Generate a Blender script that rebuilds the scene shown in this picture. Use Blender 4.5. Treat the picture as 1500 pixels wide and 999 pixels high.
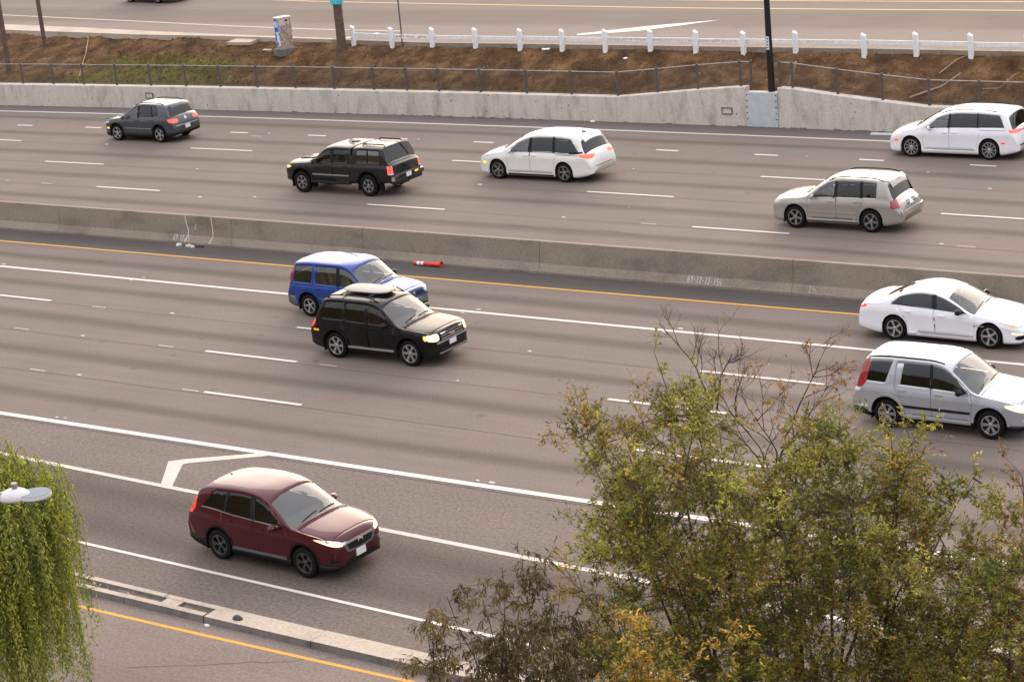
import bpy, bmesh, math, random
import numpy as np
from mathutils import Vector, Matrix
from mathutils.bvhtree import BVHTree
from mathutils.geometry import delaunay_2d_cdt

for _o in list(bpy.data.objects):
    bpy.data.objects.remove(_o)
SC = bpy.context.scene
COL = SC.collection
PI = math.pi
rad = math.radians

# ------------------------------------------------------------------ camera
CAM_H = 18.658
PITCH, YAW, ROLL = 0.290246, -0.613504, -0.094011
FPX = 3167.2                       # focal length for a 1500 px wide picture
cam_d = bpy.data.cameras.new('camera')
cam_d.sensor_fit = 'HORIZONTAL'
cam_d.sensor_width = 36.0
cam_d.lens = FPX / 1500.0 * 36.0
cam_d.clip_start = 0.5
cam_d.clip_end = 3000.0
cam = bpy.data.objects.new('camera', cam_d)
COL.objects.link(cam)
fwd = Vector((math.sin(YAW) * math.cos(PITCH), math.cos(YAW) * math.cos(PITCH), -math.sin(PITCH)))
rgt = Vector((math.cos(YAW), -math.sin(YAW), 0))
upv = rgt.cross(fwd)
r2 = math.cos(ROLL) * rgt + math.sin(ROLL) * upv
u2 = -math.sin(ROLL) * rgt + math.cos(ROLL) * upv
cam.matrix_world = Matrix(((r2.x, u2.x, -fwd.x, 0), (r2.y, u2.y, -fwd.y, 0), (r2.z, u2.z, -fwd.z, CAM_H), (0, 0, 0, 1)))
SC.camera = cam

# ------------------------------------------------------------------ sky and sun (soft, late afternoon, thin cloud)
SUN_ELEV, SUN_AZ = 17.0, -18.0      # azimuth in degrees clockwise from +Y
world = bpy.data.worlds.new('World')
SC.world = world
world.use_nodes = True
wn, wl = world.node_tree.nodes, world.node_tree.links
bg = wn['Background']
sky = wn.new('ShaderNodeTexSky')
sky.sky_type = 'NISHITA'
sky.sun_disc = False
sky.sun_elevation = rad(SUN_ELEV)
sky.sun_rotation = rad(SUN_AZ)
sky.air_density = 1.2
sky.dust_density = 7.0
sky.ozone_density = 1.0
veil = wn.new('ShaderNodeMix')     # an even veil of high cloud over the clear sky
veil.data_type = 'RGBA'
veil.inputs[0].default_value = 0.64
wl.new(sky.outputs[0], veil.inputs[6])
# standard overcast veil: three times as bright overhead as at the horizon
wtc = wn.new('ShaderNodeTexCoord'); wsx = wn.new('ShaderNodeSeparateXYZ'); wl.new(wtc.outputs['Generated'], wsx.inputs[0])
wmr = wn.new('ShaderNodeMapRange'); wmr.inputs[1].default_value = 0.0; wmr.inputs[2].default_value = 1.0; wmr.inputs[3].default_value = 1 / 3; wmr.inputs[4].default_value = 1.0
wl.new(wsx.outputs[2], wmr.inputs[0])
wvm = wn.new('ShaderNodeVectorMath'); wvm.operation = 'SCALE'; wvm.inputs[0].default_value = (11.7, 11.35, 11.8)
wl.new(wmr.outputs[0], wvm.inputs['Scale']); wl.new(wvm.outputs[0], veil.inputs[7])
wl.new(veil.outputs[2], bg.inputs[0])
bg.inputs[1].default_value = 0.15
sun_d = bpy.data.lights.new('sun', 'SUN')
sun_d.energy = 1.1
sun_d.angle = rad(64)
sun_d.color = (1.0, 0.84, 0.72)
sun = bpy.data.objects.new('sun', sun_d)
COL.objects.link(sun)
_sd = Vector((math.sin(rad(SUN_AZ)) * math.cos(rad(SUN_ELEV)), math.cos(rad(SUN_AZ)) * math.cos(rad(SUN_ELEV)), math.sin(rad(SUN_ELEV))))
sun.rotation_euler = _sd.to_track_quat('Z', 'Y').to_euler()
sun.location = (-40, 60, 60)

SC.view_settings.view_transform = 'Standard'
SC.view_settings.look = 'None'
SC.view_settings.exposure = 0.80
SC.view_settings.gamma = 1.0
SC.view_settings.use_curve_mapping = False
SC.render.engine = 'CYCLES'
SC.cycles.use_denoising = True
try:
    SC.cycles.denoiser = 'OPENIMAGEDENOISE'
except Exception:
    pass
SC.cycles.max_bounces = 7
SC.cycles.diffuse_bounces = 3
SC.cycles.glossy_bounces = 3
SC.cycles.transparent_max_bounces = 16
SC.cycles.transmission_bounces = 4
SC.cycles.caustics_reflective = False
SC.cycles.caustics_refractive = False
SC.cycles.sample_clamp_indirect = 6.0

# ------------------------------------------------------------------ helpers
def tag(o, label=None, cat=None, group=None, kind=None):
    if label: o['label'] = label
    if cat: o['category'] = cat
    if group: o['group'] = group
    if kind: o['kind'] = kind
    return o

def link(o, parent=None):
    COL.objects.link(o)
    if parent is not None:
        o.parent = parent
    return o

def empty(name, loc=(0, 0, 0), rz=0.0):
    o = bpy.data.objects.new(name, None)
    o.empty_display_size = 0.2
    COL.objects.link(o)
    o.location = loc
    o.rotation_euler = (0, 0, rz)
    return o

def me_obj(name, verts, faces, mats, parent=None, smooth=False, sharp=None, midx=None):
    me = bpy.data.meshes.new(name)
    me.from_pydata([tuple(map(float, v)) for v in verts], [], [tuple(map(int, f)) for f in faces])
    if not isinstance(mats, (list, tuple)): mats = [mats]
    for m in mats: me.materials.append(m)
    if midx is not None:
        me.polygons.foreach_set('material_index', midx)
    if smooth or sharp:
        me.polygons.foreach_set('use_smooth', [True] * len(me.polygons))
    me.update()
    if sharp:
        me.set_sharp_from_angle(angle=rad(sharp))
    return link(bpy.data.objects.new(name, me), parent)

def bm_obj(name, bm, mats, parent=None, smooth=False, sharp=None):
    me = bpy.data.meshes.new(name)
    bm.to_mesh(me); bm.free()
    if not isinstance(mats, (list, tuple)): mats = [mats]
    for m in mats: me.materials.append(m)
    if smooth or sharp:
        me.polygons.foreach_set('use_smooth', [True] * len(me.polygons))
    if sharp:
        me.set_sharp_from_angle(angle=rad(sharp))
    return link(bpy.data.objects.new(name, me), parent)

def copy_tree(o, parent=None):
    c = o.copy(); COL.objects.link(c); c.parent = parent
    for ch in list(o.children):
        copy_tree(ch, c)
    return c

class Geo:
    """collects shapes for ONE object"""
    def __init__(s): s.v, s.f = [], []
    def add(s, v, f):
        n = len(s.v); s.v += [tuple(p) for p in v]; s.f += [tuple(i + n for i in q) for q in f]
        return s
    def box(s, c, size, rz=0.0, ry=0.0, taper=1.0):
        hx, hy, hz = [k / 2 for k in size]
        pts = []
        for z in (-1, 1):
            t = taper if z > 0 else 1.0
            for x, y in ((-1, -1), (1, -1), (1, 1), (-1, 1)):
                pts.append(Vector((x * hx * t, y * hy * t, z * hz)))
        M = Matrix.Translation(c) @ Matrix.Rotation(rz, 4, 'Z') @ Matrix.Rotation(ry, 4, 'Y')
        return s.add([M @ p for p in pts], [(0, 3, 2, 1), (4, 5, 6, 7), (0, 1, 5, 4), (1, 2, 6, 5), (2, 3, 7, 6), (3, 0, 4, 7)])
    def tube(s, pts, r, n=8, cap=True):
        pts = [Vector(p) for p in pts]
        rr = r if isinstance(r, (list, tuple)) else [r] * len(pts)
        vs, fs = [], []
        up = None
        for i, p in enumerate(pts):
            a = pts[max(i - 1, 0)]; b = pts[min(i + 1, len(pts) - 1)]
            d = (b - a)
            if d.length < 1e-9: d = Vector((0, 0, 1))
            d.normalize()
            if up is None:
                up = Vector((0, 0, 1)) if abs(d.z) < 0.9 else Vector((1, 0, 0))
            e1 = d.cross(up)
            if e1.length < 1e-6: e1 = d.orthogonal()
            e1.normalize(); e2 = e1.cross(d).normalized(); up = e2
            for k in range(n):
                t = 2 * PI * k / n
                vs.append(p + (e1 * math.cos(t) + e2 * math.sin(t)) * rr[i])
        for i in range(len(pts) - 1):
            for k in range(n):
                k2 = (k + 1) % n
                fs.append((i * n + k, i * n + k2, (i + 1) * n + k2, (i + 1) * n + k))
        if cap:
            fs.append(tuple(range(n - 1, -1, -1)))
            fs.append(tuple((len(pts) - 1) * n + k for k in range(n)))
        return s.add(vs, fs)
    def lathe(s, prof, n=24, axis='Z', M=None):
        """prof: list of (radius, height)"""
        vs, fs = [], []
        for r, h in prof:
            for k in range(n):
                t = 2 * PI * k / n
                p = Vector((r * math.cos(t), r * math.sin(t), h))
                if axis == 'Y': p = Vector((p.x, p.z, -p.y))
                vs.append(M @ p if M else p)
        for i in range(len(prof) - 1):
            for k in range(n):
                k2 = (k + 1) % n
                fs.append((i * n + k, i * n + k2, (i + 1) * n + k2, (i + 1) * n + k))
        return s.add(vs, fs)
    def build(s, name, mats, parent=None, **k):
        return me_obj(name, s.v, s.f, mats, parent, **k)

# ------------------------------------------------------------------ materials (procedural)
def new_mat(name):
    m = bpy.data.materials.new(name); m.use_nodes = True
    return m, m.node_tree.nodes, m.node_tree.links, m.node_tree.nodes['Principled BSDF']

def setp(b, **k):
    names = dict(rough='Roughness', metal='Metallic', spec='Specular IOR Level', coat='Coat Weight', coatr='Coat Roughness', ior='IOR',
                 emis='Emission Strength', sheen='Sheen Weight', alpha='Alpha')
    for a, v in k.items(): b.inputs[names[a]].default_value = v

def simple(name, col, rough=0.6, metal=0.0, var=0.0, vscale=3.0, bump=0.0, bscale=40.0, **k):
    m, n, l, b = new_mat(name)
    setp(b, rough=rough, metal=metal, **k)
    b.inputs['Base Color'].default_value = (*col, 1)
    tc = n.new('ShaderNodeTexCoord')
    if var:
        nz = n.new('ShaderNodeTexNoise'); nz.inputs['Scale'].default_value = vscale; nz.inputs['Detail'].default_value = 6
        l.new(tc.outputs['Object'], nz.inputs['Vector'])
        r = n.new('ShaderNodeValToRGB')
        r.color_ramp.elements[0].position = 0.3; r.color_ramp.elements[1].position = 0.7
        r.color_ramp.elements[0].color = (*[c * (1 - var) for c in col], 1)
        r.color_ramp.elements[1].color = (*[min(1, c * (1 + var)) for c in col], 1)
        l.new(nz.outputs[0], r.inputs[0]); l.new(r.outputs[0], b.inputs['Base Color'])
    if bump:
        nb = n.new('ShaderNodeTexNoise'); nb.inputs['Scale'].default_value = bscale; nb.inputs['Detail'].default_value = 4
        l.new(tc.outputs['Object'], nb.inputs['Vector'])
        bp = n.new('ShaderNodeBump'); bp.inputs['Strength'].default_value = bump; bp.inputs['Distance'].default_value = 0.02
        l.new(nb.outputs[0], bp.inputs['Height']); l.new(bp.outputs[0], b.inputs['Normal'])
    return m

def paint(name, col, metal=0.0, rough=0.4, coat=1.0):
    m, n, l, b = new_mat(name)
    setp(b, rough=rough, metal=metal, coat=coat, coatr=0.06, spec=0.12)
    tc = n.new('ShaderNodeTexCoord')
    nz = n.new('ShaderNodeTexNoise'); nz.inputs['Scale'].default_value = 2.2; nz.inputs['Detail'].default_value = 5
    l.new(tc.outputs['Object'], nz.inputs['Vector'])
    r = n.new('ShaderNodeValToRGB')
    r.color_ramp.elements[0].position = 0.35; r.color_ramp.elements[1].position = 0.75
    r.color_ramp.elements[0].color = (*col, 1); r.color_ramp.elements[1].color = (*[c * 0.93 + 0.006 for c in col], 1)
    l.new(nz.outputs[0], r.inputs[0]); l.new(r.outputs[0], b.inputs['Base Color'])
    return m

def glass(name, tint, gloss=1.0, ior=1.62):
    m = bpy.data.materials.new(name); m.use_nodes = True
    n, l = m.node_tree.nodes, m.node_tree.links
    n.remove(n['Principled BSDF'])
    out = n['Material Output']
    tr = n.new('ShaderNodeBsdfTransparent'); tr.inputs[0].default_value = (*tint, 1)
    gl = n.new('ShaderNodeBsdfGlossy'); gl.inputs['Roughness'].default_value = 0.03; gl.inputs[0].default_value = (gloss, gloss, gloss, 1)
    fr = n.new('ShaderNodeFresnel'); fr.inputs[0].default_value = ior
    mx = n.new('ShaderNodeMixShader')
    l.new(fr.outputs[0], mx.inputs[0]); l.new(tr.outputs[0], mx.inputs[1]); l.new(gl.outputs[0], mx.inputs[2])
    l.new(mx.outputs[0], out.inputs[0])
    return m

def lamp(name, col, strength, base=(0.5, 0.5, 0.5)):
    m, n, l, b = new_mat(name)
    setp(b, rough=0.12, coat=1.0, emis=strength)
    b.inputs['Base Color'].default_value = (*base, 1)
    b.inputs['Emission Color'].default_value = (*col, 1)
    return m
# ------------------------------------------------------------------ lines of the place (metres; X along the freeway, Y across)
def quad(c, lo, hi):
    """quadratic in u = X + 40, continued straight outside lo..hi"""
    a, b, d = c
    def f(x):
        u = x + 40; lo_, hi_ = lo + 40, hi + 40
        uc = min(max(u, lo_), hi_)
        return a * uc * uc + b * uc + d + (2 * a * uc + b) * (u - uc)
    return f
F0 = quad((-0.00064, -0.006124, 79.059), -95, -25)
F1 = quad((-0.000658, -0.009871, 75.811), -95, -25)
F2 = quad((-0.000477, -0.008909, 72.338), -95, -25)
F3 = quad((-0.000457, -0.010154, 68.612), -95, -25)
F4 = quad((-0.000397, -0.011752, 64.777), -95, -25)
N0 = quad((0.000157, 0.007217, 56.388), -70, -20)
N1 = quad((0.000051, 0.003093, 53.359), -70, -15)
N2 = quad((0, 0, 50.242), -60, -15)
N3 = quad((0, 0, 47.27), -60, -15)
N4 = quad((0, 0, 44.03), -60, -15)
N5 = quad((0.000153, 0.000278, 40.457), -50, -20)
N6 = quad((0.000256, -0.050953, 37.65), -46, -18)
N7 = quad((0.000048, -0.049295, 33.943), -46, -18)
WALL = quad((-0.00072, -0.0050, 80.70), -95, -25)
KERB = quad((0.0010, -0.0560, 31.76), -36, -22)
YEL = quad((0.0010, -0.0370, 31.08), -36, -22)
WH_X = [-200, -50.0, -48.0, -46.0, -44.1, -43.6, -41.9, -41.2, -39.3, -37.3, -35.4, 100]
WH_Z = [1.12, 1.13, 1.32, 1.52, 1.68, 1.71, 1.71, 1.67, 1.46, 1.27, 1.10, 1.08]
def wall_h(x): return float(np.interp(x, WH_X, WH_Z))
KX = [-140, -96.4, -88.9, -81.6, -76.9, -69.4, -63.0, -52.0, -38.5, -32.4, 60]
KY = [93.0, 88.0, 87.15, 86.1, 85.6, 84.9, 84.36, 84.38, 84.36, 84.2, 83.2]
def kerb_far(x): return float(np.interp(x, KX, KY))
ZF = 2.75

# ------------------------------------------------------------------ setting materials
def asphalt(name, stops, y0, y1, curve=None, slope=0.0, grain=0.24, tone=(1.0, 0.812, 0.695), coarse=55.0, streak=0.10):
    """stops: (Y, albedo); worn wheel and oil bands run along X"""
    m, n, l, b = new_mat(name)
    setp(b, rough=0.86, spec=0.25)
    tc = n.new('ShaderNodeTexCoord')
    sx = n.new('ShaderNodeSeparateXYZ'); l.new(tc.outputs['Object'], sx.inputs[0])
    def mth(op, a, c=None, v=None):
        q = n.new('ShaderNodeMath'); q.operation = op
        if hasattr(a, 'links'): l.new(a, q.inputs[0])
        else: q.inputs[0].default_value = a
        if c is not None:
            if hasattr(c, 'links'): l.new(c, q.inputs[1])
            else: q.inputs[1].default_value = c
        return q.outputs[0]
    y = sx.outputs[1]
    u = mth('ADD', sx.outputs[0], 40.0)
    if curve:
        uu = mth('MULTIPLY', u, u)
        cor = mth('ADD', mth('MULTIPLY', uu, 0.0005), mth('MULTIPLY', u, 0.009))
        y = mth('ADD', y, mth('MULTIPLY', cor, mth('GREATER_THAN', y, 57.5)))
    if slope:
        y = mth('ADD', y, mth('MULTIPLY', u, -slope))
    # wobble of the bands
    mp = n.new('ShaderNodeMapping'); mp.inputs['Scale'].default_value = (0.05, 0.5, 1)
    l.new(tc.outputs['Object'], mp.inputs[0])
    nw = n.new('ShaderNodeTexNoise'); nw.inputs['Scale'].default_value = 1.0; nw.inputs['Detail'].default_value = 3
    l.new(mp.outputs[0], nw.inputs['Vector'])
    y = mth('ADD', y, mth('MULTIPLY', mth('SUBTRACT', nw.outputs[0], 0.5), 0.7))
    t = mth('DIVIDE', mth('SUBTRACT', y, y0), y1 - y0)
    r = n.new('ShaderNodeValToRGB'); cr = r.color_ramp
    cr.interpolation = 'EASE'
    while len(cr.elements) > 1: cr.elements.remove(cr.elements[-1])
    first = True
    for Y, a in sorted(stops):
        p = min(max((Y - y0) / (y1 - y0), 0), 1)
        e = cr.elements[0] if first else cr.elements.new(p)
        e.position = p; first = False
        e.color = (a * tone[0], a * tone[1], a * tone[2], 1)
    l.new(t, r.inputs[0])
    # long streaks, blotches, stone grain
    mp2 = n.new('ShaderNodeMapping'); mp2.inputs['Scale'].default_value = (0.12, 3.0, 1)
    l.new(tc.outputs['Object'], mp2.inputs[0])
    n2 = n.new('ShaderNodeTexNoise'); n2.inputs['Scale'].default_value = 1.0; n2.inputs['Detail'].default_value = 5
    l.new(mp2.outputs[0], n2.inputs['Vector'])
    n3 = n.new('ShaderNodeTexNoise'); n3.inputs['Scale'].default_value = 0.35; n3.inputs['Detail'].default_value = 5
    l.new(tc.outputs['Object'], n3.inputs['Vector'])
    n4 = n.new('ShaderNodeTexNoise'); n4.inputs['Scale'].default_value = coarse; n4.inputs['Detail'].default_value = 2; n4.inputs['Roughness'].default_value = 0.7
    l.new(tc.outputs['Object'], n4.inputs['Vector'])
    n5 = n.new('ShaderNodeTexNoise'); n5.inputs['Scale'].default_value = coarse * 0.32; n5.inputs['Detail'].default_value = 3
    l.new(tc.outputs['Object'], n5.inputs['Vector'])
    f = mth('ADD', 1.0, mth('MULTIPLY', mth('SUBTRACT', n2.outputs[0], 0.5), streak * 2.4))
    f = mth('MULTIPLY', f, mth('ADD', 1.0, mth('MULTIPLY', mth('SUBTRACT', n3.outputs[0], 0.5), 0.30)))
    f = mth('MULTIPLY', f, mth('ADD', 1.0, mth('MULTIPLY', mth('SUBTRACT', n4.outputs[0], 0.5), grain * 5.0)))
    f = mth('MULTIPLY', f, mth('ADD', 1.0, mth('MULTIPLY', mth('SUBTRACT', n5.outputs[0], 0.5), grain * 3.6)))
    mp3 = n.new('ShaderNodeMapping'); mp3.inputs['Scale'].default_value = (0.35, 11.0, 1); mp3.inputs['Rotation'].default_value = (0, 0, -slope)
    l.new(tc.outputs['Object'], mp3.inputs[0])
    n6 = n.new('ShaderNodeTexNoise'); n6.inputs['Scale'].default_value = 1.0; n6.inputs['Detail'].default_value = 4; n6.inputs['Roughness'].default_value = 0.65
    l.new(mp3.outputs[0], n6.inputs['Vector'])
    f = mth('MULTIPLY', f, mth('ADD', 1.0, mth('MULTIPLY', mth('SUBTRACT', n6.outputs[0], 0.5), streak * 2.6)))
    vs = n.new('ShaderNodeTexVoronoi'); vs.inputs['Scale'].default_value = 0.55; l.new(tc.outputs['Object'], vs.inputs['Vector'])
    sp = n.new('ShaderNodeMapRange'); sp.inputs[1].default_value = 0.02; sp.inputs[2].default_value = 0.10; sp.inputs[3].default_value = 0.72; sp.inputs[4].default_value = 1.0
    l.new(vs.outputs['Distance'], sp.inputs[0]); f = mth('MULTIPLY', f, sp.outputs[0])
    vm = n.new('ShaderNodeVectorMath'); vm.operation = 'SCALE'
    l.new(r.outputs[0], vm.inputs[0]); l.new(f, vm.inputs['Scale'])
    l.new(vm.outputs[0], b.inputs['Base Color'])
    bp = n.new('ShaderNodeBump'); bp.inputs['Strength'].default_value = 0.35; bp.inputs['Distance'].default_value = 0.01
    l.new(n4.outputs[0], bp.inputs['Height']); l.new(bp.outputs[0], b.inputs['Normal'])
    return m

LIGHT, DARK = 0.158, 0.096
def bands(edges, light=LIGHT, dark=DARK, w=0.65):
    s = []
    for a, b in zip(edges[:-1], edges[1:]):
        c = (a + b) / 2
        s += [(c - w, light), (c, dark), (c + w, light)]
    return s
M_FWAY = asphalt('freeway_asphalt', bands([40.46, 44.03, 47.27, 50.24, 53.36, 56.39])
                 + bands([61.3, 64.78, 68.61, 72.34, 75.81, 79.06], 0.156, 0.097), 40.0, 82.0, curve=True)
M_RAMP = asphalt('ramp_asphalt', [(32.0, .135), (33.6, .13), (34.1, .115), (34.9, .080), (35.8, .098), (36.7, .077), (37.5, .107), (37.7, .138), (39.0, .148), (40.4, .143)],
                 31.0, 41.0, slope=-0.05, grain=0.34, coarse=34.0, streak=0.05)
M_SLIP = asphalt('slip_road_asphalt', [(24, .15), (26.5, .172), (28.2, .158), (29.8, .182), (31.0, .195), (31.9, .186)], 23.0, 33.0, grain=0.28, tone=(1, .79, .66), coarse=45)
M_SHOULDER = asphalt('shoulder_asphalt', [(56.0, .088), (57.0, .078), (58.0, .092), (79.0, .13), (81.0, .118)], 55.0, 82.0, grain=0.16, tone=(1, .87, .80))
M_FRONT = asphalt('frontage_asphalt', [(84, .205), (87.0, .19), (88.6, .18), (90.0, .13), (93.2, .125), (94.5, .155), (97, .14), (100, .15)], 83.0, 101.0, grain=0.1, tone=(1, .815, .70))

def worn_paint(name, col, wear=0.42):
    m, n, l, b = new_mat(name)
    setp(b, rough=0.7)
    tc = n.new('ShaderNodeTexCoord')
    nz = n.new('ShaderNodeTexNoise'); nz.inputs['Scale'].default_value = 9.0; nz.inputs['Detail'].default_value = 8; nz.inputs['Roughness'].default_value = 0.75
    l.new(tc.outputs['Object'], nz.inputs['Vector'])
    r = n.new('ShaderNodeValToRGB')
    r.color_ramp.elements[0].position = wear - 0.13; r.color_ramp.elements[0].color = (0.2, 0.17, 0.155, 1)
    r.color_ramp.elements[1].position = wear; r.color_ramp.elements[1].color = (*col, 1)
    e = r.color_ramp.elements.new(0.75); e.color = (*[c * 0.9 for c in col], 1)
    l.new(nz.outputs[0], r.inputs[0]); l.new(r.outputs[0], b.inputs['Base Color'])
    return m
M_WHITE = worn_paint('road_paint_white', (0.60, 0.55, 0.49), 0.42)
M_WHITEOLD = worn_paint('road_paint_white_worn', (0.50, 0.45, 0.39), 0.455)
M_YEL = worn_paint('road_paint_yellow', (0.62, 0.29, 0.035), 0.36)
M_YELOLD = worn_paint('road_paint_yellow_worn', (0.62, 0.37, 0.13), 0.45)
M_JOINT = simple('joint_tar', (0.085, 0.07, 0.065), 0.9, var=0.4, vscale=4)

def concrete(name, col, stain=0.45, sx=1.6, sz=0.35, pits=True, base_dark=False):
    m, n, l, b = new_mat(name)
    setp(b, rough=0.85, spec=0.3)
    tc = n.new('ShaderNodeTexCoord')
    mp = n.new('ShaderNodeMapping'); mp.inputs['Scale'].default_value = (sx, sx, sz)
    l.new(tc.outputs['Object'], mp.inputs[0])
    n1 = n.new('ShaderNodeTexNoise'); n1.inputs['Scale'].default_value = 1.0; n1.inputs['Detail'].default_value = 7; n1.inputs['Roughness'].default_value = 0.62
    l.new(mp.outputs[0], n1.inputs['Vector'])
    r = n.new('ShaderNodeValToRGB'); cr = r.color_ramp
    cr.elements[0].position = 0.30; cr.elements[0].color = (*[c * (1 - stain) for c in col], 1)
    cr.elements[1].position = 0.70; cr.elements[1].color = (*[min(1, c * (1 + stain * 0.35)) for c in col], 1)
    e = cr.elements.new(0.48); e.color = (*col, 1)
    l.new(n1.outputs[0], r.inputs[0])
    n2 = n.new('ShaderNodeTexNoise'); n2.inputs['Scale'].default_value = 16.0; n2.inputs['Detail'].default_value = 6; n2.inputs['Roughness'].default_value = .7
    l.new(tc.outputs['Object'], n2.inputs['Vector'])
    mr = n.new('ShaderNodeMapRange'); mr.inputs[1].default_value = 0.3; mr.inputs[2].default_value = 0.7; mr.inputs[3].default_value = 0.74; mr.inputs[4].default_value = 1.2
    l.new(n2.outputs[0], mr.inputs[0])
    vm = n.new('ShaderNodeVectorMath'); vm.operation = 'SCALE'
    l.new(r.outputs[0], vm.inputs[0]); l.new(mr.outputs[0], vm.inputs['Scale'])
    src = vm.outputs[0]
    if pits:
        vo = n.new('ShaderNodeTexVoronoi'); vo.inputs['Scale'].default_value = 1.7
        l.new(tc.outputs['Object'], vo.inputs['Vector'])
        lt = n.new('ShaderNodeMapRange'); lt.inputs[1].default_value = 0.05; lt.inputs[2].default_value = 0.09; lt.inputs[3].default_value = 0.35; lt.inputs[4].default_value = 1.0
        l.new(vo.outputs['Distance'], lt.inputs[0])
        v2 = n.new('ShaderNodeVectorMath'); v2.operation = 'SCALE'
        l.new(src, v2.inputs[0]); l.new(lt.outputs[0], v2.inputs['Scale']); src = v2.outputs[0]
    l.new(src, b.inputs['Base Color'])
    bp = n.new('ShaderNodeBump'); bp.inputs['Strength'].default_value = 0.3; bp.inputs['Distance'].default_value = 0.01
    l.new(n2.outputs[0], bp.inputs['Height']); l.new(bp.outputs[0], b.inputs['Normal'])
    return m
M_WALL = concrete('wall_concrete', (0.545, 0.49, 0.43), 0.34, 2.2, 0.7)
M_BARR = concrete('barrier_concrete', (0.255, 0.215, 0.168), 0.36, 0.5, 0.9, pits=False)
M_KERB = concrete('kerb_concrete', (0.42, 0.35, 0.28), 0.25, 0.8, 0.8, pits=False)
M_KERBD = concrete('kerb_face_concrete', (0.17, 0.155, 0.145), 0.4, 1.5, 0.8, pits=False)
M_LEDGE = concrete('ledge_concrete', (0.27, 0.225, 0.18), 0.3, 1.0, 1.0, pits=False)

def soil(name, c1, c2, c3, green=0.0):
    m, n, l, b = new_mat(name)
    setp(b, rough=0.95, spec=0.1)
    tc = n.new('ShaderNodeTexCoord')
    n1 = n.new('ShaderNodeTexNoise'); n1.inputs['Scale'].default_value = 0.9; n1.inputs['Detail'].default_value = 10; n1.inputs['Roughness'].default_value = 0.68
    l.new(tc.outputs['Object'], n1.inputs['Vector'])
    r = n.new('ShaderNodeValToRGB'); cr = r.color_ramp
    cr.elements[0].position = 0.32; cr.elements[0].color = (*c1, 1)
    cr.elements[1].position = 0.70; cr.elements[1].color = (*c3, 1)
    e = cr.elements.new(0.5); e.color = (*c2, 1)
    l.new(n1.outputs[0], r.inputs[0])
    col = r.outputs[0]
    n3 = n.new('ShaderNodeTexNoise'); n3.inputs['Scale'].default_value = 14; n3.inputs['Detail'].default_value = 6; n3.inputs['Roughness'].default_value = 0.7
    l.new(tc.outputs['Object'], n3.inputs['Vector'])
    if green:
        at = n.new('ShaderNodeAttribute'); at.attribute_name = 'moss'
        n2 = n.new('ShaderNodeTexNoise'); n2.inputs['Scale'].default_value = 1.3; n2.inputs['Detail'].default_value = 6
        l.new(tc.outputs['Object'], n2.inputs['Vector'])
        mu = n.new('ShaderNodeMath'); mu.operation = 'MULTIPLY'; l.new(at.outputs['Fac'], mu.inputs[0]); l.new(n2.outputs[0], mu.inputs[1])
        mr = n.new('ShaderNodeMapRange'); mr.inputs[1].default_value = 0.22; mr.inputs[2].default_value = 0.5; mr.inputs[4].default_value = green
        l.new(mu.outputs[0], mr.inputs[0])
        mx = n.new('ShaderNodeMix'); mx.data_type = 'RGBA'
        l.new(mr.outputs[0], mx.inputs[0]); l.new(col, mx.inputs[6]); mx.inputs[7].default_value = (0.105, 0.11, 0.018, 1)
        col = mx.outputs[2]
    mr2 = n.new('ShaderNodeMapRange'); mr2.inputs[1].default_value = 0.3; mr2.inputs[2].default_value = 0.72; mr2.inputs[3].default_value = 0.55; mr2.inputs[4].default_value = 1.5
    l.new(n3.outputs[0], mr2.inputs[0])
    vm = n.new('ShaderNodeVectorMath'); vm.operation = 'SCALE'
    l.new(col, vm.inputs[0]); l.new(mr2.outputs[0], vm.inputs['Scale']); l.new(vm.outputs[0], b.inputs['Base Color'])
    bp = n.new('ShaderNodeBump'); bp.inputs['Strength'].default_value = 0.8; bp.inputs['Distance'].default_value = 0.06
    l.new(n3.outputs[0], bp.inputs['Height']); l.new(bp.outputs[0], b.inputs['Normal'])
    return m
M_SOIL = soil('slope_soil', (0.040, 0.021, 0.011), (0.098, 0.053, 0.026), (0.21, 0.122, 0.056), 0.65)
M_VERGE = soil('verge_soil', (0.05, 0.04, 0.02), (0.09, 0.075, 0.04), (0.14, 0.12, 0.06))
M_STEEL = simple('galvanised_steel', (0.30, 0.29, 0.28), 0.5, 0.6, var=0.25, vscale=6)
M_POST = simple('fence_post_steel', (0.085, 0.08, 0.075), 0.6, 0.1, var=0.3, vscale=5)
M_RAILW = simple('white_rail_paint', (0.78, 0.77, 0.76), 0.6, var=0.1, vscale=5, bump=0.2, bscale=20)
M_PLATE = simple('plate_steel', (0.47, 0.50, 0.52), 0.55, 0.0, var=0.10, vscale=3)
M_BLACK = simple('black_steel', (0.012, 0.012, 0.014), 0.4, 0.3)
M_WOOD = simple('pole_wood', (0.115, 0.075, 0.06), 0.9, var=0.35, vscale=7, bump=0.5, bscale=30)
M_BOARD = simple('fresh_board', (0.50, 0.29, 0.13), 0.8, var=0.2, vscale=9)
M_INK = simple('spray_black', (0.03, 0.03, 0.035), 0.8)
M_CHALK = simple('spray_white', (0.56, 0.52, 0.47), 0.8, var=0.2, vscale=20)
M_FAINT = simple('spray_grey', (0.50, 0.51, 0.53), 0.8)
M_GREENINK = simple('spray_green', (0.42, 0.52, 0.30), 0.8)
M_LITTER = simple('litter_white', (0.75, 0.73, 0.70), 0.7, var=0.1, vscale=20)
M_LITTERD = simple('litter_dark', (0.05, 0.045, 0.045), 0.7)

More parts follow.
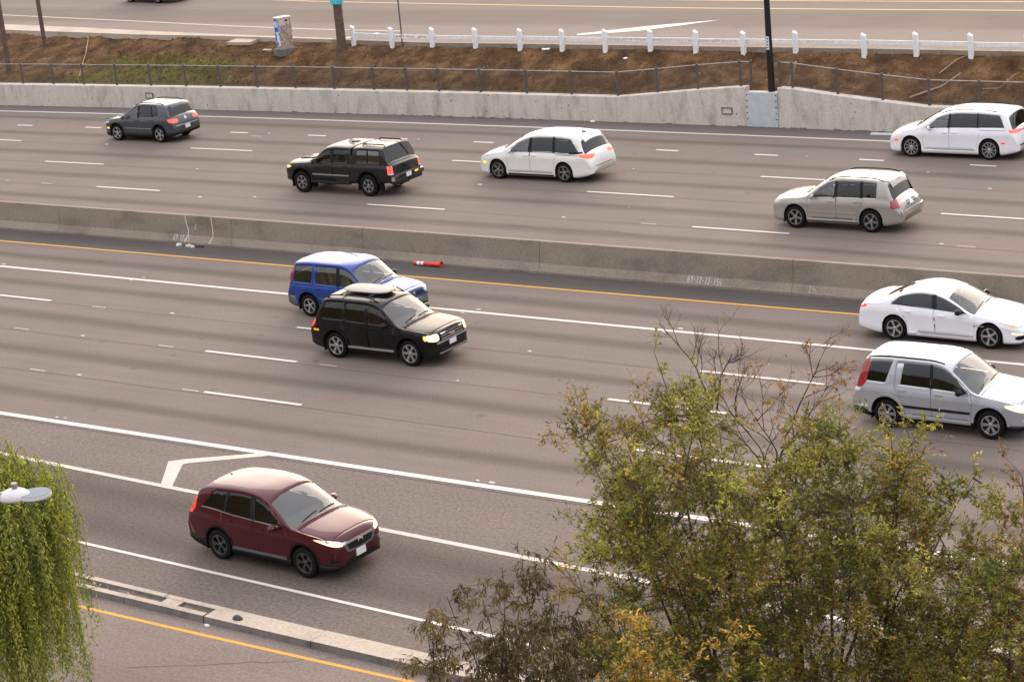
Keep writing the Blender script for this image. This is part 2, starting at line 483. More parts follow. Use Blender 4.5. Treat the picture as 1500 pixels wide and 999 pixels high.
def ribbon(name, pts_lo, pts_hi, z, mat, parent=None):
    n = len(pts_lo)
    v = [(x, y, z) for x, y in pts_lo] + [(x, y, z) for x, y in pts_hi]
    f = [(i, i + 1, n + i + 1, n + i) for i in range(n - 1)]
    return me_obj(name, v, f, mat, parent)
def frange(a, b, step):
    k = max(1, int(round((b - a) / step)))
    return [a + (b - a) * i / k for i in range(k + 1)]
def sheet(name, lo, hi, x0, x1, z, mat, step=4.0, parent=None):
    xs = frange(x0, x1, step)
    return ribbon(name, [(x, lo(x)) for x in xs], [(x, hi(x)) for x in xs], z, mat, parent)

# ------------------------------------------------------------------ ground and roads
XA, XB = -190.0, 70.0
tag(me_obj('ground', [(-1500, -1200, -0.03), (1500, -1200, -0.03), (1500, 81.2, -0.03), (-1500, 81.2, -0.03)], [(0, 1, 2, 3)], M_VERGE), kind='structure')
tag(me_obj('upper_ground', [(-1500, 84.6, ZF - 0.02), (XA, 84.6 + 9, ZF - 0.02), (XB, 84.6, ZF - 0.02), (1500, 84.6, ZF - 0.02), (1500, 1500, ZF - 0.02), (-1500, 1500, ZF - 0.02)],
           [(0, 1, 2, 3, 4, 5)], M_VERGE), kind='structure')
road = tag(sheet('freeway_road', lambda x: N5(x) - 0.12, lambda x: WALL(x) + 0.2, XA, XB, 0.0, M_FWAY), kind='structure')
ramp = tag(sheet('exit_lane_road', lambda x: KERB(x) - 0.1, lambda x: N5(x) - 0.12, XA, XB, 0.002, M_RAMP), kind='structure')
slip = tag(sheet('slip_road', lambda x: KERB(x) - 6.6, lambda x: KERB(x) + 0.02, XA, XB, 0.004, M_SLIP), kind='structure')
sheet('median_shoulder', lambda x: N0(x) + 0.06, lambda x: 57.95, XA, XB, 0.004, M_SHOULDER, parent=road)
sheet('far_shoulder', lambda x: F0(x) + 0.06, lambda x: WALL(x) + 0.1, XA, XB, 0.004, M_SHOULDER, parent=road)
front = tag(sheet('frontage_road', lambda x: kerb_far(x) + 0.1, lambda x: kerb_far(x) + 22.0, XA, XB, ZF, M_FRONT), kind='structure')

def stripe(name, fn, x0, x1, w, z, mat, parent, step=3.0):
    return sheet(name, lambda x: fn(x) - w / 2, lambda x: fn(x) + w / 2, x0, x1, z, mat, step, parent)
ZM = 0.008
stripe('edge_line', F0, XA, XB, 0.16, ZM, M_WHITE, road)
stripe('yellow_line', N0, XA, XB, 0.13, ZM, M_YEL, road)
stripe('lane_line', N1, XA, XB, 0.165, ZM, M_WHITE, road)
stripe('channel_line', N5, XA, XB, 0.22, ZM + 0.002, M_WHITE, road)
stripe('channel_line', N6, XA, XB, 0.175, ZM, M_WHITEOLD, ramp)
stripe('edge_line', N7, XA, XB, 0.11, ZM, M_WHITE, ramp)
stripe('yellow_line', YEL, XA, XB, 0.11, ZM, M_YEL, slip)
for fn, x0 in ((F2, -67.8), (F3, -73.4), (F4, -66.6), (N2, -58.3), (N3, -44.9), (N4, -42.1)):
    wd = 0.13
    for k in range(-5, 8):
        a = x0 + 14.63 * k
        if XA < a < 30:
            stripe('lane_dash', fn, a, a + 3.75 + 0.1 * ((k * 7) % 3 - 1), wd, ZM, M_WHITE, road, 2.0)
for k in range(-9, 22):
    a = -82.1 + 4.61 * k
    stripe('lane_dash', F1, a, a + 1.05, 0.15, ZM, M_WHITE, road)
for fn in (F2, F3, F4, N2, N3, N4):
    stripe('pavement_joint', lambda x, fn=fn: fn(x) - 0.16 + 0.02 * math.sin(x * 0.9), XA, XB, 0.022, 0.004, M_JOINT, road, 1.2)
stripe('pavement_joint', lambda x: N5(x) - 0.24, XA, XB, 0.035, ZM, M_JOINT, ramp, 1.5)
# chevron of the gore between the two channel lines
me_obj('gore_line', [(-36.55, 40.33, ZM + .001), (-37.0, 40.36, ZM + .001), (-38.62, 39.33, ZM + .001), (-38.95, 39.02, ZM + .001), (-38.40, 38.98, ZM + .001), (-38.30, 39.12, ZM + .001)],
       [(0, 1, 2, 5), (2, 3, 4, 5)], M_WHITEOLD, ramp)
me_obj('gore_line', [(-38.95, 39.02, ZM + .001), (-37.93, 37.62, ZM + .001), (-37.50, 37.56, ZM + .001), (-38.40, 38.98, ZM + .001)], [(0, 1, 2, 3)], M_WHITEOLD, ramp)
# raised white lane markers and worn old dashes
marks = [(-73.02, 72.1), (-64.23, 68.64), (-72.1, 64.83), (-60.22, 64.29), (-57.73, 64.83), (-66.0, 75.68), (-57.45, 75.84), (-49.25, 68.75), (-44.3, 72.43),
         (-42.81, 64.83), (-41.14, 66.73), (-38.34, 75.86), (-32.46, 74.21), (-29.23, 72.23), (-27.89, 64.64), (-53.66, 53.2), (-53.4, 53.58), (-60.48, 53.56),
         (-49.03, 50.27), (-50.23, 47.29), (-47.19, 44.04), (-44.52, 40.76), (-44.82, 40.74), (-35.33, 47.29), (-39.25, 53.15), (-38.95, 53.62), (-34.84, 50.33),
         (-31.9, 53.2), (-31.6, 53.66), (-30.11, 40.72), (-29.69, 40.73)]
mk = Geo().box((0, 0, 0.01), (0.16, 0.10, 0.02), taper=0.75).build('lane_marker', M_WHITEOLD, road)
mk.location = (marks[0][0], marks[0][1], 0.004)
for x, y in marks[1:]:
    c = mk.copy(); COL.objects.link(c); c.parent = road
    s = random.Random(int(x * 100)).uniform(0.6, 1.15) * (0.6 if y in (66.73, 74.21, 46.36, 49.08) else 1)
    c.location = (x, y, 0.004); c.scale = (s, s, 1); c.rotation_euler = (0, 0, random.Random(int(x * 77)).uniform(-0.3, 0.3))
for x, y in [(-69.65, 64.8), (-66.26, 75.03), (-39.17, 64.76), (-27.02, 64.55), (-52.27, 50.12), (-46.61, 47.28), (-53.06, 47.29), (-48.96, 44.0), (-42.66, 44.02), (-40.09, 47.3)]:
    stripe('old_dash', lambda q, y=y: y, x - 0.3, x + 0.35, 0.05, ZM - 0.001, M_WHITEOLD, road)
# frontage road markings
FE = lambda x: float(np.interp(x, [-140, -99.9, -87, -79.2, -73.4, -66], [96.6, 91.4, 89.6, 88.4, 87.7, 87.3]))
stripe('edge_line', FE, XA, -66.5, 0.16, ZF + 0.006, M_WHITEOLD, front)
FY = lambda x: float(np.interp(x, [-150, -79, -69.9, -62.8, -54.2, -44.8, -36.2, 40], [107, 96.4, 95.7, 95.15, 94.55, 94.3, 94.15, 93.6]))
stripe('yellow_line', FY, XA, XB, 0.17, ZF + 0.006, M_YELOLD, front)
stripe('yellow_line', lambda x: FY(x) + 2.35, XA, XB, 0.15, ZF + 0.006, M_YELOLD, front)
me_obj('turn_marking', [(-55.6, 86.7, ZF + .006), (-53.0, 88.05, ZF + .006), (-51.6, 89.55, ZF + .006), (-50.3, 91.2, ZF + .006), (-53.2, 89.35, ZF + .006), (-55.8, 87.05, ZF + .006)],
       [(0, 1, 5), (1, 4, 5), (1, 2, 4), (2, 3, 4)], M_WHITE, front)
me_obj('gore_line', [(-68.9, 84.95, ZF + .006), (-68.5, 84.95, ZF + .006), (-67.4, 86.75, ZF + .006), (-67.7, 86.8, ZF + .006)], [(0, 1, 2, 3)], M_WHITE, front)
# added slope below and behind the camera, out of view, to darken car-side reflections
hx, hy = frange(-400, 300, 14), [26, 20, 12, 4, -6, -16, -30, -50, -80, -130, -220, -400]
hz = [-0.05, 1.0, 4.0, 7.0, 9.0, 10.0, 11.0, 12.0, 13.0, 14.0, 15.0, 15.5]
v, f = [], []
for i, x in enumerate(hx):
    for y, z in zip(hy, hz):
        v.append((x, min(y, KERB(x) - 7.0) if y > 20 else y, z * (1 if y > -6 else 1 + .18 * math.sin(x * .05 + y * .02))))
nh = len(hy)
f = [(i * nh + j, i * nh + j + 1, (i + 1) * nh + j + 1, (i + 1) * nh + j) for i in range(len(hx) - 1) for j in range(nh - 1)]
tag(me_obj('added_slope', v, f, M_VERGE, None, smooth=True), kind='structure')
# tar-filled cracks
rc = random.Random(5)
def crack(pts, z, w, parent):
    v, f = [], []
    for i, (x, y) in enumerate(pts):
        k = w * (0.4 + rc.random())
        v += [(x, y - k, z), (x, y + k, z)]
        if i: f.append((2 * i - 2, 2 * i, 2 * i + 1, 2 * i - 1))
    me_obj('crack', v, f, M_JOINT, parent)
for (xa, ya, xb, yb, p) in [(-30.9, 28.9, -27.3, 30.85, slip), (-27.3, 30.9, -26.6, 31.3, slip), (-32.6, 29.3, -31.8, 28.8, slip), (-40.6, 63.6, -38.3, 63.1, road), (-44.4, 63.4, -42.8, 63.2, road)]:
    n = 14
    crack([(xa + (xb - xa) * i / n + rc.uniform(-.03, .03), ya + (yb - ya) * i / n + rc.uniform(-.04, .04)) for i in range(n + 1)], 0.0075, 0.012, p)

# ------------------------------------------------------------------ kerb island between exit lane and slip road
kerb = empty('kerb_island', (-31, 31.6, 0)); tag(kerb, 'low concrete kerb island with a broken dirt trough along the slip road', 'kerb')
def kbox(name, x0, x1, o0, o1, z0, z1, mt, ms, rnd=0.0):
    xs = frange(x0, x1, 0.6)
    v, f, mi = [], [], []
    for x in xs:
        y = KERB(x)
        v += [(x, y + o0 - 0.03, z0), (x, y + o0, z1), (x, y + o1, z1 + 0.005), (x, y + o1, z0)]
    for i in range(len(xs) - 1):
        a, b = 4 * i, 4 * i + 4
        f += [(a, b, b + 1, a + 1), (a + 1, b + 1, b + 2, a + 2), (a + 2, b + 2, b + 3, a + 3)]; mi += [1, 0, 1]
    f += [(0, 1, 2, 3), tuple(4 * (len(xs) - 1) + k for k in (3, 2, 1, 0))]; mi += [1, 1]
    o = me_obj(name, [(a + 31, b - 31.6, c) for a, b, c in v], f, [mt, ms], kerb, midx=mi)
    return o
x = -75.0
while x < -30.9:
    e = min(x + 2.44, -30.9)
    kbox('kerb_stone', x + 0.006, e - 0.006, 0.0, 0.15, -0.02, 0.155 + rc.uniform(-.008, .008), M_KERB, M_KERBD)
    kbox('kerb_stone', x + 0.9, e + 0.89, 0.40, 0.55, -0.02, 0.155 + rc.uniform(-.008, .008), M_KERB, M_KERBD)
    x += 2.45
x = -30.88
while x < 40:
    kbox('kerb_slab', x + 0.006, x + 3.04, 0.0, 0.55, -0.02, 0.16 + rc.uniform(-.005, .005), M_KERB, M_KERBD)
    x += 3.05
kbox('kerb_slab', -32.35, -31.85, 0.16, 0.39, 0.0, 0.15, M_KERB, M_KERBD)
M_TROUGH = soil('trough_soil', (0.09, 0.07, 0.055), (0.16, 0.13, 0.10), (0.26, 0.21, 0.17))
xs = frange(-75, -30.9, 0.12); v = []; f = []
for i, x in enumerate(xs):
    for j in range(5):
        o = 0.13 + j * 0.075
        v.append((x + 31, KERB(x) + o - 31.6, 0.085 + 0.03 * math.sin(x * 5 + j) * math.sin(x * 1.7) + rc.uniform(-.012, .012)))
    if i:
        for j in range(4): f.append((5 * i - 5 + j, 5 * i + j, 5 * i + j + 1, 5 * i - 4 + j))
tag(me_obj('trough_soil', v, f, M_TROUGH, kerb, smooth=True), kind='stuff')
def stones(name, centre, n, spread, size, mat, seed, parent):
    r = random.Random(seed)
    for k in range(n):
        g = Geo(); s = r.uniform(*size)
        vs = [Vector((r.uniform(.5, 1) * math.cos(t) * (1 if j == 0 else .55), r.uniform(.5, 1) * math.sin(t) * (1 if j == 0 else .55), 0.0 if j == 0 else r.uniform(.4, .7))) * s for j in range(2) for t in [i * PI / 3 for i in range(6)]]
        fs = [(i, (i + 1) % 6, 6 + (i + 1) % 6, 6 + i) for i in range(6)] + [tuple(range(6, 12))]
        c = Vector(centre) + Vector((r.uniform(-1, 1) * spread[0], r.uniform(-1, 1) * spread[1], 0))
        g.add([p + c for p in vs], fs); g.build(name, mat, parent)
stones('rubble', (-34.9 + 31, 31.86 - 31.6, 0.10), 9, (0.5, 0.10), (0.03, 0.08), M_KERB, 3, kerb)
stones('rubble', (-33.9 + 31, 31.78 - 31.6, 0.10), 6, (0.5, 0.10), (0.02, 0.06), M_KERB, 4, kerb)
g = Geo(); g.lathe([(0.0, 0.10), (0.05, 0.09), (0.09, 0.05), (0.11, 0.0)], 10)
b_ = g.build('rubber_stump', M_LITTERD, None, smooth=True); b_.location = (-30.06, KERB(-30.06) + 0.2, 0.163); b_.scale = (1.25, .8, .9)
tag(b_, 'small black rubber stump lying on the pale kerb slab', 'stump')
b_ = Geo().box((0, 0, 0.012), (0.95, 0.07, 0.02), 0.12).build('paper_strip', M_LITTER); b_.location = (-25.6, 31.27, 0.006); b_.rotation_euler = (0, 0, -0.18)
tag(b_, 'thin white strip of litter at the foot of the kerb', 'litter')
b_ = Geo().box((0, 0, 0.02), (0.13, 0.07, 0.035), taper=0.7).build('paper_scrap', M_LITTER); b_.location = (-30.72, 31.22, 0.005)
tag(b_, 'small white scrap beside the slip road kerb', 'litter')

# ------------------------------------------------------------------ median barrier, cast in sections
median = empty('median_barrier', (-45, 58.2, 0)); tag(median, 'long grey concrete median barrier with sprayed survey marks', 'barrier')
BY = lambda x: -0.00010 * (x + 40) ** 2 + 57.86
def barrier_prof(z):
    """distance of the near face from the base line at height z"""
    return float(np.interp(z, [0, 0.08, 0.33, 1.07], [0.0, 0.0, 0.16, 0.24]))
PR = [(0.0, 0), (0.0, 0.08), (0.16, 0.33), (0.235, 1.05), (0.25, 1.07), (0.38, 1.07), (0.395, 1.05), (0.47, 0.33), (0.63, 0.08), (0.63, 0)]
bx = [-190]
rb = random.Random(2)
fixed = [-61.55, -53.0, -46.9, -39.42, -30.0, -20.0, -10.0]
while bx[-1] < -66: bx.append(bx[-1] + 6.1)
bx += [x for x in fixed if x > bx[-1] + 1.5]
while bx[-1] < 60: bx.append(bx[-1] + 6.1)
for a, b in zip(bx[:-1], bx[1:]):
    xs = frange(a + 0.008, b - 0.008, 1.5); v, f = [], []
    for x in xs:
        for o, z in PR: v.append((x + 45, BY(x) + o - 58.2, z))
    n = len(PR)
    for i in range(len(xs) - 1):
        for j in range(n - 1): f.append((i * n + j, (i + 1) * n + j, (i + 1) * n + j + 1, i * n + j + 1))
    f += [tuple(range(n)), tuple((len(xs) - 1) * n + k for k in range(n - 1, -1, -1))]
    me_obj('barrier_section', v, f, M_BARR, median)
def face_stroke(name, pts, w, mat, parent, off):
    """painted stroke on the near face of the barrier: pts are (X, z)"""
    v, f = [], []
    for i, (x, z) in enumerate(pts):
        a = pts[max(i - 1, 0)]; b = pts[min(i + 1, len(pts) - 1)]
        d = Vector((b[0] - a[0], b[1] - a[1])); d = d.normalized() if d.length else Vector((1, 0))
        for s in (-1, 1):
            px, pz = x - d.y * w / 2 * s, z + d.x * w / 2 * s
            v.append((px + 45, BY(px) + barrier_prof(pz) - 0.006 - 58.2, pz))
        if i: f.append((2 * i - 2, 2 * i - 1, 2 * i + 1, 2 * i))
    return me_obj(name, v, f, mat, parent)
def dens(pts, n=4):
    o = []
    for a, b in zip(pts[:-1], pts[1:]):
        o += [(a[0] + (b[0] - a[0]) * k / n, a[1] + (b[1] - a[1]) * k / n) for k in range(n)]
    return o + [pts[-1]]
face_stroke('paint_drip', dens([(-55.28, 1.05), (-55.24, 0.8), (-55.14, 0.5), (-55.16, 0.33), (-55.27, 0.09)], 4), 0.05, M_CHALK, median, 0)
face_stroke('paint_drip', dens([(-53.99, 1.05), (-53.96, 0.8), (-53.92, 0.5), (-53.94, 0.33), (-54.05, 0.09)], 4), 0.042, M_CHALK, median, 0)
GLY = {'6': [(.8, 1), (.3, .8), (.1, .35), (.3, 0), (.7, .05), (.8, .35), (.5, .5), (.15, .4)], '9': [(.8, .65), (.45, .55), (.2, .75), (.45, 1), (.8, .9), (.75, .4), (.5, 0)],
       '1': [(.4, .8), (.6, 1), (.5, 0)], '2': [(.15, .8), (.45, 1), (.8, .75), (.2, .05), (.85, .08)], '5': [(.85, 1), (.3, .95), (.25, .55), (.7, .6), (.75, .2), (.2, 0)],
       'H': [(.15, 1), (.15, 0), (.15, .5), (.8, .5), (.8, 1), (.8, 0)], '-': [(.2, .45), (.7, .45)], 'C': [(.85, .85), (.5, 1), (.15, .7), (.15, .3), (.5, 0), (.85, .2)],
       'G': [(.85, .85), (.5, 1), (.15, .7), (.15, .3), (.5, 0), (.85, .2), (.85, .5), (.5, .5)], 'A': [(.1, 0), (.5, 1), (.9, 0), (.7, .4), (.3, .4)],
       'N': [(.15, 0), (.15, 1), (.8, 0), (.8, 1)], 'O': [(.5, 0), (.1, .4), (.45, 1), (.85, .6), (.5, 0)], 'D': [(.15, 0), (.15, 1), (.75, .7), (.7, .2), (.15, 0)],
       'M': [(.1, 0), (.15, 1), (.5, .4), (.85, 1), (.9, 0)], 'W': [(.05, 1), (.25, 0), (.5, .7), (.75, 0), (.95, 1)], 'U': [(.15, 1), (.2, .2), (.5, 0), (.8, .2), (.8, 1)],
       'R': [(.15, 0), (.15, 1), (.75, .8), (.6, .5), (.15, .5), (.85, 0)], 'S': [(.85, .9), (.4, 1), (.2, .7), (.75, .4), (.6, 0), (.1, .1)], ' ': []}
def scrawl(text, x0, z0, h, w, sw, mat, drop=0.0):
    for k, ch in enumerate(text):
        p = GLY.get(ch)
        if p: face_stroke('survey_mark', dens([(x0 + k * w + px * w * 0.85, z0 - k * drop + pz * h) for px, pz in p], 3), sw, mat, median, 0)
scrawl('69-12-12-15H', -33.72, 0.14, 0.19, 0.105, 0.02, M_CHALK, 0.004)
scrawl('69-12-1H', -55.86, 0.13, 0.20, 0.105, 0.022, M_CHALK, 0.004)
M_RED = simple('spray_red', (0.42, 0.05, 0.05), 0.8); M_MINT = simple('spray_mint', (0.30, 0.52, 0.42), 0.8)
scrawl('C', -53.86, 0.72, 0.22, 0.15, 0.035, M_RED)
scrawl('C', -54.8, 0.56, 0.2, 0.10, 0.028, M_MINT)
scrawl('2H', -29.45, 0.12, 0.18, 0.15, 0.014, M_FAINT)
for k, (x, y, s) in enumerate([(-55.35, 57.62, .14), (-54.85, 57.6, .17), (-54.62, 57.55, .13), (-54.4, 57.6, .12), (-54.2, 57.62, .1)]):
    g = Geo(); r_ = random.Random(k)
    vs = [(r_.uniform(.5, 1) * s * math.cos(t), r_.uniform(.4, .8) * s * math.sin(t), 0.0 if j == 0 else s * r_.uniform(.3, .7)) for j in range(2) for t in [i * PI / 4 for i in range(8)]]
    g.add(vs, [(i, (i + 1) % 8, 8 + (i + 1) % 8, 8 + i) for i in range(8)] + [tuple(range(8, 16))])
    o = g.build('litter_clump', M_LITTER if k in (0, 1, 2) else M_LITTERD); o.location = (x, y, 0.005)
    tag(o, ['small pale litter clump under the white drip on the median barrier', 'larger crumpled white litter between the two barrier drips', 'flat white litter scrap between the two barrier drips',
            'dark litter lump between the two barrier drips', 'small dark litter lump by the thinner barrier drip'][k], 'litter')

# ------------------------------------------------------------------ fallen channelizer post
M_CONE = simple('channelizer_red', (0.72, 0.04, 0.025), 0.45, var=0.1, vscale=8)
M_REFL = simple('reflective_white', (0.85, 0.82, 0.82), 0.3)
cz = empty('channelizer_post', (-43.8, 57.66, 0.09), 0.04); tag(cz, 'fallen red delineator post with two white bands beside the median barrier', 'traffic post')
def ytube(r, x0, x1): return [(x0, 0, 0), (x1, 0, 0)]
Geo().tube([(-0.62, 0, 0), (-0.6, 0, 0), (0.44, 0, 0)], [0.04, 0.062, 0.078], 14).build('post_tube', M_CONE, cz, sharp=40)
Geo().tube([(0.44, 0, 0), (0.50, 0, 0.005), (0.53, 0, 0.005)], [0.078, 0.105, 0.11], 14, cap=False).build('flared_base', M_CONE, cz, sharp=40)
Geo().tube([(-0.46, 0, 0), (-0.34, 0, 0)], [0.0675, 0.0695], 14, cap=False).build('reflective_band', M_REFL, cz)
Geo().tube([(-0.29, 0, 0), (-0.19, 0, 0)], [0.0705, 0.072], 14, cap=False).build('reflective_band', M_REFL, cz)
Geo().box((0.05, -0.07, -0.06), (0.1, 0.07, 0.05)).build('pivot_clip', M_LITTERD, cz)

# ------------------------------------------------------------------ retaining wall along the far shoulder
wall = empty('retaining_wall', (-50, 80.7, 0)); tag(wall, 'pale stained concrete retaining wall rising to a hump at the steel plate', 'wall')
wx = frange(-190, -50.0, 6.1)[:-1] + [-50.0, -43.52] + frange(-42.0, 60, 6.1)
for a, b in zip(wx[:-1], wx[1:]):
    if a == -43.52: top_cut = 0.22
    else: top_cut = 0.0
    xs = sorted(set(frange(a + 0.006, b - 0.006, 0.6) + [x for x in WH_X if a + .05 < x < b - .05]))
    v, f = [], []
    for x in xs:
        h = wall_h(x) - top_cut; y = WALL(x)
        v += [(x + 50, y - 80.7, -0.05), (x + 50, y + 0.03 - 80.7, h - 0.02), (x + 50, y + 0.05 - 80.7, h), (x + 50, y + 0.45 - 80.7, h), (x + 50, y + 0.45 - 80.7, -0.05)]
    for i in range(len(xs) - 1):
        for j in range(4): f.append((5 * i + j, 5 * i + 5 + j, 5 * i + 6 + j, 5 * i + 1 + j))
    f += [(0, 1, 2, 3, 4), tuple(5 * (len(xs) - 1) + k for k in (4, 3, 2, 1, 0))]
    me_obj('wall_panel', v, f, M_WALL, wall)
pl = Geo().box((-42.76 + 50, WALL(-42.7) - 0.005 - 80.7, 0.76), (1.50, 0.03, 1.48), 0.0, 0.0).build('cover_plate', M_PLATE, wall)
bolt = None
for sxx in (-0.69, 0.69):
    for k in range(5):
        p = (-42.76 + 50 + sxx, WALL(-42.7) - 0.03 - 80.7, 0.36 + 0.26 * k)
        if bolt is None:
            bolt = Geo().lathe([(0.0, 0.025), (0.022, 0.025), (0.028, 0.0)], 6, 'Y').build('bolt', M_BLACK, pl); o = bolt
        else:
            o = bolt.copy(); COL.objects.link(o); o.parent = pl
        o.location = p; o.rotation_euler = (0, 0, PI)
M_FRAME = simple('box_frame', (0.07, 0.065, 0.06), 0.6)
for X, z in ((-44.44, 0.66), (-77.35, 0.66)):
    y = WALL(X) - 0.012 - 80.7
    fr = Geo()
    for dx, dz, w, h in ((0, 0.13, 0.5, 0.035), (0, -0.13, 0.5, 0.035), (-0.235, 0, 0.035, 0.24), (0.235, 0, 0.035, 0.24)):
        fr.box((X + 50 + dx, y, z + dz + 0.001 * (dx != 0)), (w, 0.04 - 0.004 * (dx != 0), h))
    fo = fr.build('box_frame', M_FRAME, wall)
    Geo().box((X + 50, y + 0.008, z), (0.44, 0.02, 0.235)).build('box_lid', M_WALL, fo)
rw = random.Random(12)
for k in range(64):   # broken foot of the wall
    X = rw.choice([rw.uniform(-62, -53), rw.uniform(-46, -35), rw.uniform(-88, -32)])
    g = Geo().box((X + 50, WALL(X) - 0.004 - 80.7, 0.02), (rw.uniform(.1, .45), 0.016, rw.uniform(.015, .05)), taper=0.6)
    g.build('spalled_patch', M_KERBD, wall)

# ------------------------------------------------------------------ fence on the wall
fence = empty('fence', (-50, 81.0, 1.1)); tag(fence, 'grey pipe fence with wire mesh standing on the retaining wall', 'fence')
PX = [-107.9, -105.5, -103.1, -100.7, -98.3, -95.6, -93.2, -90.8, -88.4, -86.19, -84.05, -81.95, -79.71, -77.43, -75.12, -72.89, -70.56, -68.2, -65.84, -63.48, -61.56, -59.72, -57.37, -54.85, -52.45, -50.03, -47.99, -45.96, -43.86, -43.35, -41.97,
      -41.4, -39.32, -37.3, -35.24, -33.08, -31.0, -28.7, -26.3, -23.9, -21.5]
FYo = lambda x: WALL(x) + 0.30
post = None
tops = []
for x in PX:
    h = wall_h(x)
    if post is None:
        g = Geo().lathe([(0.065, 0.0), (0.065, 0.02), (0.052, 0.021), (0.052, 1.04), (0.064, 1.05), (0.064, 1.08), (0.04, 1.12), (0.0, 1.14)], 10)
        post = g.build('post', M_POST, fence, sharp=40); o = post
    else:
        o = post.copy(); COL.objects.link(o); o.parent = fence
    o.location = (x + 50, FYo(x) - 81.0, h - 1.1); o.rotation_euler = (rb.uniform(-.012, .012), rb.uniform(-.012, .012), 0)
    tops.append((x + 50, FYo(x) - 81.0, h - 1.1))
mesh_v, mesh_f = [], []
for a, b in zip(tops[:-1], tops[1:]):
    if abs(a[0] - 50 + 43.35) < .01: continue
    Geo().tube([(a[0], a[1], a[2] + 1.045), (b[0], b[1], b[2] + 1.045)], 0.024, 8).build('top_rail', M_STEEL, fence)
    Geo().tube([(a[0], a[1], a[2] + 0.07), (b[0], b[1], b[2] + 0.07)], 0.02, 6).build('bottom_rail', M_POST, fence)
    A, B = Vector(a), Vector(b); Ln = (B - A).length; H = 0.96
    n = int((Ln + H) / 0.10)
    for sgn in (1, -1):
        for k in range(n):
            s0 = -H + k * 0.10
            t0, t1 = max(s0, 0), min(s0 + H, Ln)
            if t1 - t0 < 0.03: continue
            z0, z1 = t0 - s0, t1 - s0
            if sgn < 0: t0, t1 = Ln - t0, Ln - t1
            p = A + (B - A) * (t0 / Ln) + Vector((0, 0, 0.07 + z0)); q_ = A + (B - A) * (t1 / Ln) + Vector((0, 0, 0.07 + z1))
            w = Vector((0.0022, 0, 0.0022 * -sgn))
            i = len(mesh_v)
            mesh_v += [p - w, p + w, q_ + w, q_ - w]; mesh_f.append((i, i + 1, i + 2, i + 3))
tag(me_obj('wire_mesh', mesh_v, mesh_f, M_POST, fence), kind='stuff')

# ------------------------------------------------------------------ embankment
rs = random.Random(8)
xs = frange(-150, 30, 0.17); NY = 26
from mathutils import noise
V, Fq, moss = [], [], []
def bank_z(x, t):
    """height on the bank at X = x and fraction t from wall to kerb"""
    h0 = wall_h(x) - 0.22
    p = min(1.0, (1.15 * t) ** 0.9) if x < -60 else min(1.0, (1.12 * t) ** 0.85)
    return h0 + (ZF - 0.17 - h0) * p
def bank_y(x, t):
    return WALL(x) + 0.43 + (kerb_far(x) + 0.05 - WALL(x) - 0.43) * t
for x in xs:
    for j in range(NY + 1):
        t = j / NY
        y = bank_y(x, t); z = bank_z(x, t)
        e = min(1, 6 * t) * min(1, 6 * (1 - t))
        z += e * (0.16 * noise.noise((x * .55, y * .55, 0)) + 0.10 * noise.noise((x * 1.7, y * 1.7, 3)) + 0.07 * noise.noise((x * 4.5, y * 4.5, 7)))
        z -= e * 0.10 * abs(noise.noise((x * .9, y * 1.3, 11)))
        V.append((x, y, z))
        m_ = math.exp(-((x + 78) / 5.0) ** 2) * math.exp(-((t - .38) / .25) ** 2) * 1.25 + 0.55 * math.exp(-((t - .10) / .12) ** 2) * (1 if -84 < x < -50 else 0.2) + 0.45 * math.exp(-((x + 88) / 7) ** 2) * (1 - t)
        moss.append(min(1.0, m_))
for i in range(len(xs) - 1):
    for j in range(NY):
        a = i * (NY + 1) + j
        Fq.append((a, a + NY + 1, a + NY + 2, a + 1))
bank = me_obj('embankment', V, Fq, M_SOIL, None, smooth=True); tag(bank, kind='structure')
ca = bank.data.attributes.new('moss', 'FLOAT', 'POINT'); ca.data.foreach_set('value', moss)
bvh_bank = BVHTree.FromPolygons([Vector(v) for v in V], Fq)
def on_bank(x, y):
    h = bvh_bank.ray_cast(Vector((x, y, 30)), Vector((0, 0, -1)))[0]
    return h.z if h else ZF - 0.05

# loose clods, dead stems and low weeds on the bank
gv, gf = [], []
def tuft(P, n, h, spread, bend):
    for _ in range(n):
        a = rs.uniform(0, 2 * PI); d = Vector((math.cos(a), math.sin(a), 0)); w = Vector((-d.y, d.x, 0)) * rs.uniform(.008, .018)
        hh = h * rs.uniform(.5, 1.2); b0 = P + d * rs.uniform(0, spread)
        i = len(gv)
        gv.extend([b0 - w, b0 + w, b0 + d * bend * hh + Vector((0, 0, hh))]); gf.append((i, i + 1, i + 2))
for k in range(1700):
    u = rs.random()
    if u < .45: x, t = rs.gauss(-78, 3.6), rs.gauss(.4, .2)
    elif u < .7: x, t = rs.uniform(-86, -50), abs(rs.gauss(0.04, .08))
    elif u < .8: x, t = rs.gauss(-79.2, .7), rs.gauss(.93, .05)
    else: x, t = rs.uniform(-95, -28), rs.random()
    t = min(max(t, 0.02), .99)
    y = bank_y(x, t)
    tuft(Vector((x, y, on_bank(x, y) - .01)), 7, .13 if u < .8 else .07, .09, .5)
M_WEED = simple('weed_leaf', (0.115, 0.105, 0.026), 0.8, var=0.5, vscale=0.8)
tag(me_obj('weeds', gv, gf, M_WEED), 'low green and straw weeds on the soil bank', 'weeds', kind='stuff')
gv, gf = [], []
